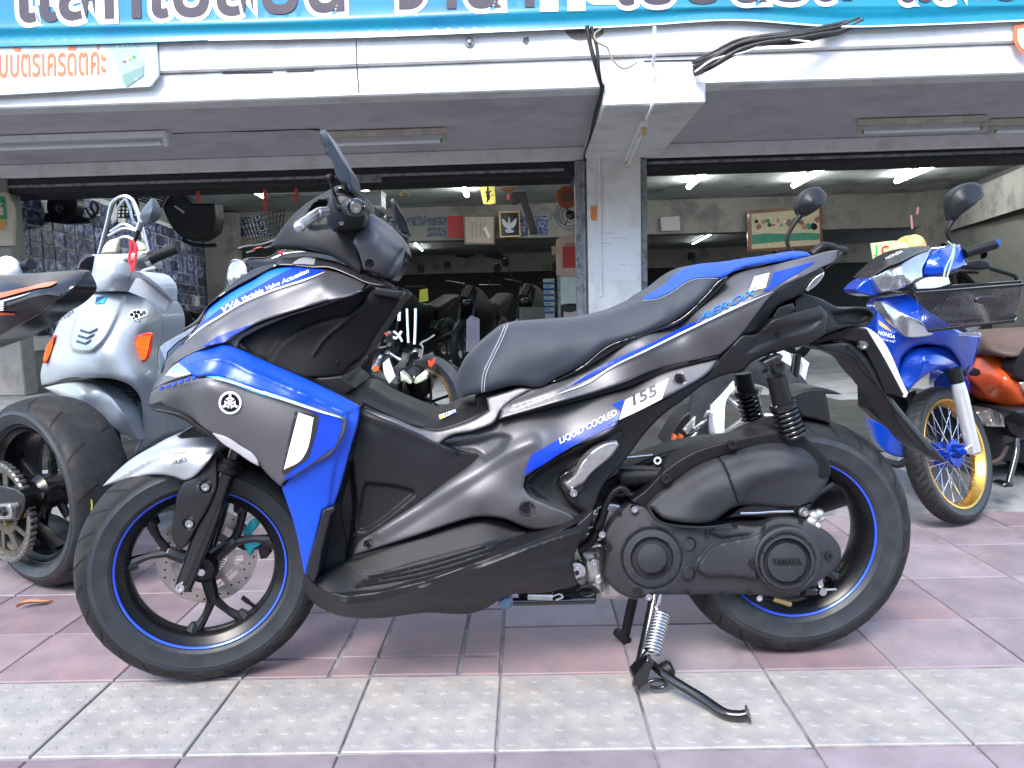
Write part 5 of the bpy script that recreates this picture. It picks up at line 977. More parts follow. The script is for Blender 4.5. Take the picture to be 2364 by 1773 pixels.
# bank card sign, lower left
m_signw = M('white_sign_board', (.6, .7, .68), .4, 0, .04, 5); m_or = M('orange_sign_paint', (.75, .17, .07), .5)
sg = BF.empty('card_sign', 'white board with orange Thai lettering and a printed card terminal under the banner', 'sign')
_, SSg = panel('board', Z('T4', (-1200, 380), (1330, 330), (1348, 640), (1278, 735), (0, 808), (-1200, 870)), 1.955, m_signw, sg, BF, edge=0, core=1.935, g=40, ang=20)
V, F = textmesh('รับบัตรเครดิตค่ะ', offset=.012)
s = 270 / (V[:, 0].max() - V[:, 0].min()); qx = -26 + V[:, 0] * s; qy = 178 - V[:, 1] * 92 - (V[:, 0] * s) * .025
mesh('lettering', SSg.pts(np.stack([qx, qy], 1), .003), F, m_or, sg, False)
m_term = M('terminal_print', (.32, .5, .46), .4, 0, .06, 8); m_term2 = M('terminal_print_dark', (.18, .3, .28), .4)
tp = decal('terminal_picture', Z('T4', (918, 376), (1165, 366), (1185, 420), (1222, 500), (1225, 640), (1080, 740), (1048, 700), (1020, 620), (990, 540), (960, 470)), SSg, m_term, sg, .002)
decal('terminal_side', Z('T4', (1040, 640), (1222, 560), (1225, 640), (1080, 740), (1050, 700)), SSg, m_term2, tp, .004)
keys = MB()
for i in range(4):
    for j in range(4):
        x, y = 985 + i * 42 + j * 16, 392 + j * 36 - i * 5
        o = outline(Z('T4', (x, y), (x + 14, y - 6), (x + 28, y), (x + 14, y + 8)), 3); keys.add(SSg.pts(o, .005), [tuple(range(len(o)))[::-1]])
keys.build('terminal_keys', m_banw, tp, False)
for x, c in ((1055, (.7, .1, .06)), (1100, (.7, .6, .05)), (1135, (.03, .4, .06))): decal('terminal_key', Z('T4', (x - 18, 525 - (x - 1055) * .5), (x, 512 - (x - 1055) * .5), (x + 20, 515 - (x - 1055) * .5), (x + 4, 535 - (x - 1055) * .5)), SSg, M('key_colour', c, .4), tp, .006)
text_px('terminal_lettering', 'ADA', *Z('T4', (1110, 592))[0], 9, SSg, m_banw, tp, ang=8, lift=.006)
# orange edged sign cut by the right edge
sg2 = BF.empty('framed_sign', 'sign with an orange edge cut off at the top right', 'sign')
flat('board', Z('TR', (2150, 160), (2250, 150), (2250, 380), (2212, 350), (2165, 300), (2148, 260)), 1.955, m_or, sg2, g=30)
flat('board_face', Z('TR', (2172, 185), (2250, 175), (2250, 345), (2185, 290), (2172, 255)), 1.96, M('pale_green_print', (.4, .55, .5), .4), sg2, g=30)
# cables and pipes on the front
def run(name, pts, r, mat, label, cat='cable', v=2.05, k=5):
    t = tube(name, [BF.o + BF.U * p.x + BF.V * -p.y + Vector((0, 0, p.z)) for p in [BP(x, y, vv) for x, y, vv in pts]], r, mat, None, 8, k); return tag(t, label, cat)
m_cab = M('black_cable', (.015, .015, .016), .5)
run('cable_bundle', [(1355, 60, 2.05), (1362, 100, 2.05), (1375, 150, 2.04), (1386, 190, 1.95), (1391, 206, 1.93), (1375, 262, 1.5), (1362, 320, .7), (1352, 352, .1), (1350, 372, .05)], .014, m_cab, 'black cables running down the fascia and under the canopy to the column')
run('cable_bundle', [(1365, 62, 2.06), (1378, 110, 2.06), (1382, 160, 2.05), (1389, 203, 1.96)], .011, m_cab, 'second black cable hanging beside the first on the fascia')
run('thin_cable', [(1388, 66, 2.06), (1372, 80, 2.07), (1380, 98, 2.08), (1402, 110, 2.07), (1412, 135, 2.06), (1438, 158, 2.06), (1462, 150, 2.06), (1470, 144, 2.06)], .006, M('beige_cable', (.3, .26, .2), .6), 'beige looped wire ending in a knot on the white fascia')
tag(lathe('cable_knot', [(0, .03), (.02, .025), (.03, .01), (.03, -.01), (.015, -.03), (0, -.03)], BF.o + BF.U * BP(1474, 142, 2.06).x + BF.V * 2.06 + Vector((0, 0, BP(1474, 142, 2.06).z)), M('old_tape', (.35, .3, .2), .7), None, (0, 0, 1), 12), 'small taped knot at the end of the beige wire', 'connector')
run('conduit', [(1511, 62, 2.05), (1511, 125, 2.05), (1507, 150, 1.95), (1505, 200, 1.945), (1505, 245, 1.945), (1492, 275, 1.75)], .011, m_battenw, 'thin white conduit running down the fascia to the old lamp', 'pipe')
m_tape = M('taped_cable', (.035, .033, .032), .6, 0, .4, 30, bump=.8, bs=60)
cbl = BF.empty('taped_cable_bundle', 'loose bundle of taped black cables arching across the fascia right of the column', 'cables')
for k in range(7):
    dy = (k - 3) * 3.2; jit = [random.uniform(-4, 4) for _ in range(8)]
    tube('strand', [BP(x + dy * .25, y + dy * (1.6 - .8 * i / 7) + jit[i], vv + .01 * (k % 3)) for i, (x, y, vv) in enumerate(((1602, 158, 1.95), (1640, 142, 2.08), (1700, 110, 2.1), (1760, 94, 2.1), (1830, 85, 2.09), (1890, 76, 2.03), (1940, 62, 1.965), (1990, 40, 1.95)))], .011 + .003 * (k % 2), m_tape, cbl, 7)
tube('grey_flex', [BP(x, y, 2.12) for x, y in ((1604, 166), (1650, 136), (1720, 120), (1790, 92), (1870, 96))], .006, m_battenw, cbl, 6)
flat('cable_notch', Z('TR', (108, 380), (160, 372), (170, 455), (112, 462)), 1.915, m_dark, shop, g=30, th=.003)
run('soffit_wire', [(398, 308, 1.0), (440, 306, 1.0), (520, 303, 1.0), (600, 302, 1.0), (700, 298, 1.0), (738, 300, 1.0)], .007, m_cab, 'thin dark wire along the soffit between the two left strip lights')
tag(tube('banner_string', [BF.o + BF.U * p.x + BF.V * -p.y + Vector((0, 0, p.z)) for p in (BP(822, 85, 2.06), BP(824, 150, 2.06), BP(829, 215, 1.92))], .004, m_cab, None, 6, 3), 'dark string hanging from the banner over the fascia', 'string')
# marks on the fascia: peeled patch, bolts
m_bare = M('bare_concrete', (.22, .18, .15), .9, 0, .3, 40, bump=1, bs=80)
flat('bare_patch', Z('TM', (1390, 190), (1640, 180), (1640, 215), (1600, 240), (1540, 250), (1480, 255), (1440, 245), (1410, 220)), 1.934, m_bare, shop, g=15, th=.003)
flat('bare_patch', Z('TM', (1130, 240), (1160, 232), (1165, 260), (1150, 290), (1125, 270)), 1.934, m_bare, shop, g=15, th=.003)
flat('fascia_gap', Z('TM', (1900, 386), (2400, 374), (2400, 384), (1900, 394)), 1.905, m_dark, shop, g=30, th=.003)
flat('fascia_gap', Z('TL', (1420, 463), (1740, 456), (1740, 464), (1420, 471)), 1.905, m_dark, shop, g=30, th=.003); flat('fascia_gap', Z('TL', (1830, 452), (2005, 446), (2005, 454), (1830, 460)), 1.905, m_dark, shop, g=30, th=.003)
for q in ((785, 272),): lathe('anchor_bolt', [(0, .03), (.012, .03), (.012, .012), (.03, .01), (.032, 0)], BP(*Z('TM', q)[0], 1.932), m_rail, shop, segs=16)
flat('patch_plate', Z('TR', (165, 425), (352, 380), (352, 522), (165, 530)), 1.912, m_paint, shop, g=40)
# ---------------------------------------------------------------- the other motorcycles
def at_height(px, py, h):
    d = ray(px, py); t = (h - CAM_H) / d.z; return CAMP + d * t
def at_depth(px, py, y):
    d = ray(px, py); return CAMP + d * (y / d.y)
def axes(n):
    n = Vector(n).normalized(); e2 = (Vector((0, 0, 1)) - n * n.z).normalized(); return n, n.cross(e2) * -1, e2
m_gblack = M('gloss_black_paint', (.006, .006, .007), .22, 0, .1, 20, coat=.2, crough=.08, spec=.4)
m_dkmetal = M('dark_metal', (.05, .05, .055), .4, .7, .2, 40)
# --- sport bike cut by the left edge
o_ = at_height(74, 1140, .305); KF = Frame((o_.x, o_.y, 0), R(-30))
o_ = o_ - KF.V * .07; KF = Frame((o_.x, o_.y, 0), R(-30)); KP = KF.P
kb = KF.empty('sport_motorcycle', 'black sport motorcycle cut by the left edge, rear wheel with gold chain sprocket', 'motorcycle')
cw = Vector((0, 0, .303))
wk = bpy.data.objects.new('rear_wheel', None); COL.objects.link(wk); wk.parent = kb
wheel(wk, cw, (0, -1, 0), .303, .098, .218, [R(90 + 72 * k) for k in range(5)], hub=.06, tread_cuts=14, ring=None, split=.16, armw=.009)
stripe_ = MB()
sprc = KP(*Z('V2', (25, 1205))[0], .12)
sprk = MB(); r1 = .146
sprk.add(*lathe_geo([(r1 - .022, .003), (r1, .003), (r1, -.003), (r1 - .022, -.003)], sprc, segs=72, closed=True))
sprk.add(*lathe_geo([(.045, .003), (.072, .003), (.072, -.003), (.045, -.003)], sprc, segs=48, closed=True))
for k in range(10):
    a = 2 * pi * k / 10; e1 = Vector((1, 0, 0)); e2 = Vector((0, 0, 1)); wd_ = .13 if k % 2 else .2
    p = [sprc + (e1 * cos(a + s) + e2 * sin(a + s)) * r + Vector((0, y, 0)) for y in (-.003, .003) for r, s in ((.07, -wd_), (.07, wd_), (r1 - .018, wd_ * .5 + .12), (r1 - .018, -wd_ * .5 + .12))]
    sprk.add(p, [(3, 2, 1, 0), (4, 5, 6, 7), (0, 1, 5, 4), (1, 2, 6, 5), (2, 3, 7, 6), (3, 0, 4, 7)])
so_ = sprk.build('sprocket', M('bronze_sprocket', (.15, .138, .105), .4, .8, .15, 60), kb)
ch = MB()
N_ = 46
for k in range(N_):
    a = pi * .5 - 2 * pi * k / N_; c = sprc + Vector((cos(a), 0, sin(a))) * (r1 + .006)
    if c.x < sprc.x - .05 and True: continue
    ch.add(*lathe_geo([(0, .011), (.0078, .011), (.0085, .008), (.0085, -.008), (.0078, -.011), (0, -.011)], c, segs=12)); ch.add(*lathe_geo([(0, .0135), (.0035, .0135), (.0035, .009)], c, segs=8))
    a2 = a - pi / N_; c2 = sprc + Vector((cos(a2), 0, sin(a2))) * (r1 + .006); t_ = Vector((-sin(a2), 0, cos(a2)))
    ch.tube([c2 - t_ * .006 + Vector((0, -.008, 0)), c2 + t_ * .006 + Vector((0, -.008, 0))], .006, 6, 1)
for sgn in (1, -1):
    for k in range(14):
        c = sprc + Vector((-.05 - .0155 * k, 0, sgn * (r1 - .004 - .0015 * k)))
        ch.add(*lathe_geo([(0, .011), (.0078, .011), (.0085, .008), (.0085, -.008), (0, -.011)], c, segs=12)); ch.tube([c + Vector((0, -.008, 0)), c + Vector((-.0155, -.008, 0))], .006, 6, 1)
ch.build('chain', M('chain_steel', (.3, .29, .27), .4, .9, .2, 80), kb)
for q in ((110, 1132), (132, 1218), (42, 1100), (40, 1255)): bolt('sprocket_bolt', KP(*Z('V2', q)[0], .125), m_brass, kb, .009, .012)
panel('swingarm', Z('V2', (-420, 1075), (0, 1078), (70, 1092), (128, 1130), (118, 1190), (92, 1245), (0, 1252), (-420, 1262)), .15, m_gblack, kb, KF, .008, core=.09)
panel('axle_block', Z('V2', (-30, 1172), (50, 1168), (58, 1185), (56, 1240), (-30, 1245)), .165, m_alu, kb, KF, .004, core=.12, g=6)
lathe('axle_nut', [(0, .004), (.006, .004), (.008, .01), (.014, .01), (.016, .004), (.016, -.01)], KP(*Z('V2', (18, 1203))[0], .168), m_dkmetal, kb, segs=6, sharp=20)
panel('rear_hugger', Z('V2', (0, 1260), (160, 1240), (330, 1330), (375, 1330), (250, 1390), (0, 1440)), .02, m_gblack, kb, KF, .006, core=-.05)
tube('brake_pipe', [KP(*Z('V2', q)[0], .04) for q in ((330, 1240), (375, 1238), (410, 1225))], .009, m_alu, kb, 10)
V, F = textmesh('marchesini'); s = 38 / (V[:, 0].max()); 
qq = np.stack([212 + 1.5 * np.sin(V[:, 0] * s / 14) - V[:, 1] * 7 - (V[:, 0] * s) * .0, 1178 - V[:, 0] * s + 14], 1)
mesh('rim_lettering', KF.PN(qq, .079), F, M('yellow_print', (.6, .65, .05), .5), wk, False)
# tail unit above the wheel
panel('tail_unit', Z('V', (-400, 960), (0, 968), (400, 948), (700, 928), (820, 926), (862, 934), (840, 962), (760, 1060), (690, 1120), (560, 1205), (400, 1330), (200, 1445), (0, 1560), (-400, 1700)), Z('V', (-300, 1000, .1), (400, 960, .06), (850, 935, .02), (0, 1300, .16), (400, 1150, .13), (700, 1060, .08), (0, 1540, .12), (400, 1320, .1), (-300, 1500, .14)), m_gblack, kb, KF, .008, core=.01)
ktS = o_S['tail_unit']
decal('orange_stripe', Z('V', (-300, 1200), (0, 1145), (300, 1080), (440, 1045), (548, 1036), (520, 1058), (330, 1105), (0, 1195), (-300, 1280)), ktS, M('orange_red_paint', (.75, .12, .03), .3, coat=.4), kb, .003)
decal('white_stripe', Z('V', (-300, 1310), (0, 1222), (160, 1180), (300, 1140), (160, 1190), (0, 1236), (-300, 1330)), ktS, m_white, kb, .003)
decal('orange_stripe', Z('V', (-300, 1400), (0, 1335), (145, 1345), (140, 1358), (0, 1362), (-300, 1450)), ktS, M('orange_red_paint_dark', (.5, .06, .02), .3), kb, .003)
panel('tail_underside', Z('V', (-400, 1640), (0, 1495), (200, 1430), (400, 1330), (600, 1205), (700, 1130), (720, 1145), (600, 1245), (420, 1375), (200, 1480), (0, 1560), (-400, 1760)), .06, m_slate, kb, KF, .004, core=.04, g=7)
for k in range(4): decal('vent_mark', Z('V', (-10, 1240 + k * 22), (25, 1236 + k * 22), (40, 1243 + k * 22), (20, 1250 + k * 22), (-10, 1252 + k * 22)), ktS, m_white, kb, .003)
tube('handlebar_grip', [KP(*Z('V', (160, 930))[0], .0), KP(*Z('V', (300, 872))[0], .0)], .017, m_blk, kb, 12)
bag = MB()
for k in range(9):
    x, y, r = 20 + (k % 5) * 24, 900 + (k // 5) * 45 - 8 * (k % 2), .024 + .006 * ((k * 7) % 3); bag.add(*lathe_geo([(r * sin(a), r * cos(a) * (.8 + .1 * ((k * 3) % 4))) for a in np.linspace(0.02, pi, 7)], KP(*Z('V', (x, y))[0], .02 + .01 * (k % 3)), (sin(k), -1, cos(k * 2)), 12))
bg_ = tag(bag.build('plastic_bag', M('white_plastic_bag', (.75, .78, .8), .35, 0, .1, 30, bump=.6, bs=60), None), 'crumpled white plastic bag on the black motorcycle tail at the left edge', 'bag'); bg_.location = KF.o; bg_.rotation_euler.z = KF.yaw

# --- silver classic scooter
o_ = at_height(330, 1290, 0); d = at_depth(330, 1000, 2.95); VF = Frame((d.x, 2.95, 0), R(-6)); VP = VF.P
m_silv = M('silver_blue_paint', (.37, .41, .44), .38, .3, .03, 200, coat=.3, crough=.15)
ve = VF.empty('classic_scooter', 'silver blue classic scooter with orange indicators standing behind the front wheel', 'scooter')
def vp(name, pts, ctrl, mat, **kw): return panel(name, pts, ctrl, mat, kw.pop('parent', ve), VF, **kw)
_, SV = vp('front_shield', Z('V2', (240, 592), (200, 600), (194, 560), (212, 470), (250, 370), (300, 262), (342, 200), (400, 166), (480, 150), (560, 150), (640, 178), (715, 192), (760, 232), (782, 285), (778, 400), (762, 500), (750, 580), (780, 660), (802, 750), (812, 830), (740, 872), (690, 905), (640, 930), (668, 862), (682, 740), (662, 640), (622, 600), (560, 574), (440, 564), (300, 570)),
   Z('V2', (205, 590, .0), (250, 375, .02), (345, 205, .0), (480, 155, .01), (640, 182, .0), (765, 240, -.06), (780, 400, -.08), (400, 400, .16), (500, 250, .09), (620, 350, .12), (560, 520, .19), (350, 530, .16), (700, 300, .06), (715, 560, .1), (660, 560, .16), (690, 700, .1), (800, 800, -.06), (740, 780, .02), (260, 480, .07)), m_silv, edge=.02, core=-.25,
   feats=[('step', Z('V2', (400, 158), (560, 140), (600, 165), (560, 270), (475, 410), (440, 438), (400, 442), (352, 434), (340, 408), (362, 290)), .018, 6)])
for k, (y, xa, xb) in enumerate(((340, 385, 470), (366, 374, 455), (392, 366, 440))):
    decal('horn_slot', Z('V2', (xa, y - 10), (xa + 40, y + 4), (xb, y - 16), (xb - 8, y - 2), (xa + 42, y + 14), (xa - 3, y + 2)), SV, m_gloss, ve, .003)
decal('badge', Z('V2', (460, 176), (512, 172), (498, 208), (452, 211)), SV, M('teal_badge', (.02, .3, .35), .3), ve, .003); decal('badge_half', Z('V2', (462, 177), (508, 173), (456, 207)), SV, M('navy_badge', (.01, .03, .12), .3), ve, .0045)
text_px('shield_lettering', 'Vespa', *Z('V2', (286, 298))[0], 14, SV, m_gloss, ve, ang=35, width=36, shear=.4, lift=.003)
for i, (x, y, r) in enumerate(((630, 262, 8), (645, 250, 7), (662, 250, 8), (676, 262, 7), (652, 268, 9), (690, 252, 9), (640, 280, 5), (660, 284, 4))):
    o = circ(*Z('V2', (x, y))[0], r, 14); decal('sticker', o, SV, m_white, ve, .003, 5); decal('sticker_print', circ(*Z('V2', (x, y))[0], r * .55, 10), SV, m_gloss, ve, .0045, 5)
for pts in (((604, 490), (600, 480), (640, 392), (662, 360), (726, 348), (734, 352), (706, 478), (694, 490)), ((204, 498), (208, 470), (226, 408), (258, 360), (262, 366), (246, 440), (222, 492))):
    ind, SI_ = vp('indicator', Z('V2', *pts), float(SV.v(np.array(Z('V2', pts[3])))[0] + .012) if pts[0][0] > 500 else .05, m_redlens, edge=.004, core=.13 if pts[0][0] > 500 else .03, g=6)
    c = np.array(Z('V2', *pts)).mean(0); decal('indicator_lens', [tuple(c + (np.array(p) - c) * .84) for p in Z('V2', *pts)], SI_, m_orlens, ind, .002, 6)
vp('fork_gap', Z('V2', (440, 570), (560, 578), (620, 604), (660, 645), (678, 740), (640, 742), (600, 720), (540, 650), (500, 600)), .03, m_blk, edge=.004, core=-.2)
for k in range(7): tube('gap_rib', [VP(*Z('V2', (590 + k * 9, 620 + k * 18))[0], .06), VP(*Z('V2', (640 + k * 5, 630 + k * 17))[0], .06)], .005, m_dkmetal, ve, 6, 1)
vp('front_mudguard', Z('V2', (210, 612), (300, 592), (380, 586), (435, 590), (520, 640), (600, 742), (668, 862), (630, 866), (580, 830), (480, 760), (400, 700), (300, 655)), Z('V2', (220, 610, .1), (430, 595, .12), (660, 860, .08), (400, 640, .17), (560, 760, .16), (500, 770, .1)), m_silv, edge=.015, core=-.1)
lathe('front_tyre', [(.13, .045), (.17, .05), (.2, .04), (.215, 0), (.2, -.04), (.17, -.05), (.13, -.045)], VP(*Z('V2', (420, 900))[0], .02), m_rub, ve, (-.5, -.8, 0), 48)
vp('floor_body', Z('V2', (640, 930), (690, 905), (812, 830), (860, 900), (860, 1100), (700, 1200), (500, 1200), (560, 1000)), -.15, m_blk, edge=.01, core=-.5)
_, SVh = vp('handlebar_housing', Z('V', (910, 775), (1000, 772), (1180, 770), (1300, 760), (1420, 745), (1470, 830), (1502, 868), (1490, 905), (1340, 850), (1290, 905), (1232, 1010), (1200, 1132), (1000, 1130), (808, 1142), (842, 1060), (882, 940)), Z('V', (915, 780, .0), (1200, 775, .02), (1450, 760, -.05), (1490, 900, -.06), (1230, 1010, .06), (1200, 1130, .04), (820, 1140, .02), (880, 940, .03), (1050, 900, .12), (1050, 1050, .12)), m_silv, edge=.015, core=-.12)
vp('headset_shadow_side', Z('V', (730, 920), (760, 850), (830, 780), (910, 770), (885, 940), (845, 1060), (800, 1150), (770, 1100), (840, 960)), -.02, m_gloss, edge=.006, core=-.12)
tube('handlebar_grip', [VP(*Z('V', (1440, 830))[0], -.03), VP(*Z('V', (1560, 770))[0], -.03), VP(*Z('V', (1700, 712))[0], -.03)], [.019, .021, .02], m_blk, ve, 16)
lathe('grip_collar', [(.0, .01), (.022, .01), (.024, 0), (.022, -.012)], VP(*Z('V', (1430, 835))[0], -.025), m_steel, ve, (.8, 0, .3), 20)
vp('brake_lever_body', Z('V', (1165, 800), (1250, 770), (1380, 742), (1415, 745), (1400, 790), (1300, 830), (1180, 825)), .06, m_alu, edge=.005, core=.02, g=5)
tube('lever', [VP(*Z('V', q)[0], .05) for q in ((1330, 965), (1390, 925), (1490, 900))], .006, m_alu, ve, 8)
vp('rear_mirror', Z('V', (1338, 420), (1352, 370), (1390, 310), (1450, 240), (1460, 250), (1462, 330), (1435, 440), (1400, 492), (1372, 485)), Z('V', (1345, 400, .0), (1450, 250, .0), (1400, 380, .04), (1400, 480, .0)), M('slate_mirror_shell', (.08, .1, .12), .35, .2), edge=.006, core=-.03, g=6)
tube('mirror_stem', [VP(*Z('V', q)[0], 0) for q in ((1352, 468), (1325, 545))], .012, m_steel, ve, 10); tube('mirror_stem', [VP(*Z('V', q)[0], 0) for q in ((1325, 545), (1300, 620), (1270, 680))], .008, m_blk, ve, 8)
# chrome rack behind the seat
rk = MB()
for v, o in ((-.7, 0), (-.72, 12)):
    rk.tube([VP(*Z('V', q)[0], v) for q in ((950 + o, 770), (990 + o, 620), (1030, 470), (1070 + o, 300), (1130, 240), (1200, 222), (1260, 250), (1310 - o, 340), (1350, 480), (1390 - o, 640), (1420 - o, 760))], .009, 8)
for (a, b) in (((1040, 600), (1340, 560)), ((1060, 560), (1300, 540)), ((1050, 680), (1360, 690))): rk.tube([VP(*Z('V', q)[0], -.68) for q in (a, ((a[0] + b[0]) / 2, a[1] - 70), b)], .008, 8)
rk.tube([VP(*Z('V', q)[0], -.6) for q in ((1070, 480), (1110, 440), (1130, 330), (1200, 240))], .007, 6); rk.tube([VP(*Z('V', q)[0], -.6) for q in ((1320, 500), (1270, 450), (1240, 330), (1200, 240))], .007, 6)
rk.build('chrome_rack', m_steel, ve)
for pts in (((985, 720), (1000, 690), (1080, 630), (1120, 625), (1135, 650), (1110, 760), (970, 768)), ((1300, 650), (1330, 655), (1380, 700), (1400, 735), (1330, 745))): vp('rack_bracket', Z('V', *pts), -.55, M('cream_bracket', (.6, .5, .36), .45), edge=.006, core=-.57, g=6)
tgp = VF.empty('price_sleeve', 'white paper in a clear sleeve tied with red string to the silver scooter', 'paper tag')
panel('paper', Z('V', (1302, 1005), (1480, 1118), (1622, 1225), (1580, 1310), (1400, 1205), (1230, 1132)), Z('V', (1300, 1010, .17), (1600, 1260, .06), (1400, 1150, .14), (1240, 1130, .19)), M('bright_paper', (.82, .83, .85), .5, var=.02), tgp, VF, 0, core=.03, g=14)
panel('sleeve', Z('V', (1285, 935), (1330, 945), (1480, 1040), (1648, 1210), (1625, 1240), (1480, 1130), (1300, 1000), (1240, 1110), (1160, 1090)), Z('V', (1290, 940, .16), (1640, 1220, .05), (1450, 1060, .12)), M('cloudy_plastic', (.5, .55, .6), .25, 0, .1, 20), tgp, VF, 0, core=.03, g=14)
rs = MB()
for pts in (((1265, 660), (1245, 760), (1240, 840), (1275, 930)), ((1310, 700), (1300, 800), (1282, 870), (1270, 940)), ((1250, 700), (1260, 640), (1300, 700), (1275, 760)), ((1240, 840), (1290, 835), (1285, 900), (1260, 880)), ((1262, 880), (1258, 920), (1270, 945))): rs.tube([VP(*Z('V', q)[0], .14) for q in pts], .0045, 6)
rs.build('red_string', M('red_string', (.7, .03, .05), .6), tgp)

# --- blue motorcycle at the right
o_ = at_height(2190, 1048, .255); HF = Frame((o_.x, o_.y, 0), 0); HP = HF.P
m_hblue = M('gloss_blue_paint', (.003, .05, .42), .18, .2, .03, 60, coat=.7, crough=.04)
m_gold = M('gold_rim', (.62, .36, .07), .28, .9, .08, 40)
hb_ = HF.empty('blue_motorcycle', 'bright blue small motorcycle with gold spoked front wheel and wire basket at the right', 'motorcycle')
def hp(name, pts, ctrl, mat, **kw): return panel(name, pts, ctrl, mat, kw.pop('parent', hb_), HF, **kw)
hc = Vector((0, 0, .255)); hn = Vector((.53, -.80, .25)).normalized(); n_, e1_, e2_ = axes(hn)
wh = bpy.data.objects.new('front_wheel', None); COL.objects.link(wh); wh.parent = hb_
side, tread = tyre_geo(.258, .036, .206)
ty = lathe('tyre', tread, hc, m_rub2, wh, hn, 80); sw_ = MB(); sw_.add(*lathe_geo(side, hc, hn, 80)); sw_.add(*lathe_geo([(r, -y) for r, y in side], hc, hn, 80)); sw_.build('sidewall', m_rub, ty)
gv, gf = [], []
def hpt(a, r, y): return hc + (e1_ * cos(a) + e2_ * sin(a)) * r + hn * y
for k in range(60):
    a = 2 * pi * k / 60
    for sg_ in (1, -1):
        n0 = len(gv)
        for t in np.linspace(.3, 1.35, 5):
            rr = .206 + .052 * .6 + .052 * .4 * sin(t) + .001; yy = .036 * .95 * cos(t) * sg_; aa = a + (t - .3) * .07 * sg_ + (.05 if sg_ < 0 else 0)
            gv += [hpt(aa - .012, rr, yy), hpt(aa + .012, rr, yy)]
        gf += [(n0 + 2 * i, n0 + 2 * i + 1, n0 + 2 * i + 3, n0 + 2 * i + 2) for i in range(4)]
mesh('tread_groove', gv, gf, m_blk, ty)['kind'] = 'stuff'
lathe('rim', [(.210, .026), (.206, .03), (.198, .028), (.192, .02), (.183, .008), (.180, 0), (.183, -.008), (.192, -.02), (.206, -.03), (.210, -.026)], hc, m_gold, wh, hn, 80)
lathe('hub', [(.006, .05), (.018, .05), (.02, .03), (.05, .028), (.052, .02), (.03, .012), (.028, -.012), (.05, -.02), (.05, -.04), (.006, -.045)], hc, M('blue_hub', (.01, .06, .5), .25, .7), wh, hn, 32)
for k in range(36):
    a = 2 * pi * k / 36; sg_ = 1 if k % 2 else -1; off = .32 if (k // 2) % 2 else -.32
    tube('wheel_spoke', [hpt(a + off, .048, sg_ * .022), hpt(a, .182, sg_ * .004)], .0018, m_steel, wh, 5, 1)
    if k == 0: pass
tube('fork_leg', [HP(*Z('H', (638, 880))[0], .10), HP(*Z('H', (655, 960))[0], .105), HP(*Z('H', (708, 1185))[0], .11)], [.021, .026, .024], M('silver_fork', (.62, .64, .66), .3, .6, .05, 30), hb_, 18)
tube('fork_boot', [HP(*Z('H', (622, 830))[0], .095), HP(*Z('H', (640, 892))[0], .10)], [.026, .024], m_blk, hb_, 14)
tube('fork_leg', [hpt(R(100), .26, -.07), hpt(R(90), .0, -.07)], .022, m_dkmetal, hb_, 12)
hp('axle_clamp', Z('H', (668, 1170), (700, 1150), (735, 1155), (742, 1190), (715, 1200), (680, 1195)), .13, m_alu, edge=.006, core=.08, g=5)
lathe('hub_cap', [(0, .03), (.016, .026), (.022, .015), (.022, -.02), (0, -.02)], HP(*Z('H', (642, 1180))[0], .1), M('anodised_blue_nut', (.01, .07, .6), .2, .8), hb_, (.3, -.9, .1), 20)
hp('front_mudguard', Z('H', (388, 872), (396, 820), (412, 782), (450, 748), (500, 738), (560, 735), (602, 746), (642, 792), (682, 872), (652, 866), (602, 838), (540, 840), (482, 876), (430, 926), (396, 902)), Z('H', (392, 860, .05), (450, 750, .08), (600, 750, .06), (680, 870, .0), (540, 830, .13), (430, 920, .1), (500, 790, .14)), m_hblue, edge=.012, core=-.05)
_, SHf = hp('leg_shield', Z('H', (290, 620), (298, 560), (310, 532), (430, 512), (482, 560), (600, 640), (700, 688), (742, 690), (720, 770), (692, 852), (672, 872), (640, 790), (600, 742), (560, 732), (450, 742), (405, 785), (388, 870), (372, 900), (340, 760), (330, 735), (292, 700)), Z('H', (295, 620, .02), (320, 535, .02), (430, 515, .06), (740, 690, .03), (690, 850, .0), (480, 640, .15), (600, 700, .15), (360, 700, .08), (450, 740, .1), (380, 880, .04)), m_hblue, edge=.01, core=-.08)
hp('mudguard_gap', Z('H', (640, 790), (600, 742), (620, 722), (722, 725), (700, 800), (676, 865)), .02, m_gloss, edge=.004, core=-.05, g=7)
_, SHi = hp('indicator_lamp', Z('H', (308, 545), (330, 552), (400, 592), (500, 642), (540, 688), (480, 698), (420, 696), (382, 662), (340, 600)), Z('H', (315, 550, .06), (540, 688, .16), (420, 690, .13), (400, 600, .13)), m_clear, edge=.005, core=.0, g=6)
decal('gold_trim', Z('H', (302, 624), (340, 652), (362, 676), (330, 662), (305, 645)), SHf, M('gold_sticker', (.5, .33, .12), .4), hb_, .003)
text_px('leg_shield_lettering', 'HONDA', *Z('H', (300, 683))[0], 11.5, SHf, m_white, hb_, ang=-17, width=40, offset=.02, lift=.004); text_px('leg_shield_lettering', 'WAVE', *Z('H', (302, 708))[0], 8, SHf, m_white, hb_, ang=-12, width=37, shear=.4, lift=.004)
_, SHl = hp('headlight', Z('H', (268, 440), (300, 425), (330, 408), (400, 378), (470, 345), (525, 325), (510, 365), (492, 400), (490, 440), (420, 482), (320, 507), (300, 490)), Z('H', (275, 440, .05), (525, 325, .05), (400, 430, .14), (320, 500, .08), (490, 430, .1)), m_clear, edge=.006, core=-.05, g=6, feats=[('ridge', Z('H', (355, 405), (375, 440), (380, 490)), 5, -.008)])
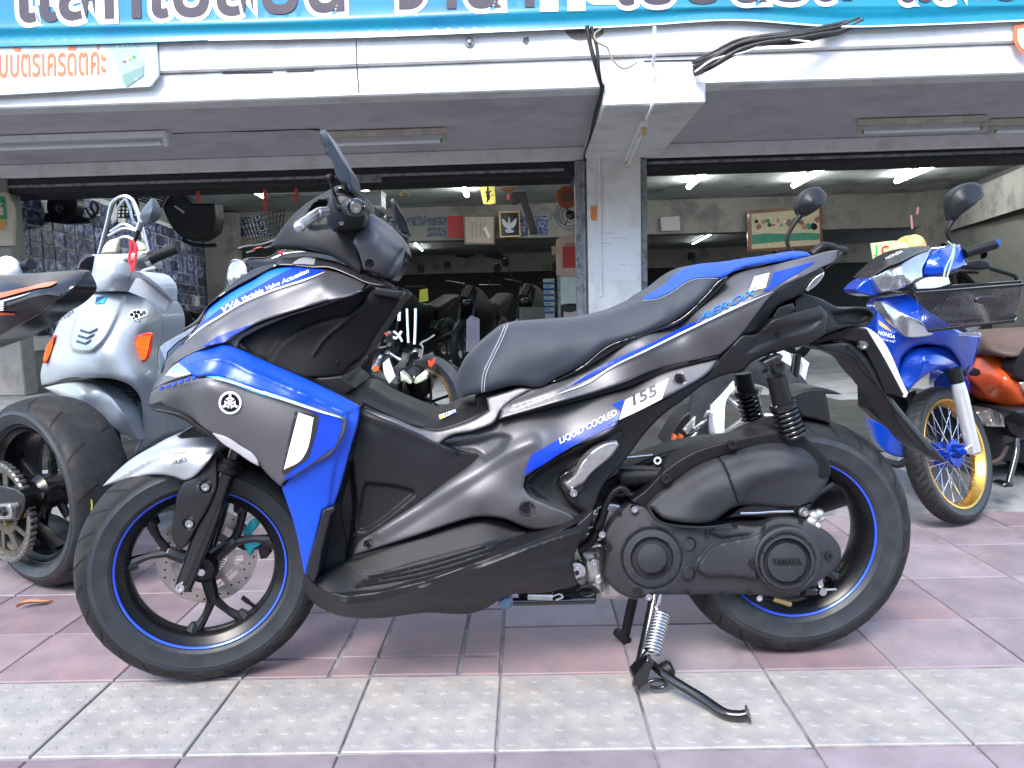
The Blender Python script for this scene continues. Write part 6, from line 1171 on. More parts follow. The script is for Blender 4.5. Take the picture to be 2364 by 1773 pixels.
hp('headlight_visor', Z('H', (262, 440), (270, 415), (300, 385), (360, 340), (430, 315), (520, 308), (528, 324), (470, 342), (400, 375), (330, 405), (285, 432)), Z('H', (270, 430, .03), (430, 318, .0), (525, 315, .03), (400, 370, .13), (330, 400, .1)), m_gblack, edge=.006, core=-.1, g=6)
text_px('visor_lettering', 'HONDA', *Z('H', (335, 368))[0], 9, o_S['headlight_visor'], m_white, hb_, ang=24, width=42, lift=.004)
_, SHr = hp('handlebar_cover', Z('H', (492, 405), (498, 378), (530, 340), (600, 308), (650, 303), (662, 345), (680, 388), (630, 412), (580, 432), (500, 442), (490, 425)), Z('H', (500, 390, .06), (600, 310, .0), (680, 385, .0), (580, 380, .08), (500, 440, .06)), m_hblue, edge=.01, core=-.1, g=7)
text_px('cover_lettering', 'HONDA', *Z('H', (512, 392))[0], 9, SHr, m_cyan, hb_, ang=28, width=32, lift=.004)
hp('handlebar_cover', Z('H', (204, 492), (235, 460), (268, 442), (300, 490), (320, 508), (290, 522), (240, 515), (215, 508)), .03, m_hblue, edge=.008, core=-.08, g=7)
tube('handlebar_grip', [HP(*Z('H', (668, 342))[0], -.02), HP(*Z('H', (730, 322))[0], -.02), HP(*Z('H', (798, 302))[0], -.02)], [.018, .019, .019], m_blk, hb_, 14); lathe('bar_end', [(0, .012), (.014, .01), (.018, 0), (.018, -.01)], HP(*Z('H', (800, 301))[0], -.02), M('blue_bar_end', (.01, .1, .6), .3, .6), hb_, (1, 0, .3), 16)
def mirror_(pts, c, stem, v=.0):
    hp('rear_mirror', pts, c, m_char, edge=.012, core=v - .05, g=6)
    tube('mirror_stem', [HP(x, y, v - .02) for x, y in stem], [.010, .008, .008], m_blk, hb_, 10)
mirror_(Z('H', (604, 145), (610, 92), (640, 62), (690, 38), (742, 48), (754, 95), (705, 140), (652, 180), (632, 200), (612, 195)), Z('H', (608, 120, .0), (690, 45, .0), (745, 90, .0), (670, 110, .03), (620, 190, .0)), Z('H', (622, 195), (595, 245), (610, 292)))
mirror_(Z('TR', (763, 1325), (770, 1290), (790, 1250), (850, 1196), (908, 1193), (955, 1238), (945, 1290), (890, 1340), (830, 1378), (778, 1368)), Z('TR', (770, 1320, .0), (850, 1200, .0), (950, 1240, .0), (860, 1280, .035), (800, 1370, .0)), Z('TR', (785, 1375), (730, 1450), (700, 1525), (712, 1590)))
tube('mirror_stem', [HP(*q, -.05) for q in Z('TR', (712, 1590), (760, 1660), (900, 1700))], .01, m_blk, hb_, 8)
# wire basket
bk = MB()
def bq(s, t, face): # s 0..1 left to right, t 0..1 top to bottom
    if face == 'f': return HP(*Z('H', (462 + 452 * s + (50 - 85 * s) * t, 512 - 36 * s + (160 - 0 * s) * t - 8 * s * t))[0], .30 - .05 * t)
    if face == 'b': return HP(*Z('H', (445 + 470 * s + (70 - 90 * s) * t, 492 - 30 * s + 150 * t))[0], .08)
nx, ny = 38, 12
for face in ('f', 'b'):
    for k in range(-ny, nx + 1):
        for sg_ in (1, -1):
            pts = []
            for j in range(ny + 1):
                s = (k + sg_ * j + (0 if sg_ > 0 else ny)) / nx
                if 0 <= s <= 1: pts.append(bq(s, j / ny, face))
            if len(pts) > 1: bk.tube([pts[0], pts[-1]], .0014, 4, 1)
for j in range(8):
    t = j / 7
    for s in (0, 1): bk.tube([bq(s, t, 'f'), bq(s, t, 'b')], .0016, 4, 1)
    bk.tube([bq(t, 1, 'f'), bq(t, 1, 'b')], .0016, 4, 1)
ba = bk.build('basket_mesh', m_gloss, hb_, False); ba['kind'] = 'stuff'
rim_ = MB()
for t, r in ((0, .006), (1, .005)): rim_.tube([bq(0, t, 'b'), bq(0, t, 'f'), bq(1, t, 'f'), bq(1, t, 'b'), bq(0, t, 'b')], r, 8, 1)
rim_.build('basket_rim', m_gloss, hb_)
hp('basket_plate', Z('H', (712, 535), (730, 524), (770, 520), (812, 526), (824, 538), (800, 550), (750, 554), (722, 550)), .315, m_sand, edge=.005, core=.3, g=6)
hp('basket_bracket', Z('H', (600, 680), (735, 676), (742, 692), (600, 694)), .12, m_steel, edge=.003, core=.1, g=7)
pk = HF.empty('plastic_sleeve', 'clear plastic sleeve with papers hung behind the wire basket', 'sleeve'); panel('sheet', Z('H', (462, 470), (500, 448), (600, 442), (608, 470), (560, 485), (468, 492)), .14, M('cloudy_sleeve', (.5, .56, .62), .2, 0, .15, 20), pk, HF, .002, core=.13, g=10)
gs = MB(); gs.tube([HP(*Z('H', q)[0], .12) for q in ((598, 290), (625, 320), (618, 365), (595, 440))], .003, 6); gs.tube([HP(*Z('H', q)[0], .12) for q in ((625, 300), (615, 350), (590, 400), (580, 445))], .003, 6); gs.build('green_string', M('pale_green_string', (.35, .5, .35), .7), pk)
hp('frame_body', Z('H', (240, 760), (330, 735), (380, 900), (440, 960), (440, 1160), (340, 1080), (250, 1000)), -.12, m_blk, edge=.01, core=-.2)
hp('lower_fairing', Z('H', (264, 1045), (300, 1060), (400, 1150), (422, 1212), (360, 1200), (300, 1150), (280, 1100)), -.03, m_hblue, edge=.006, core=-.08, g=7)
tube('side_pipe', [HP(*Z('H', q)[0], -.02) for q in ((300, 1215), (380, 1240), (425, 1220), (435, 1185))], .014, m_dkmetal, hb_, 10)
# small cream box on the forecourt behind
cb = HF.empty('small_box', 'small white box on the forecourt behind the gold spoked wheel', 'box'); hp('box_body', Z('H', (432, 1205), (492, 1200), (500, 1278), (434, 1276)), -.25, M('white_carton', (.6, .6, .57), .7), edge=.003, core=-.35, parent=cb)
rb = HF.empty('red_reflector', 'grey and red tail lamp of a motorcycle seen beside the mudflap tip', 'lamp'); hp('lamp_body', Z('H', (370, 985), (432, 982), (440, 1045), (380, 1050)), -.3, m_alu, edge=.005, core=-.4, parent=rb, g=7); hp('lens', Z('H', (425, 985), (440, 988), (442, 1042), (428, 1044)), -.28, m_redlens, edge=.003, core=-.3, parent=rb, g=6)

# --- orange moped behind it
o_ = at_height(2325, 1122, .09); OF = Frame((o_.x, o_.y + .1, .085), R(4)); OP = OF.P
om = OF.empty('orange_moped', 'orange moped with a brown seat cut by the right edge', 'motorcycle')
def op(name, pts, ctrl, mat, **kw): return panel(name, pts, ctrl, mat, kw.pop('parent', om), OF, **kw)
op('body_shell', Z('H', (678, 872), (700, 820), (722, 780), (762, 770), (880, 800), (950, 820), (1050, 840), (1050, 985), (922, 988), (832, 992), (770, 962), (712, 905)), Z('H', (690, 870, .0), (760, 775, .03), (922, 815, .05), (850, 880, .15), (1000, 900, .15), (830, 985, .06)), M('orange_paint', (.6, .085, .015), .25, 0, .04, 30, coat=.5), edge=.015, core=-.2)
op('seat', Z('H', (722, 765), (745, 700), (820, 680), (920, 668), (1060, 660), (1060, 790), (960, 782), (880, 785), (760, 772)), Z('H', (740, 760, .05), (800, 690, .06), (1000, 670, .06), (880, 740, .14), (760, 740, .1)), M('brown_seat_vinyl', (.09, .055, .04), .5, 0, .15, 30, bump=.4, bs=400), edge=.02, core=-.15)
op('engine_cover', Z('H', (830, 1030), (850, 1005), (920, 1000), (1050, 1000), (1050, 1110), (960, 1110), (900, 1130), (850, 1090)), Z('H', (840, 1040, .05), (950, 1050, .14), (1040, 1100, .08)), m_dkmetal, edge=.02, core=-.1)
op('cylinder', Z('H', (712, 1015), (800, 1000), (840, 1010), (840, 1080), (760, 1075), (720, 1060)), .06, m_alu, edge=.01, core=-.1, feats=[('ridge', Z('H', (740 + 14 * k, 1010), (750 + 14 * k, 1070)), 4, -.01) for k in range(6)])
op('silver_panel', Z('H', (902, 890), (960, 880), (1050, 880), (1050, 960), (930, 950)), .16, m_alu, edge=.006, core=.1)
op('black_panel', Z('H', (870, 835), (900, 770), (940, 740), (1050, 720), (1050, 880), (920, 880), (880, 870)), .17, m_blk, edge=.01, core=.1)
op('key_hole', Z('H', (692, 835), (705, 825), (735, 838), (738, 855), (720, 865), (700, 858)), .12, m_blk, edge=.004, core=.05, g=6)
tube('side_stand', [OP(*Z('H', (890, 1130))[0], .1), OP(*Z('H', (885, 1200))[0], .12), OP(*Z('H', (855, 1318))[0], .16)], .012, m_gloss, om, 10)
op('stand_foot', Z('H', (828, 1326), (850, 1316), (878, 1320), (874, 1334), (840, 1338)), .18, m_gloss, edge=.003, core=.12, g=6)
op('lower_frame', Z('H', (700, 930), (780, 970), (830, 1000), (840, 1150), (900, 1140), (1050, 1130), (1050, 1300), (900, 1230), (760, 1230), (690, 1100)), -.05, m_blk, edge=.01, core=-.3)
tube('brown_hose', [OP(*Z('H', q)[0], .0) for q in ((770, 1235), (820, 1215), (850, 1160))], .01, M('dark_hose', (.06, .04, .035), .6), om, 8)
op('rear_mirror', Z('H', (640, 385), (690, 375), (740, 368), (775, 378), (785, 405), (740, 412), (700, 408), (660, 400)), -.05, m_blk, edge=.008, core=-.1, g=6)
tube('mirror_stem', [OP(*Z('H', q)[0], -.07) for q in ((780, 405), (850, 425), (885, 440), (892, 460))], .009, m_blk, om, 8)
# --- white scooter seen through the gap above the rear wheel
d = at_depth(1740, 1000, 2.75); WF = Frame((d.x, 2.75, 0), 0); WP = WF.P
wsb = WF.empty('white_motorcycle', 'white motorcycle seen through the gap behind the shock absorbers', 'motorcycle')
def wp(name, pts, ctrl, mat, **kw): return panel(name, pts, ctrl, mat, kw.pop('parent', wsb), WF, **kw)
m_wpaint = M('white_bike_paint', (.72, .76, .8), .25, 0, .03, 30, coat=.5)
wp('front_cowl', Z('E', (1000, 960), (1080, 900), (1250, 800), (1340, 840), (1370, 1000), (1370, 1070), (1300, 1040), (1200, 930), (1030, 1010)), .02, m_wpaint, edge=.01, core=-.1)
wp('side_fairing', Z('E', (1400, 850), (1480, 910), (1440, 1090), (1405, 1115), (1395, 1040), (1430, 940)), .05, m_wpaint, edge=.006, core=-.05, g=7)
wp('leg_shield', Z('E', (760, 1220), (840, 1140), (930, 1020), (935, 1100), (880, 1170), (862, 1300), (865, 1420), (800, 1455), (775, 1330)), Z('E', (770, 1230, .0), (930, 1050, .02), (820, 1300, .05)), m_wpaint, edge=.01, core=-.15)
lathe('front_tyre', [(.12, .03), (.17, .045), (.21, .04), (.225, 0), (.21, -.04), (.17, -.045), (.12, -.03)], WP(*Z('E', (1050, 1290))[0], .0), m_rub, wsb, (-.4, -.9, 0), 48)
lathe('rim', [(.12, .03), (.115, 0), (.12, -.03)], WP(*Z('E', (1050, 1290))[0], .0), m_alu, wsb, (-.4, -.9, 0), 32)
for k in range(5):
    a = 2 * pi * k / 5; c = WP(*Z('E', (1050, 1290))[0], .0); tube('wheel_spoke', [c, c + Vector((cos(a) * .11 * .9, sin(.4) * cos(a) * -.1, sin(a) * .11))], .01, m_alu, wsb, 8, 1)
tube('fork_leg', [WP(*Z('E', q)[0], .08) for q in ((1390, 850), (1370, 1000), (1345, 1130))], .016, m_gloss, wsb, 10)
wp('engine_block', Z('E', (560, 1290), (700, 1210), (760, 1230), (780, 1400), (700, 1480), (500, 1540), (420, 1500)), -.05, m_blk, edge=.01, core=-.2)
for k in range(5): tube('engine_pipe', [WP(*Z('E', (570 + 36 * k, 1470 - 40 * k))[0], .02), WP(*Z('E', (640 + 26 * k, 1440 - 44 * k))[0], .03), WP(*Z('E', (680 + 22 * k, 1360 - 20 * k))[0], .02)], .006, (m_alu, m_dkmetal)[k % 2], wsb, 8)
wp('radiator_guard', Z('E', (560, 1400), (620, 1330), (650, 1300), (640, 1380), (590, 1430)), .02, m_alu, edge=.004, core=0, g=6)
for x in (490, 535): wp('orange_cap', Z('E', (x - 10, 1480), (x + 5, 1430), (x + 25, 1440), (x + 30, 1540), (x, 1560)), .03, M('rust_orange', (.4, .08, .02), .4), edge=.004, core=0, g=6)

# --- black motorcycle with a round headlight, behind the scooter's nose
d = at_depth(560, 640, 2.7); RF = Frame((d.x, 2.7, 0), R(15)); RP = RF.P
rbk = RF.empty('black_motorcycle', 'black motorcycle with a round headlight half hidden behind the scooter nose', 'motorcycle')
def rp(name, pts, ctrl, mat, **kw): return panel(name, pts, ctrl, mat, kw.pop('parent', rbk), RF, **kw)
rp('fuel_tank', Z('B', (690, 380), (700, 280), (760, 190), (830, 150), (1040, 120), (1100, 60), (1060, 20), (1180, -40), (1500, -60), (1700, 100), (1750, 330), (1500, 420), (1000, 500)), Z('B', (700, 300, .0), (830, 155, .02), (1100, 60, .02), (1500, -50, .0), (1200, 200, .14), (900, 300, .1)), m_gblack, edge=.02, core=-.2)
hl_c = RP(*Z('B', (772, 265))[0], .1)
lathe('headlight_shell', [(.0, -.06), (.04, -.045), (.046, -.02), (.050, .0), (.047, .005)], hl_c, m_gblack, rbk, (-.75, -.65, .1), 40)
lathe('headlight_ring', [(.047, .006), (.052, .003), (.052, -.006)], hl_c, m_steel, rbk, (-.75, -.65, .1), 40)
lathe('headlight_lens', [(0, .013), (.02, .012), (.036, .008), (.047, .003)], hl_c, m_clear, rbk, (-.75, -.65, .1), 40)
rp('tail_lens', Z('B', (1075, 98), (1100, 92), (1118, 112), (1110, 126), (1085, 108)), .17, m_redlens, edge=.003, core=.14, g=5)
for k in range(12): rp('vent_fin', Z('B', (1130 + k * 22, 96 - k * 3), (1140 + k * 22, 72 - k * 2), (1148 + k * 22, 70 - k * 2), (1140 + k * 22, 98 - k * 3)), .17, m_brass if k < 4 else m_alu, edge=.002, core=.15, g=5)
tube('chrome_trim', [RP(*Z('B', q)[0], .16) for q in ((1040, 152), (1150, 112), (1300, 100), (1400, 98))], .006, m_steel, rbk, 8)
tube('handlebar', [RP(*Z('B', q)[0], .0) for q in ((790, 80), (860, 62), (960, 50), (1080, 10))], .007, m_dkmetal, rbk, 8); tube('handlebar', [RP(*Z('B', q)[0], .0) for q in ((850, 110), (960, 80), (1080, 50))], .006, m_dkmetal, rbk, 8)
rp('orange_marker', Z('B', (900, 75), (960, 62), (975, 66), (910, 82)), .02, M('dull_orange', (.45, .1, .03), .4), edge=.002, core=.0, g=5)
rp('lower_body', Z('B', (690, 380), (1000, 500), (1500, 420), (1500, 1100), (700, 1100), (520, 900), (500, 700)), -.1, m_blk, edge=.01, core=-.3)

# --- motorcycles inside the shop
d = at_depth(950, 860, 4.9); IF = Frame((d.x, 4.9, .1), 0); IP = IF.P
ib = IF.empty('dark_sport_motorcycle', 'black sport motorcycle with a pair of pale headlights inside the shop', 'motorcycle')
def ip(name, pts, ctrl, mat, **kw): return panel(name, pts, ctrl, mat, kw.pop('parent', ib), IF, **kw)
ip('front_fairing', Z('K', (760, 1160), (790, 980), (840, 930), (900, 920), (975, 880), (1060, 920), (1130, 950), (1190, 1000), (1230, 1130), (1180, 1250), (1060, 1330), (950, 1340), (840, 1290)), Z('K', (770, 1150, .0), (970, 1100, .2), (1220, 1120, .0), (970, 890, .1), (970, 1330, .1)), m_gblack, edge=.02, core=-.3)
for pts in (((798, 985), (830, 1010), (900, 1060), (945, 1125), (920, 1142), (850, 1112), (806, 1100)), ((972, 1125), (985, 1080), (1060, 1010), (1120, 965), (1150, 1000), (1138, 1075), (1060, 1120), (1000, 1140))):
    hh, Sx = ip('headlight', Z('K', *pts), .24, M('pale_headlight', (.6, .65, .5), .15, 0, .3, 40, coat=.3), edge=.008, core=.1, g=5)
ip('windscreen', Z('K', (860, 930), (900, 760), (960, 690), (1040, 690), (1100, 780), (1120, 940), (1040, 900), (970, 880)), .02, m_gloss, edge=.02, core=-.05)
for pts in (((1045, 640), (1090, 600), (1140, 580), (1235, 515)), ((1045, 700), (1045, 760), (1035, 790)), ((1085, 660), (1080, 720), (1060, 810)), ((1080, 600), (1065, 640), (1085, 665))): tube('brake_pipe', [IP(*Z('K', q)[0], .15) for q in pts], .006, m_alu, ib, 6)
ip('red_emblem', Z('K', (1150, 840), (1175, 850), (1190, 865), (1230, 810), (1245, 815), (1240, 860), (1190, 930), (1160, 910)), .22, M('red_emblem_paint', (.75, .06, .02), .4), edge=.003, core=.18, g=5)
tube('front_fork', [IP(*Z('K', q)[0], .05) for q in ((1160, 950), (1170, 1000), (1200, 1060))], .012, m_alu, ib, 8); tube('front_fork', [IP(*Z('K', q)[0], .1) for q in ((1205, 1055), (1275, 985))], .01, m_dkmetal, ib, 8)
cwh = IP(*Z('K', (1190, 1370))[0], .05); lathe('front_tyre', [(.21, .04), (.27, .05), (.3, .0), (.27, -.05), (.21, -.04)], cwh, m_rub, ib, (-.6, -.8, 0), 48); lathe('rim', [(.2, .05), (.212, .052), (.212, .03), (.2, .0)], cwh, M('gold_wheel', (.5, .33, .15), .35, .8), ib, (-.6, -.8, 0), 48)
for k in range(5): a = 2 * pi * k / 5 + .3; tube('wheel_spoke', [cwh, cwh + Vector((.16 * cos(a), -.1 * cos(a), .2 * sin(a)))], .009, m_gloss, ib, 8, 1)
ip('belly_pan', Z('K', (760, 1300), (900, 1340), (1100, 1330), (1300, 1500), (1300, 1700), (760, 1700)), -.1, m_gloss, edge=.02, core=-.3)
tube('front_fork', [IP(*Z('K', q)[0], .1) for q in ((905, 1390), (895, 1460))], .012, m_alu, ib, 8)
d = at_depth(880, 830, 4.4); JF = Frame((d.x, 4.4, .1), 0); JP = JF.P
jb = JF.empty('naked_motorcycle', 'dark motorcycle with bare handlebar clamp and white tag just left of the headlights', 'motorcycle')
def jp(name, pts, ctrl, mat, **kw): return panel(name, pts, ctrl, mat, kw.pop('parent', jb), JF, **kw)
jp('handlebar_clamp', Z('K', (395, 630), (440, 620), (500, 660), (560, 665), (620, 650), (630, 480), (640, 465), (685, 470), (690, 500), (672, 660), (600, 690), (520, 722), (440, 720), (420, 690)), .05, m_dkmetal, edge=.008, core=.0, g=6)
for q, r in (((481, 608), .016), ((441, 694), .013), ((653, 634), .012), ((638, 738), .013), ((601, 595), .007)): bolt('clamp_bolt', JP(*Z('K', q)[0], .06), m_steel, jb, r, .01)
tube('clutch_lever', [JP(*Z('K', q)[0], .06) for q in ((640, 738), (720, 790), (800, 838))], [.009, .008, .012], m_alu, jb, 10)
_, SJ = jp('indicator', Z('K', (545, 760), (560, 790), (540, 870), (525, 930), (500, 1000), (470, 1020), (435, 980), (430, 930), (480, 870), (520, 790)), .06, m_clear, edge=.01, core=.0, g=6)
decal('indicator_bulb', Z('K', (455, 920), (490, 905), (525, 925), (515, 975), (470, 985), (450, 955)), SJ, m_orlens, jb, .004, 6)
jp('silver_switch', Z('K', (290, 790), (340, 765), (375, 772), (350, 820), (310, 842)), .04, m_alu, edge=.005, core=.0, g=6); jp('red_lens', Z('K', (115, 865), (200, 755), (212, 790), (160, 850)), .04, M('dull_red_lens', (.3, .05, .03), .3), edge=.003, core=0, g=6)
tube('red_wire', [JP(*Z('K', q)[0], .07) for q in ((560, 495), (610, 500), (630, 520), (635, 490))], .006, M('red_wire', (.6, .05, .03), .5), jb, 6)
jp('fuel_tank', Z('K', (200, 480), (380, 520), (480, 560), (440, 900), (300, 1100), (150, 950)), -.1, m_gloss, edge=.02, core=-.3)
jp('engine', Z('K', (250, 900), (500, 1050), (760, 1150), (760, 1700), (250, 1700)), -.15, m_blk, edge=.02, core=-.4)
tg2 = JF.empty('white_tag', 'white card tag hanging from the dark motorcycle handlebar in the shop', 'paper tag')
panel('tag_sleeve', Z('K', (570, 830), (640, 770), (690, 880), (752, 1040), (740, 1050), (660, 1142), (590, 1020)), .1, m_dkmetal, tg2, JF, .002, core=.09, g=10); panel('tag_card', Z('K', (572, 880), (650, 808), (735, 1045), (655, 1135), (592, 1015)), .106, M('pale_card', (.7, .7, .78), .5), tg2, JF, .0, core=.1, g=12)
# pale glowing rods standing in for light reflections in the dark shop
rd = IF.empty('reflection_streaks', 'pale thin streaks of reflected light, built as rods, in the dark shop behind the motorcycles', 'reflection'); m_streak = M('streak_glow', (.75, .9, .9), .3, .3, emit=.05)
for pts, r in ((((882, 180), (890, 400), (900, 615)), .008), (((985, 180), (992, 220), (985, 500), (978, 635)), .009), (((785, 220), (782, 335)), .011), (((708, 470), (780, 525), (820, 600)), .008), (((812, 468), (780, 525), (740, 560), (700, 542)), .009)): tube('rod', [IP(*Z('K', q)[0], -.35) for q in pts], r, m_streak, rd, 8)
# vertical mirror card further back
d = at_depth(1090, 780, 7.6); LF = Frame((d.x, 7.6, .1), 0)
def item(fr, name, label, cat, pts, v, mat, part='sheet', edge=0, th=.01, group=None, g=14, feats=()):
    e = fr.empty(name, label, cat, group); o, S = panel(part, pts, v, mat, e, fr, edge, core=v - th if np.isscalar(v) else 0, g=g, feats=feats); return e, S
item(LF, 'plastic_sheet', 'grey reflective plastic sheet standing in the dark shop left of the seat', 'sheet', Z('N', (-15, 1560), (35, 1510), (125, 1550), (125, 1900), (-20, 1900)), .0, M('shiny_grey_sheet', (.3, .28, .32), .2, .2, .3, 6))
item(LF, 'yellow_label', 'small yellow label deep in the dark shop behind the scooter dash', 'label', Z('M', (605, 800), (655, 790), (660, 870), (602, 878)), -1.5, M('glowing_yellow_label', (.5, .5, .06), .5, emit=.05))  # label glows faintly by added emission; it is no lamp
# ---------------------------------------------------------------- things hung and stacked in the shop
NF = Frame((BF.o.x, 8.4, 0), -.03)
m_paper = M('aged_paper', (.5, .42, .36), .7, 0, .1, 12, bump=.2, bs=60)
FB = Frame((BF.o + BF.V * -6.15), BF.yaw)       # the front of the far beam
wv = .02
item(FB, 'red_calendar', 'red paper calendar on the far beam left of the framed emblem', 'calendar', Z('TM', (645, 1380), (752, 1378), (752, 1515), (648, 1515)), wv, M('red_paper', (.42, .03, .03), .6, 0, .12, 12))
e, S_ = item(FB, 'framed_notice', 'tan sheet in a thin frame hanging below the far beam beside the red calendar', 'notice', Z('TM', (745, 1375), (948, 1375), (945, 1560), (752, 1560)), .08, M('tan_frame', (.22, .17, .13), .6)); panel('notice_sheet', Z('TM', (755, 1385), (938, 1384), (934, 1550), (762, 1550)), .085, m_paper, e, FB, 0, core=.08, g=20)
mb = MB()
for k in range(4):
    x = 800 + 26 * k
    for j in range(4): mb.add(FB.PN(np.array(Z('TM', (x, 1420 + 24 * j), (x + 3, 1418 + 24 * j), (x + 5, 1436 + 24 * j), (x + 1, 1438 + 24 * j))), .088), [(3, 2, 1, 0)])
mb.build('notice_writing', M('brown_ink', (.25, .1, .07), .7), e, False)['kind'] = 'stuff'
item(FB, 'white_slip', 'thin white slip stuck across the tan framed notice', 'paper slip', Z('TM', (872, 1455), (890, 1445), (918, 1508), (905, 1522)), .11, m_white)
e, S_ = item(FB, 'emblem_frame', 'gold framed dark picture with a silver winged emblem on the far beam', 'picture frame', Z('N', (332, 408), (548, 402), (562, 672), (342, 682)), .07, M('gold_frame', (.65, .42, .2), .4, .5), edge=.0, th=.03)
_, SEm = panel('picture', Z('N', (345, 420), (538, 416), (550, 658), (354, 668)), .074, M('near_black_picture', (.012, .01, .02), .25), e, FB, 0, core=.07, g=20); m_pale = M('silver_print', (.55, .54, .6), .5)
for pts in (((440, 478), (450, 500), (456, 540), (462, 590), (456, 620), (440, 640), (424, 622), (418, 590), (424, 540), (430, 500)), ((428, 540), (400, 510), (378, 488), (362, 484), (366, 520), (382, 560), (412, 590)), ((454, 540), (480, 508), (502, 486), (520, 478), (516, 515), (500, 560), (468, 590)), ((425, 600), (400, 600), (398, 620), (420, 634), (440, 630)), ((455, 600), (490, 604), (492, 622), (466, 634), (445, 630)), ((430, 480), (440, 462), (450, 480), (446, 500), (434, 500))): decal('emblem', Z('N', *pts), SEm, m_pale, e, .003, 5)
item(FB, 'hanging_cloth_roll', 'long dark rolled cloth hanging from the ceiling across the blue prints', 'cloth', Z('N', (480, 50), (540, 50), (545, 150), (590, 160), (640, 300), (700, 480), (745, 640), (665, 655), (600, 420), (555, 300), (500, 330), (440, 320), (450, 250), (510, 180)), 1.4, M('black_cloth', (.012, .012, .014), .8), edge=.02, th=.08, g=10)
e, S_ = item(FB, 'yellow_cloth', 'yellow hanging cloth printed with a black figure under the ceiling', 'cloth', Z('N', (120, 80), (200, 72), (268, 60), (285, 180), (296, 320), (230, 332), (165, 325), (140, 200)), 2.2, M('yellow_cloth', (.42, .37, .07), .8, 0, .1, 14), th=.01)
for pts in (((205, 140), (222, 150), (225, 200), (238, 250), (225, 290), (205, 285), (195, 230), (200, 180)), ((180, 190), (205, 200), (205, 212), (178, 205)), ((225, 200), (248, 180), (252, 192), (230, 212)), ((200, 285), (215, 285), (205, 312), (196, 308)), ((160, 240), (185, 236), (180, 248)), ((250, 232), (275, 228), (265, 240))): decal('printed_figure', Z('N', *pts), S_, m_gloss, e, .003, 6)
e, S_ = item(FB, 'hanging_ornament', 'small brown ornament with a red tassel hanging beside the yellow cloth', 'ornament', Z('N', (340, 155), (400, 130), (430, 128), (500, 150), (505, 180), (440, 190), (380, 185)), 1.9, M('brown_ornament', (.14, .05, .02), .5), edge=.01, th=.04, g=7); panel('tassel', Z('N', (415, 215), (450, 215), (440, 290), (422, 285)), 1.91, M('red_tassel', (.45, .03, .03), .7), e, FB, .004, core=1.89, g=7); tube('string', [FB.P(*q, 1.9) for q in Z('N', (385, 140), (430, 60), (490, 140))], .006, m_cab, e, 6, 1)
e, S_ = item(FB, 'orange_sign', 'round orange sign hanging at the right end of the left bay by the column', 'sign', circ(*Z('N', (1058, 252))[0], 26, 36), 3.2, M('orange_round_sign', (.38, .08, .02), .5), edge=.008, th=.03, g=7)
decal('sign_centre', circ(*Z('N', (1058, 245))[0], 15, 24), S_, M('brown_centre', (.2, .07, .03), .6), e, .003, 7)
item(FB, 'blue_plastic_bag', 'blue and clear plastic bags hanging above the orange round sign', 'bag', Z('N', (1060, 40), (1100, 30), (1165, 60), (1160, 160), (1100, 150), (1065, 110)), 3.0, M('blue_bag', (.1, .16, .22), .3, 0, .3, 30), edge=.01, th=.03, g=8)
fnx = FB.empty('wall_fan', 'dark wall fan below the round orange sign', 'fan'); fc = FB.P(*Z('N', (1090, 440))[0], 3.1)
for r in (.05, .1, .15, .19): lathe('fan_guard', [(r, .02), (r + .006, .025), (r + .006, .015)], fc, m_gloss, fnx, (-.3, -1, 0), 32)
lathe('fan_motor', [(0, .03), (.05, .02), (.06, -.06), (0, -.12)], fc, m_gloss, fnx, (-.3, -1, 0), 20)
for k in range(3):
    a = 2 * pi * k / 3; tube('fan_blade', [fc, fc + Vector((cos(a) * .16, -.02, sin(a) * .16))], [.02, .05], m_sand, fnx, 8, 1, .2)
e, S_ = item(NF, 'cardboard_box', 'pinkish tall carton with a red paper beside the column', 'box', Z('N', (945, 705), (990, 675), (1165, 655), (1172, 700), (1172, 1090), (985, 1090), (952, 1075)), .0, M('pinkish_carton', (.48, .33, .27), .7, 0, .08, 8), edge=.004, th=.3)
decal('red_notice', Z('N', (1008, 776), (1172, 774), (1172, 1005), (1012, 1008)), S_, M('red_card', (.4, .035, .03), .6, 0, .1, 10), e, .003); text_px('carton_lettering', 'SYE', *Z('N', (1040, 768))[0], 8, S_, m_gloss, e, width=22, lift=.004)
item(NF, 'white_notice', 'white paper taped below the pinkish carton beside the column', 'paper', Z('N', (985, 1100), (1172, 1102), (1176, 1388), (1080, 1385), (990, 1398)), .02, M('grey_white_paper', (.5, .55, .54), .6, 0, .05, 6))
item(NF, 'yellow_note', 'small yellow note left of the pinkish carton', 'note', Z('N', (890, 775), (944, 772), (944, 870), (894, 868)), -.1, M('pale_yellow_note', (.45, .38, .22), .7))
item(NF, 'shelf_post', 'thin peeling post left of the white notice paper', 'post', Z('N', (950, 1080), (986, 1095), (990, 1560), (965, 1560), (958, 1300)), -.05, m_rail, th=.05); item(NF, 'shelf_cabinet', 'small glazed cabinet under the white notice beside the column', 'cabinet', Z('N', (1000, 1400), (1178, 1395), (1190, 1620), (1005, 1620)), -.06, m_dark, edge=.005, th=.2)
item(NF, 'cabinet_parcel', 'beige parcel inside the glazed cabinet by the column', 'parcel', Z('N', (1020, 1470), (1100, 1480), (1160, 1460), (1170, 1600), (1020, 1600)), -.04, m_paper, edge=.005, th=.1)
m_bstrip, m_wstrip = M('blue_strip', (.015, .09, .26), .5), M('white_strip', (.42, .5, .48), .5)
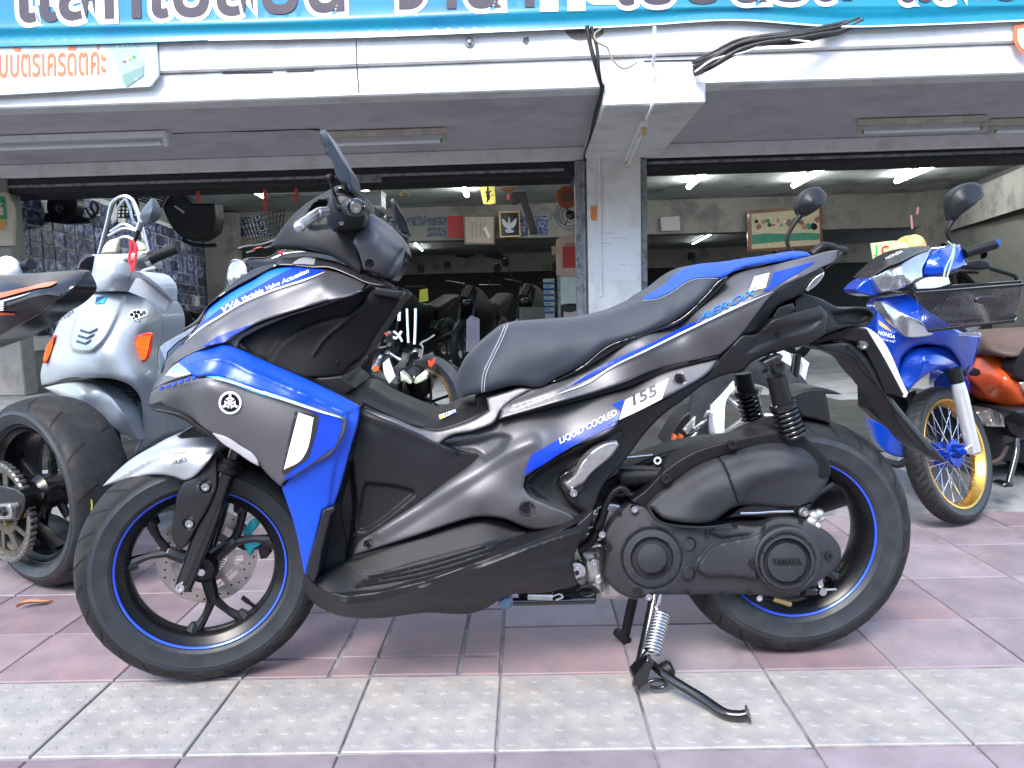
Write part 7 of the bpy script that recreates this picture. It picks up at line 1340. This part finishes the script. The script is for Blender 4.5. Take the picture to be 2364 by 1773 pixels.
ls = NF.empty('label_board', 'tall board of blue and white name strips in the shop beside the carton', 'sign board'); panel('board', Z('N', (800, 1125), (920, 1118), (925, 1620), (830, 1620)), -.3, M('pale_board', (.4, .45, .42), .6), ls, NF, 0, core=-.33, g=20)
for k in range(12):
    y = 1128 + 31 * k; panel('name_strip', Z('N', (800 + k * 1.5, y), (918, y), (918, y + 24), (800 + k * 1.5, y + 26)), -.29, (m_bstrip if k % 2 else m_wstrip), ls, NF, 0, core=-.3, g=30)
    if k % 2 == 0 and k: mesh('strip_mark', NF.PN(np.array(Z('N', (815, y + 10), (870 + 7 * (k % 3), y + 8), (870 + 7 * (k % 3), y + 16), (815, y + 18))), -.288), [(3, 2, 1, 0)], m_gloss, ls, False)
item(NF, 'grey_cabinet', 'greenish grey metal cabinet behind the scooter seat in the shop', 'cabinet', Z('N', (550, 1425), (800, 1420), (830, 1480), (830, 1640), (540, 1640)), -.6, M('green_grey_metal', (.13, .14, .11), .5, .2, .1, 8), edge=.01, th=.4)
# notices on the column
CO = Frame(BF.o + BF.V * .06, BF.yaw)
e, S_ = item(CO, 'orange_sticker', 'small orange sticker on the white column', 'sticker', Z('N', (1302, 348), (1376, 346), (1368, 500), (1312, 500)), .004, M('orange_sticker', (.8, .25, .06), .5, 0, .25, 60), th=.003)
e, S_ = item(CO, 'white_poster', 'large white paper notice taped on the white column above the seat', 'poster', Z('N', (1345, 600), (1800, 590), (1808, 1138), (1380, 1142), (1350, 1060)), .006, M('poster_paper', (.82, .82, .84), .6, var=.02), th=.004, g=30)
for k, (x0, x1, y) in enumerate(((1395, 1580, 632), (1520, 1680, 685), (1400, 1540, 742), (1620, 1680, 968))):
    mbq = MB(); x = x0
    while x < x1:
        ww = 8 + (x * 7 % 9); mbq.add(S_.pts(np.array(Z('N', (x, y), (x + ww, y), (x + ww, y + 7), (x, y + 7))), .002), [(3, 2, 1, 0)]); x += ww + 5
    mbq.build('poster_writing', M('faint_ink', (.5, .48, .5), .7) if k == 0 else bpy.data.materials['faint_ink'], e, False)['kind'] = 'stuff'
# right bay: framed horse-race style print, notice, yellow sign, helmet
e, S_ = item(FB, 'framed_painting', 'brown framed picture of dark figures over green ground in the right bay', 'picture', Z('TR', (445, 1345), (920, 1310), (928, 1575), (450, 1608)), .1, M('brown_wood_frame', (.17, .06, .03), .4, 0, .2, 20, coat=.3), edge=.006, th=.05)
_, Sp = panel('picture', Z('TR', (472, 1365), (905, 1330), (910, 1562), (475, 1590)), .105, M('faded_picture', (.48, .4, .26), .5, 0, .1, 10), e, FB, 0, core=.1, g=20)
decal('green_ground', Z('TR', (475, 1500), (560, 1490), (700, 1492), (820, 1485), (908, 1490), (908, 1530), (700, 1540), (476, 1560)), Sp, M('green_paint', (.03, .2, .13), .6, 0, .3, 40), e, .004)
for k in range(18):
    x = 500 + 23 * k + random.uniform(-8, 8); y = 1420 + random.uniform(-20, 35); r = random.uniform(9, 20); decal('painted_figure', [(px_ + random.uniform(-1.5, 1.5), py_ + random.uniform(-2, 2)) for px_, py_ in circ(*Z('TR', (x, y))[0], r / 2.765 * 1.2, 7)], Sp, [m_gloss, bpy.data.materials['brown_ink'], M('rose_paint', (.35, .15, .13), .6), bpy.data.materials['green_paint']][k % 4] if k < 4 else [m_gloss, bpy.data.materials['brown_ink'], bpy.data.materials['rose_paint'], bpy.data.materials['green_paint']][k % 4], e, .006, 6, 60)
item(FB, 'small_notice', 'small white notice with red marks on the far beam right of the column', 'notice', Z('TM', (2005, 1388), (2125, 1380), (2130, 1470), (2010, 1475)), .02, M('pinkish_white_paper', (.5, .46, .48), .6))
e, S_ = item(HF, 'yellow_price_sign', 'pale yellow sign with green and red letters standing behind the blue motorcycle', 'sign', Z('TR', (1236, 1552), (1445, 1545), (1500, 1570), (1490, 1700), (1260, 1700), (1250, 1640)), -.35, M('pale_yellow_card', (.8, .72, .35), .5, 0, .04, 10), th=.01)
text_px('sign_letter', 'J', *Z('TR', (1262, 1618))[0], 28, S_, M('green_letter', (.02, .4, .1), .5), e, lift=.004, offset=.03); text_px('sign_letter', 'C', *Z('TR', (1300, 1618))[0], 26, S_, M('red_letter', (.7, .03, .04), .5), e, lift=.004, offset=.03); text_px('sign_lettering', 'CHAROEN', *Z('TR', (1335, 1612))[0], 9, S_, m_gloss, e, ang=8, width=38, lift=.004)
hm = HF.empty('orange_helmet', 'pale orange rounded helmet behind the blue motorcycle headlight', 'helmet'); panel('shell', Z('TR', (1448, 1600), (1455, 1540), (1480, 1508), (1520, 1496), (1560, 1510), (1585, 1545), (1590, 1620), (1520, 1640)), Z('TR', (1450, 1600, -.4), (1520, 1500, -.42), (1588, 1600, -.4), (1520, 1570, -.3)), M('pale_orange_shell', (.75, .42, .12), .3, coat=.4), hm, HF, .02, core=-.5, g=6); panel('shell_edge', Z('TR', (1448, 1590), (1520, 1585), (1592, 1596), (1592, 1612), (1520, 1602), (1446, 1606)), -.29, m_steel, hm, HF, .002, core=-.31, g=6)
for q, lb in ((((2103, 497), (2106, 528)), 'pink ribbon hanging under the right mirror, the longer'), (((2120, 478), (2117, 495)), 'pink ribbon hanging under the right mirror, the shorter')): tag(tube('hanging_ribbon', [at_depth(*p, 6.0) for p in q[:1] + (((q[0][0] + q[1][0]) / 2 + 1, (q[0][1] + q[1][1]) / 2), q[1])] if False else [at_depth(*q[0], 6.0), at_depth(*q[1], 6.0)], .008, M('pink_ribbon', (.6, .25, .2), .7) if 'pink_ribbon' not in bpy.data.materials else bpy.data.materials['pink_ribbon'], None, 6, 1), lb, 'ribbon')
# red ribbons under the left shutter box
m_rib = M('red_ribbon', (.62, .05, .04), .7)
for (x, y0, y1, lb) in ((455, 428, 470, 'thin red ribbon under the shutter box, leftmost of three'), (610, 424, 490, 'long red ribbon under the shutter box beside a lit tube'), (682, 424, 470, 'red ribbon with a knot under the shutter box nearest the scooter mirror')):
    r_ = BF.empty('red_ribbon', lb, 'ribbon', 'red ribbons under the shutter box'); tube('strand', [BP(x - 1, y0, -.2), BP(x + 1, (y0 + y1) / 2, -.2), BP(x + 3, y1, -.2)], .012, m_rib, r_, 6, 3, .3); tube('strand', [BP(x + 2, y0, -.2), BP(x + 4, (y0 + y1) / 2 + 4, -.2), BP(x - 1, y1 - 10, -.2)], .010, m_rib, r_, 6, 3, .3)
# dark things hung at the left
HL = Frame((BF.o + BF.V * -.9), BF.yaw)
e, S_ = item(HL, 'hanging_speaker', 'round black speaker hanging in front of the blue photo wall', 'speaker', circ(*Z('V', (600, 310))[0], 37, 30), .0, m_blk, edge=.03, th=.15, g=7); lathe('speaker_cone', [(0, .01), (.03, .0), (.05, .012)], HL.P(*Z('V', (580, 335))[0], .02), m_dkmetal, e, segs=20)
panel('speaker_bracket', Z('V', (400, 420), (480, 360), (700, 400), (860, 430), (860, 470), (560, 480), (430, 460)), -.05, m_blk, e, HL, .01, core=-.15)
e, S_ = item(HL, 'hanging_bag', 'big black sack hanging under the shutter box left of the ribbons', 'bag', Z('V', (1560, 320), (1600, 250), (1680, 175), (1760, 210), (1850, 290), (2060, 290), (2074, 420), (2050, 560), (1920, 640), (1760, 620), (1650, 520), (1600, 430)), .0, M('black_sack', (.008, .008, .009), .6, 0, .2, 10, bump=1, bs=20), edge=.05, th=.25, g=9); decal('pale_label', Z('V', (1660, 315), (1680, 310), (1768, 365), (1760, 388)), S_, m_paper, e, .004)
tube('bag_rope', [HL.P(*q, -.05) for q in Z('V', (1750, 640), (1880, 690), (2074, 690))], .02, m_blk, e, 8)
HR = Frame((BF.o + BF.V * -.5), BF.yaw); wr = HR.empty('wire_rack', 'tall black wire rack hanging above the silver scooter', 'rack'); mb = MB()
for k in range(6): x0 = 1140 + 32 * k; mb.tube([HR.P(*Z('V', (x0, 140))[0]), HR.P(*Z('V', (1118 + 40 * k, 430))[0])], .009, 6, 1)
for k in range(9): y = 150 + 34 * k; mb.tube([HR.P(*Z('V', (1140 - k * 3, y))[0]), HR.P(*Z('V', (1300 + k * 4, y - 3))[0])], .007, 6, 1)
mb.tube([HR.P(*Z('V', q)[0]) for q in ((1140, 130), (1105, 600))], .012, 6); mb.tube([HR.P(*Z('V', q)[0]) for q in ((1300, 130), (1360, 600))], .012, 6)
mb.build('rack_wire', m_dkmetal, wr)
wr2 = HR.empty('wire_shelf', 'flat wire shelf slanting under the shutter box behind the tall rack', 'shelf'); mb = MB()
for k in range(6): mb.tube([HR.P(*Z('V', (1305, 140 + 22 * k))[0], -.3), HR.P(*Z('V', (1600 - k * 12, 205 + 24 * k))[0], -.3)], .008, 6, 1)
for a, b in (((1310, 135), (1300, 260)), ((1480, 175), (1440, 290)), ((1600, 200), (1540, 330))): mb.tube([HR.P(*Z('V', q)[0], -.3) for q in (a, b)], .010, 6, 1)
mb.build('shelf_wire', m_dkmetal, wr2)
ck = HR.empty('coat_hook', 'loop of dark wire beside the round hanging speaker', 'wire'); tube('loop', [HR.P(*Z('V', q)[0]) for q in ((860, 440), (900, 380), (870, 330), (890, 270), (940, 330), (900, 420), (860, 400), (820, 330))], .012, m_dkmetal, ck, 6)
tube('hook', [HR.P(*Z('V', q)[0]) for q in ((750, 140), (740, 190), (710, 210))], .014, m_dkmetal, ck, 6)
rk3 = Frame(BF.o + BF.V * -2.2, BF.yaw).empty('hanging_wire_baskets', 'stack of wire baskets hanging in the dark bay behind the handlebar', 'baskets'); KF3 = Frame(BF.o + BF.V * -2.2, BF.yaw); mb = MB()
for k in range(13): mb.tube([KF3.P(*Z('TL', (1530 + 24 * k, 1400 - 5 * k))[0]), KF3.P(*Z('TL', (1600 + 16 * k, 1560 - 4 * k))[0])], .007, 5, 1)
for k in range(6): mb.tube([KF3.P(*Z('TL', (1530 + 12 * k, 1400 + 32 * k))[0]), KF3.P(*Z('TL', (1820 - 10 * k, 1340 + 36 * k))[0])], .007, 5, 1)
mb.build('basket_wire', m_dkmetal, rk3)
e, S_ = item(Frame(BF.o + BF.V * -.05, BF.yaw), 'wall_notice', 'cream notice board with a green square and orange disc at the left edge', 'notice', Z('V', (-200, 180), (70, 185), (100, 260), (130, 690), (-200, 700)), .1, M('cream_board', (.5, .45, .36), .6, 0, .08, 8), th=.04)
decal('green_square', Z('V', (-100, 205), (45, 225), (68, 440), (-100, 440)), S_, M('green_print', (.02, .25, .09), .5), e, .003); decal('green_square_inner', Z('V', (-90, 280), (20, 285), (32, 400), (-90, 400)), S_, M('cream_print', (.55, .5, .42), .5), e, .005); decal('orange_disc', circ(*Z('V', (5, 490))[0], 13, 24), S_, M('orange_print2', (.6, .28, .04), .5), e, .003, 6)
wb = FB.empty('white_box', 'white box with a brown top edge hanging behind the scooter handlebar', 'box'); panel('box_front', Z('C', (970, 770), (1160, 765), (1165, 985), (1080, 960), (1000, 880)), 3.5, M('white_box_card', (.6, .58, .6), .6), wb, FB, .006, core=3.2); panel('box_lid', Z('C', (965, 755), (1162, 745), (1164, 770), (968, 776)), 3.52, m_paper, wb, FB, .003, core=3.2, g=7)
hk = FB.empty('ceiling_hook', 'small dark ornament on a thin cord under the ceiling by the handlebar', 'ornament'); tube('cord', [FB.P(*q, 3) for q in Z('C', (1370, 660), (1372, 770))], .006, m_cab, hk, 6, 1); tube('ornament', [FB.P(*q, 3) for q in Z('C', (1340, 780), (1372, 790), (1400, 785), (1430, 800))], [.02, .03, .02, .015], m_brass, hk, 8)
for k, (pts) in enumerate((((860, 1580), (690, 1600)),)): pass
fi = Frame(BF.o + BF.V * -10.7, BF.yaw)
for pts, lb in ((((200, 150), (240, 110), (330, 105), (390, 140), (390, 175), (300, 190), (220, 178)), 'dark fan shaped board on the rear beam, the left one'), (((480, 130), (540, 105), (640, 150), (695, 180), (690, 210), (600, 200), (500, 175)), 'dark fan shaped board on the rear beam, the right one')): item(fi, 'dark_board', lb, 'board', Z('Q', *pts), .05, m_dark, edge=.01, th=.04, g=8)
# ---------------------------------------------------------------- dark motorcycles parked deep in the shop
class Flat:                                        # metric drawing board: 500 units to the metre, y downwards
    def P(s, px, py, v=0.0): return Vector((px / 500, -v, -py / 500))
    def PN(s, pts, v): pts = np.asarray(pts, float); v = np.broadcast_to(np.asarray(v, float), (len(pts),)); return np.stack([pts[:, 0] / 500, -v, -pts[:, 1] / 500], 1)
FL = Flat()
def parked(body_mat):
    t = bpy.data.objects.new('parked_motorcycle', None); COL.objects.link(t)
    for x in (-320, 320):
        w_ = lathe('wheel', [(.2, .03), (.25, .045), (.285, .035), (.3, 0), (.285, -.035), (.25, -.045), (.2, -.03)], Vector((x / 500, 0, .3)), m_rub, t, segs=32)
        lathe('rim', [(.205, .03), (.19, .0), (.205, -.03)], Vector((x / 500, 0, .3)), m_dkmetal, w_, segs=32)
        sk = MB()
        for k in range(5): a = 2 * pi * k / 5; sk.tube([(x / 500, 0, .3), (x / 500 + .19 * cos(a), 0, .3 + .19 * sin(a))], .012, 6, 1)
        sk.build('spokes', m_dkmetal, w_)
    panel('fairing', [(-330, -430), (-250, -500), (-180, -480), (-60, -400), (20, -400), (60, -330), (0, -230), (-120, -170), (-230, -190), (-250, -300)], [(-330, -430, .06), (-200, -480, .08), (-100, -330, .17), (0, -250, .14), (-230, -200, .12)], body_mat, t, FL, .02, g=25, core=0, mirror=True)
    panel('seat', [(30, -395), (120, -385), (220, -410), (340, -450), (350, -430), (230, -360), (60, -350)], .11, m_deepblk, t, FL, .02, g=25, core=0, mirror=True)
    panel('tail', [(100, -360), (230, -365), (380, -455), (400, -440), (300, -330), (140, -290)], .1, body_mat, t, FL, .015, g=25, core=0, mirror=True)
    panel('engine', [(-170, -230), (60, -260), (160, -230), (140, -110), (-40, -80), (-170, -130)], .13, m_dkmetal, t, FL, .02, g=25, core=0, mirror=True)
    for s in (-1, 1):
        tube('fork_leg', [(-.5, s * .09, .95), (-.64, s * .09, .3)], .02, m_dkmetal, t, 8, 1)
        tube('grip', [(-.47, s * .1, 1.0), (-.42, s * .36, 1.02)], .016, m_blk, t, 8, 1)
        tube('mirror_stem', [(-.47, s * .22, 1.02), (-.5, s * .3, 1.2)], .006, m_blk, t, 6, 1)
        lathe('rear_mirror', [(0, .01), (.05, .005), (.055, -.005), (0, -.02)], Vector((-.5, s * .33, 1.23)), m_deepblk, t, (-1, 0, 0), 14)
    lathe('headlight', [(0, .02), (.05, .015), (.075, 0), (.07, -.06)], Vector((-.63, 0, .82)), m_gloss, t, (-1, 0, .15), 20)
    tube('swingarm', [(.0, .08, .32), (.64, .08, .3)], .03, m_dkmetal, t, 8, 1); tube('exhaust', [(.0, -.12, .28), (.4, -.15, .36), (.75, -.16, .45)], [.02, .045, .045], m_dkmetal, t, 10)
    return t
pk0 = parked(m_deepblk)  # shop darkness put into the black of bodies, mirrors and headlights
def copy_tree(o, parent=None):
    c = o.copy(); COL.objects.link(c); c.parent = parent
    for chd in list(o.children): copy_tree(chd, c)
    return c
spots = [(-1.05, 8.4, 62, 'leftmost of the row showing between the scooter dash and the column'), (-.35, 8.6, 70, 'second of the row between the scooter dash and the column'), (.3, 8.5, 66, 'nearest the column in the left bay'), (-1.9, 8.8, 58, 'hidden mostly by the scooter handlebar cover'), (-3.6, 8.2, 50, 'between the silver scooter handlebar and the black round lamp'), (1.9, 8.3, 108, 'in the right bay just right of the column'), (2.9, 8.6, 102, 'in the right bay under the brown framed picture'), (4.3, 8.0, 112, 'in the right bay behind the blue motorcycle')]
for k, (x, y, a, lb) in enumerate(spots):
    o = pk0 if k == 0 else copy_tree(pk0)
    o.location = (x * 1.14, y + 1.3, .1); o.rotation_euler = (R(6), 0, R(a)); tag(o, 'dark parked motorcycle ' + lb, 'motorcycle', 'motorcycles parked in the dark of the shop')
# far halves of the neighbouring machines, mostly hidden in the photograph
def far_wheel(par, c, n, r=.29):
    t_ = lathe('tyre', [(r - .085, .03), (r - .04, .045), (r - .012, .035), (r, 0), (r - .012, -.035), (r - .04, -.045), (r - .085, -.03)], c, m_rub, par, n, 40); lathe('rim', [(r - .083, .03), (r - .1, 0), (r - .083, -.03)], c, m_dkmetal, t_, n, 40)
    nn_, a_, b_ = axes(n); sk = MB()
    for k in range(6): sk.tube([c, c + (a_ * cos(k * pi / 3) + b_ * sin(k * pi / 3)) * (r - .095)], .01, 6, 1)
    sk.build('wheel_spokes', m_dkmetal, t_)
def rloc(px, y):
    p = at_depth(px, 900, y) - RF.o; return Vector((RF.U.dot(p), -RF.V.dot(p), .29))
wA, wB = rloc(690, 2.78), rloc(770, 3.9); nr = Vector(((wB - wA).y, -(wB - wA).x, 0)).normalized()
far_wheel(rbk, wA, nr); far_wheel(rbk, wB, nr)
tube('fork_leg', [wA, wA + Vector((-.12, 0, .5))], .03, m_dkmetal, rbk, 10, 1); tube('swingarm', [wB, wA.lerp(wB, .45) + Vector((0, 0, .08))], .03, m_dkmetal, rbk, 10, 1)
panel_pts = wA.lerp(wB, .45); lathe('engine', [(0, .13), (.1, .12), (.15, .0), (.1, -.12), (0, -.13)], panel_pts + Vector((0, 0, .12)), m_dkmetal, rbk, (1, 0, .2), 18)
hd = Vector((.5, .86, 0)); far_wheel(hb_, hd * 1.15 + Vector((0, 0, .26)), (.86, -.5, 0), .26)
tube('rear_body', [hd * .12 + Vector((0, 0, .5)), hd * .55 + Vector((0, 0, .46)), hd * 1.0 + Vector((0, 0, .6)), hd * 1.4 + Vector((0, 0, .68))], [.06, .09, .1, .05], m_hblue, hb_, 14)
tube('seat', [hd * .62 + Vector((0, 0, .66)), hd * .95 + Vector((0, 0, .72)), hd * 1.35 + Vector((0, 0, .76))], [.06, .11, .08], m_seat, hb_, 14)
tube('engine', [hd * .45 + Vector((0, 0, .3)), hd * .85 + Vector((0, 0, .27))], [.09, .11], m_dkmetal, hb_, 12)
vd = Vector((.15, .99, 0)); far_wheel(ve, Vector(VP(*Z('V2', (480, 900))[0], 0)) * 0 + vd * 1.2 + Vector((0, 0, .23)), (.99, -.15, 0), .23)
tube('rear_body', [vd * .55 + Vector((0, 0, .45)), vd * .9 + Vector((0, 0, .52)), vd * 1.5 + Vector((0, 0, .5))], [.14, .2, .12], m_silv, ve, 16); tube('seat', [vd * .6 + Vector((0, 0, .72)), vd * 1.3 + Vector((0, 0, .76))], [.09, .11], m_seat, ve, 12)
bb('neighbour_shutter', XL - 6, BP(-60, 600, 0).x - .01, .1, zl1 - .01, -.3, -.2, m_rail)
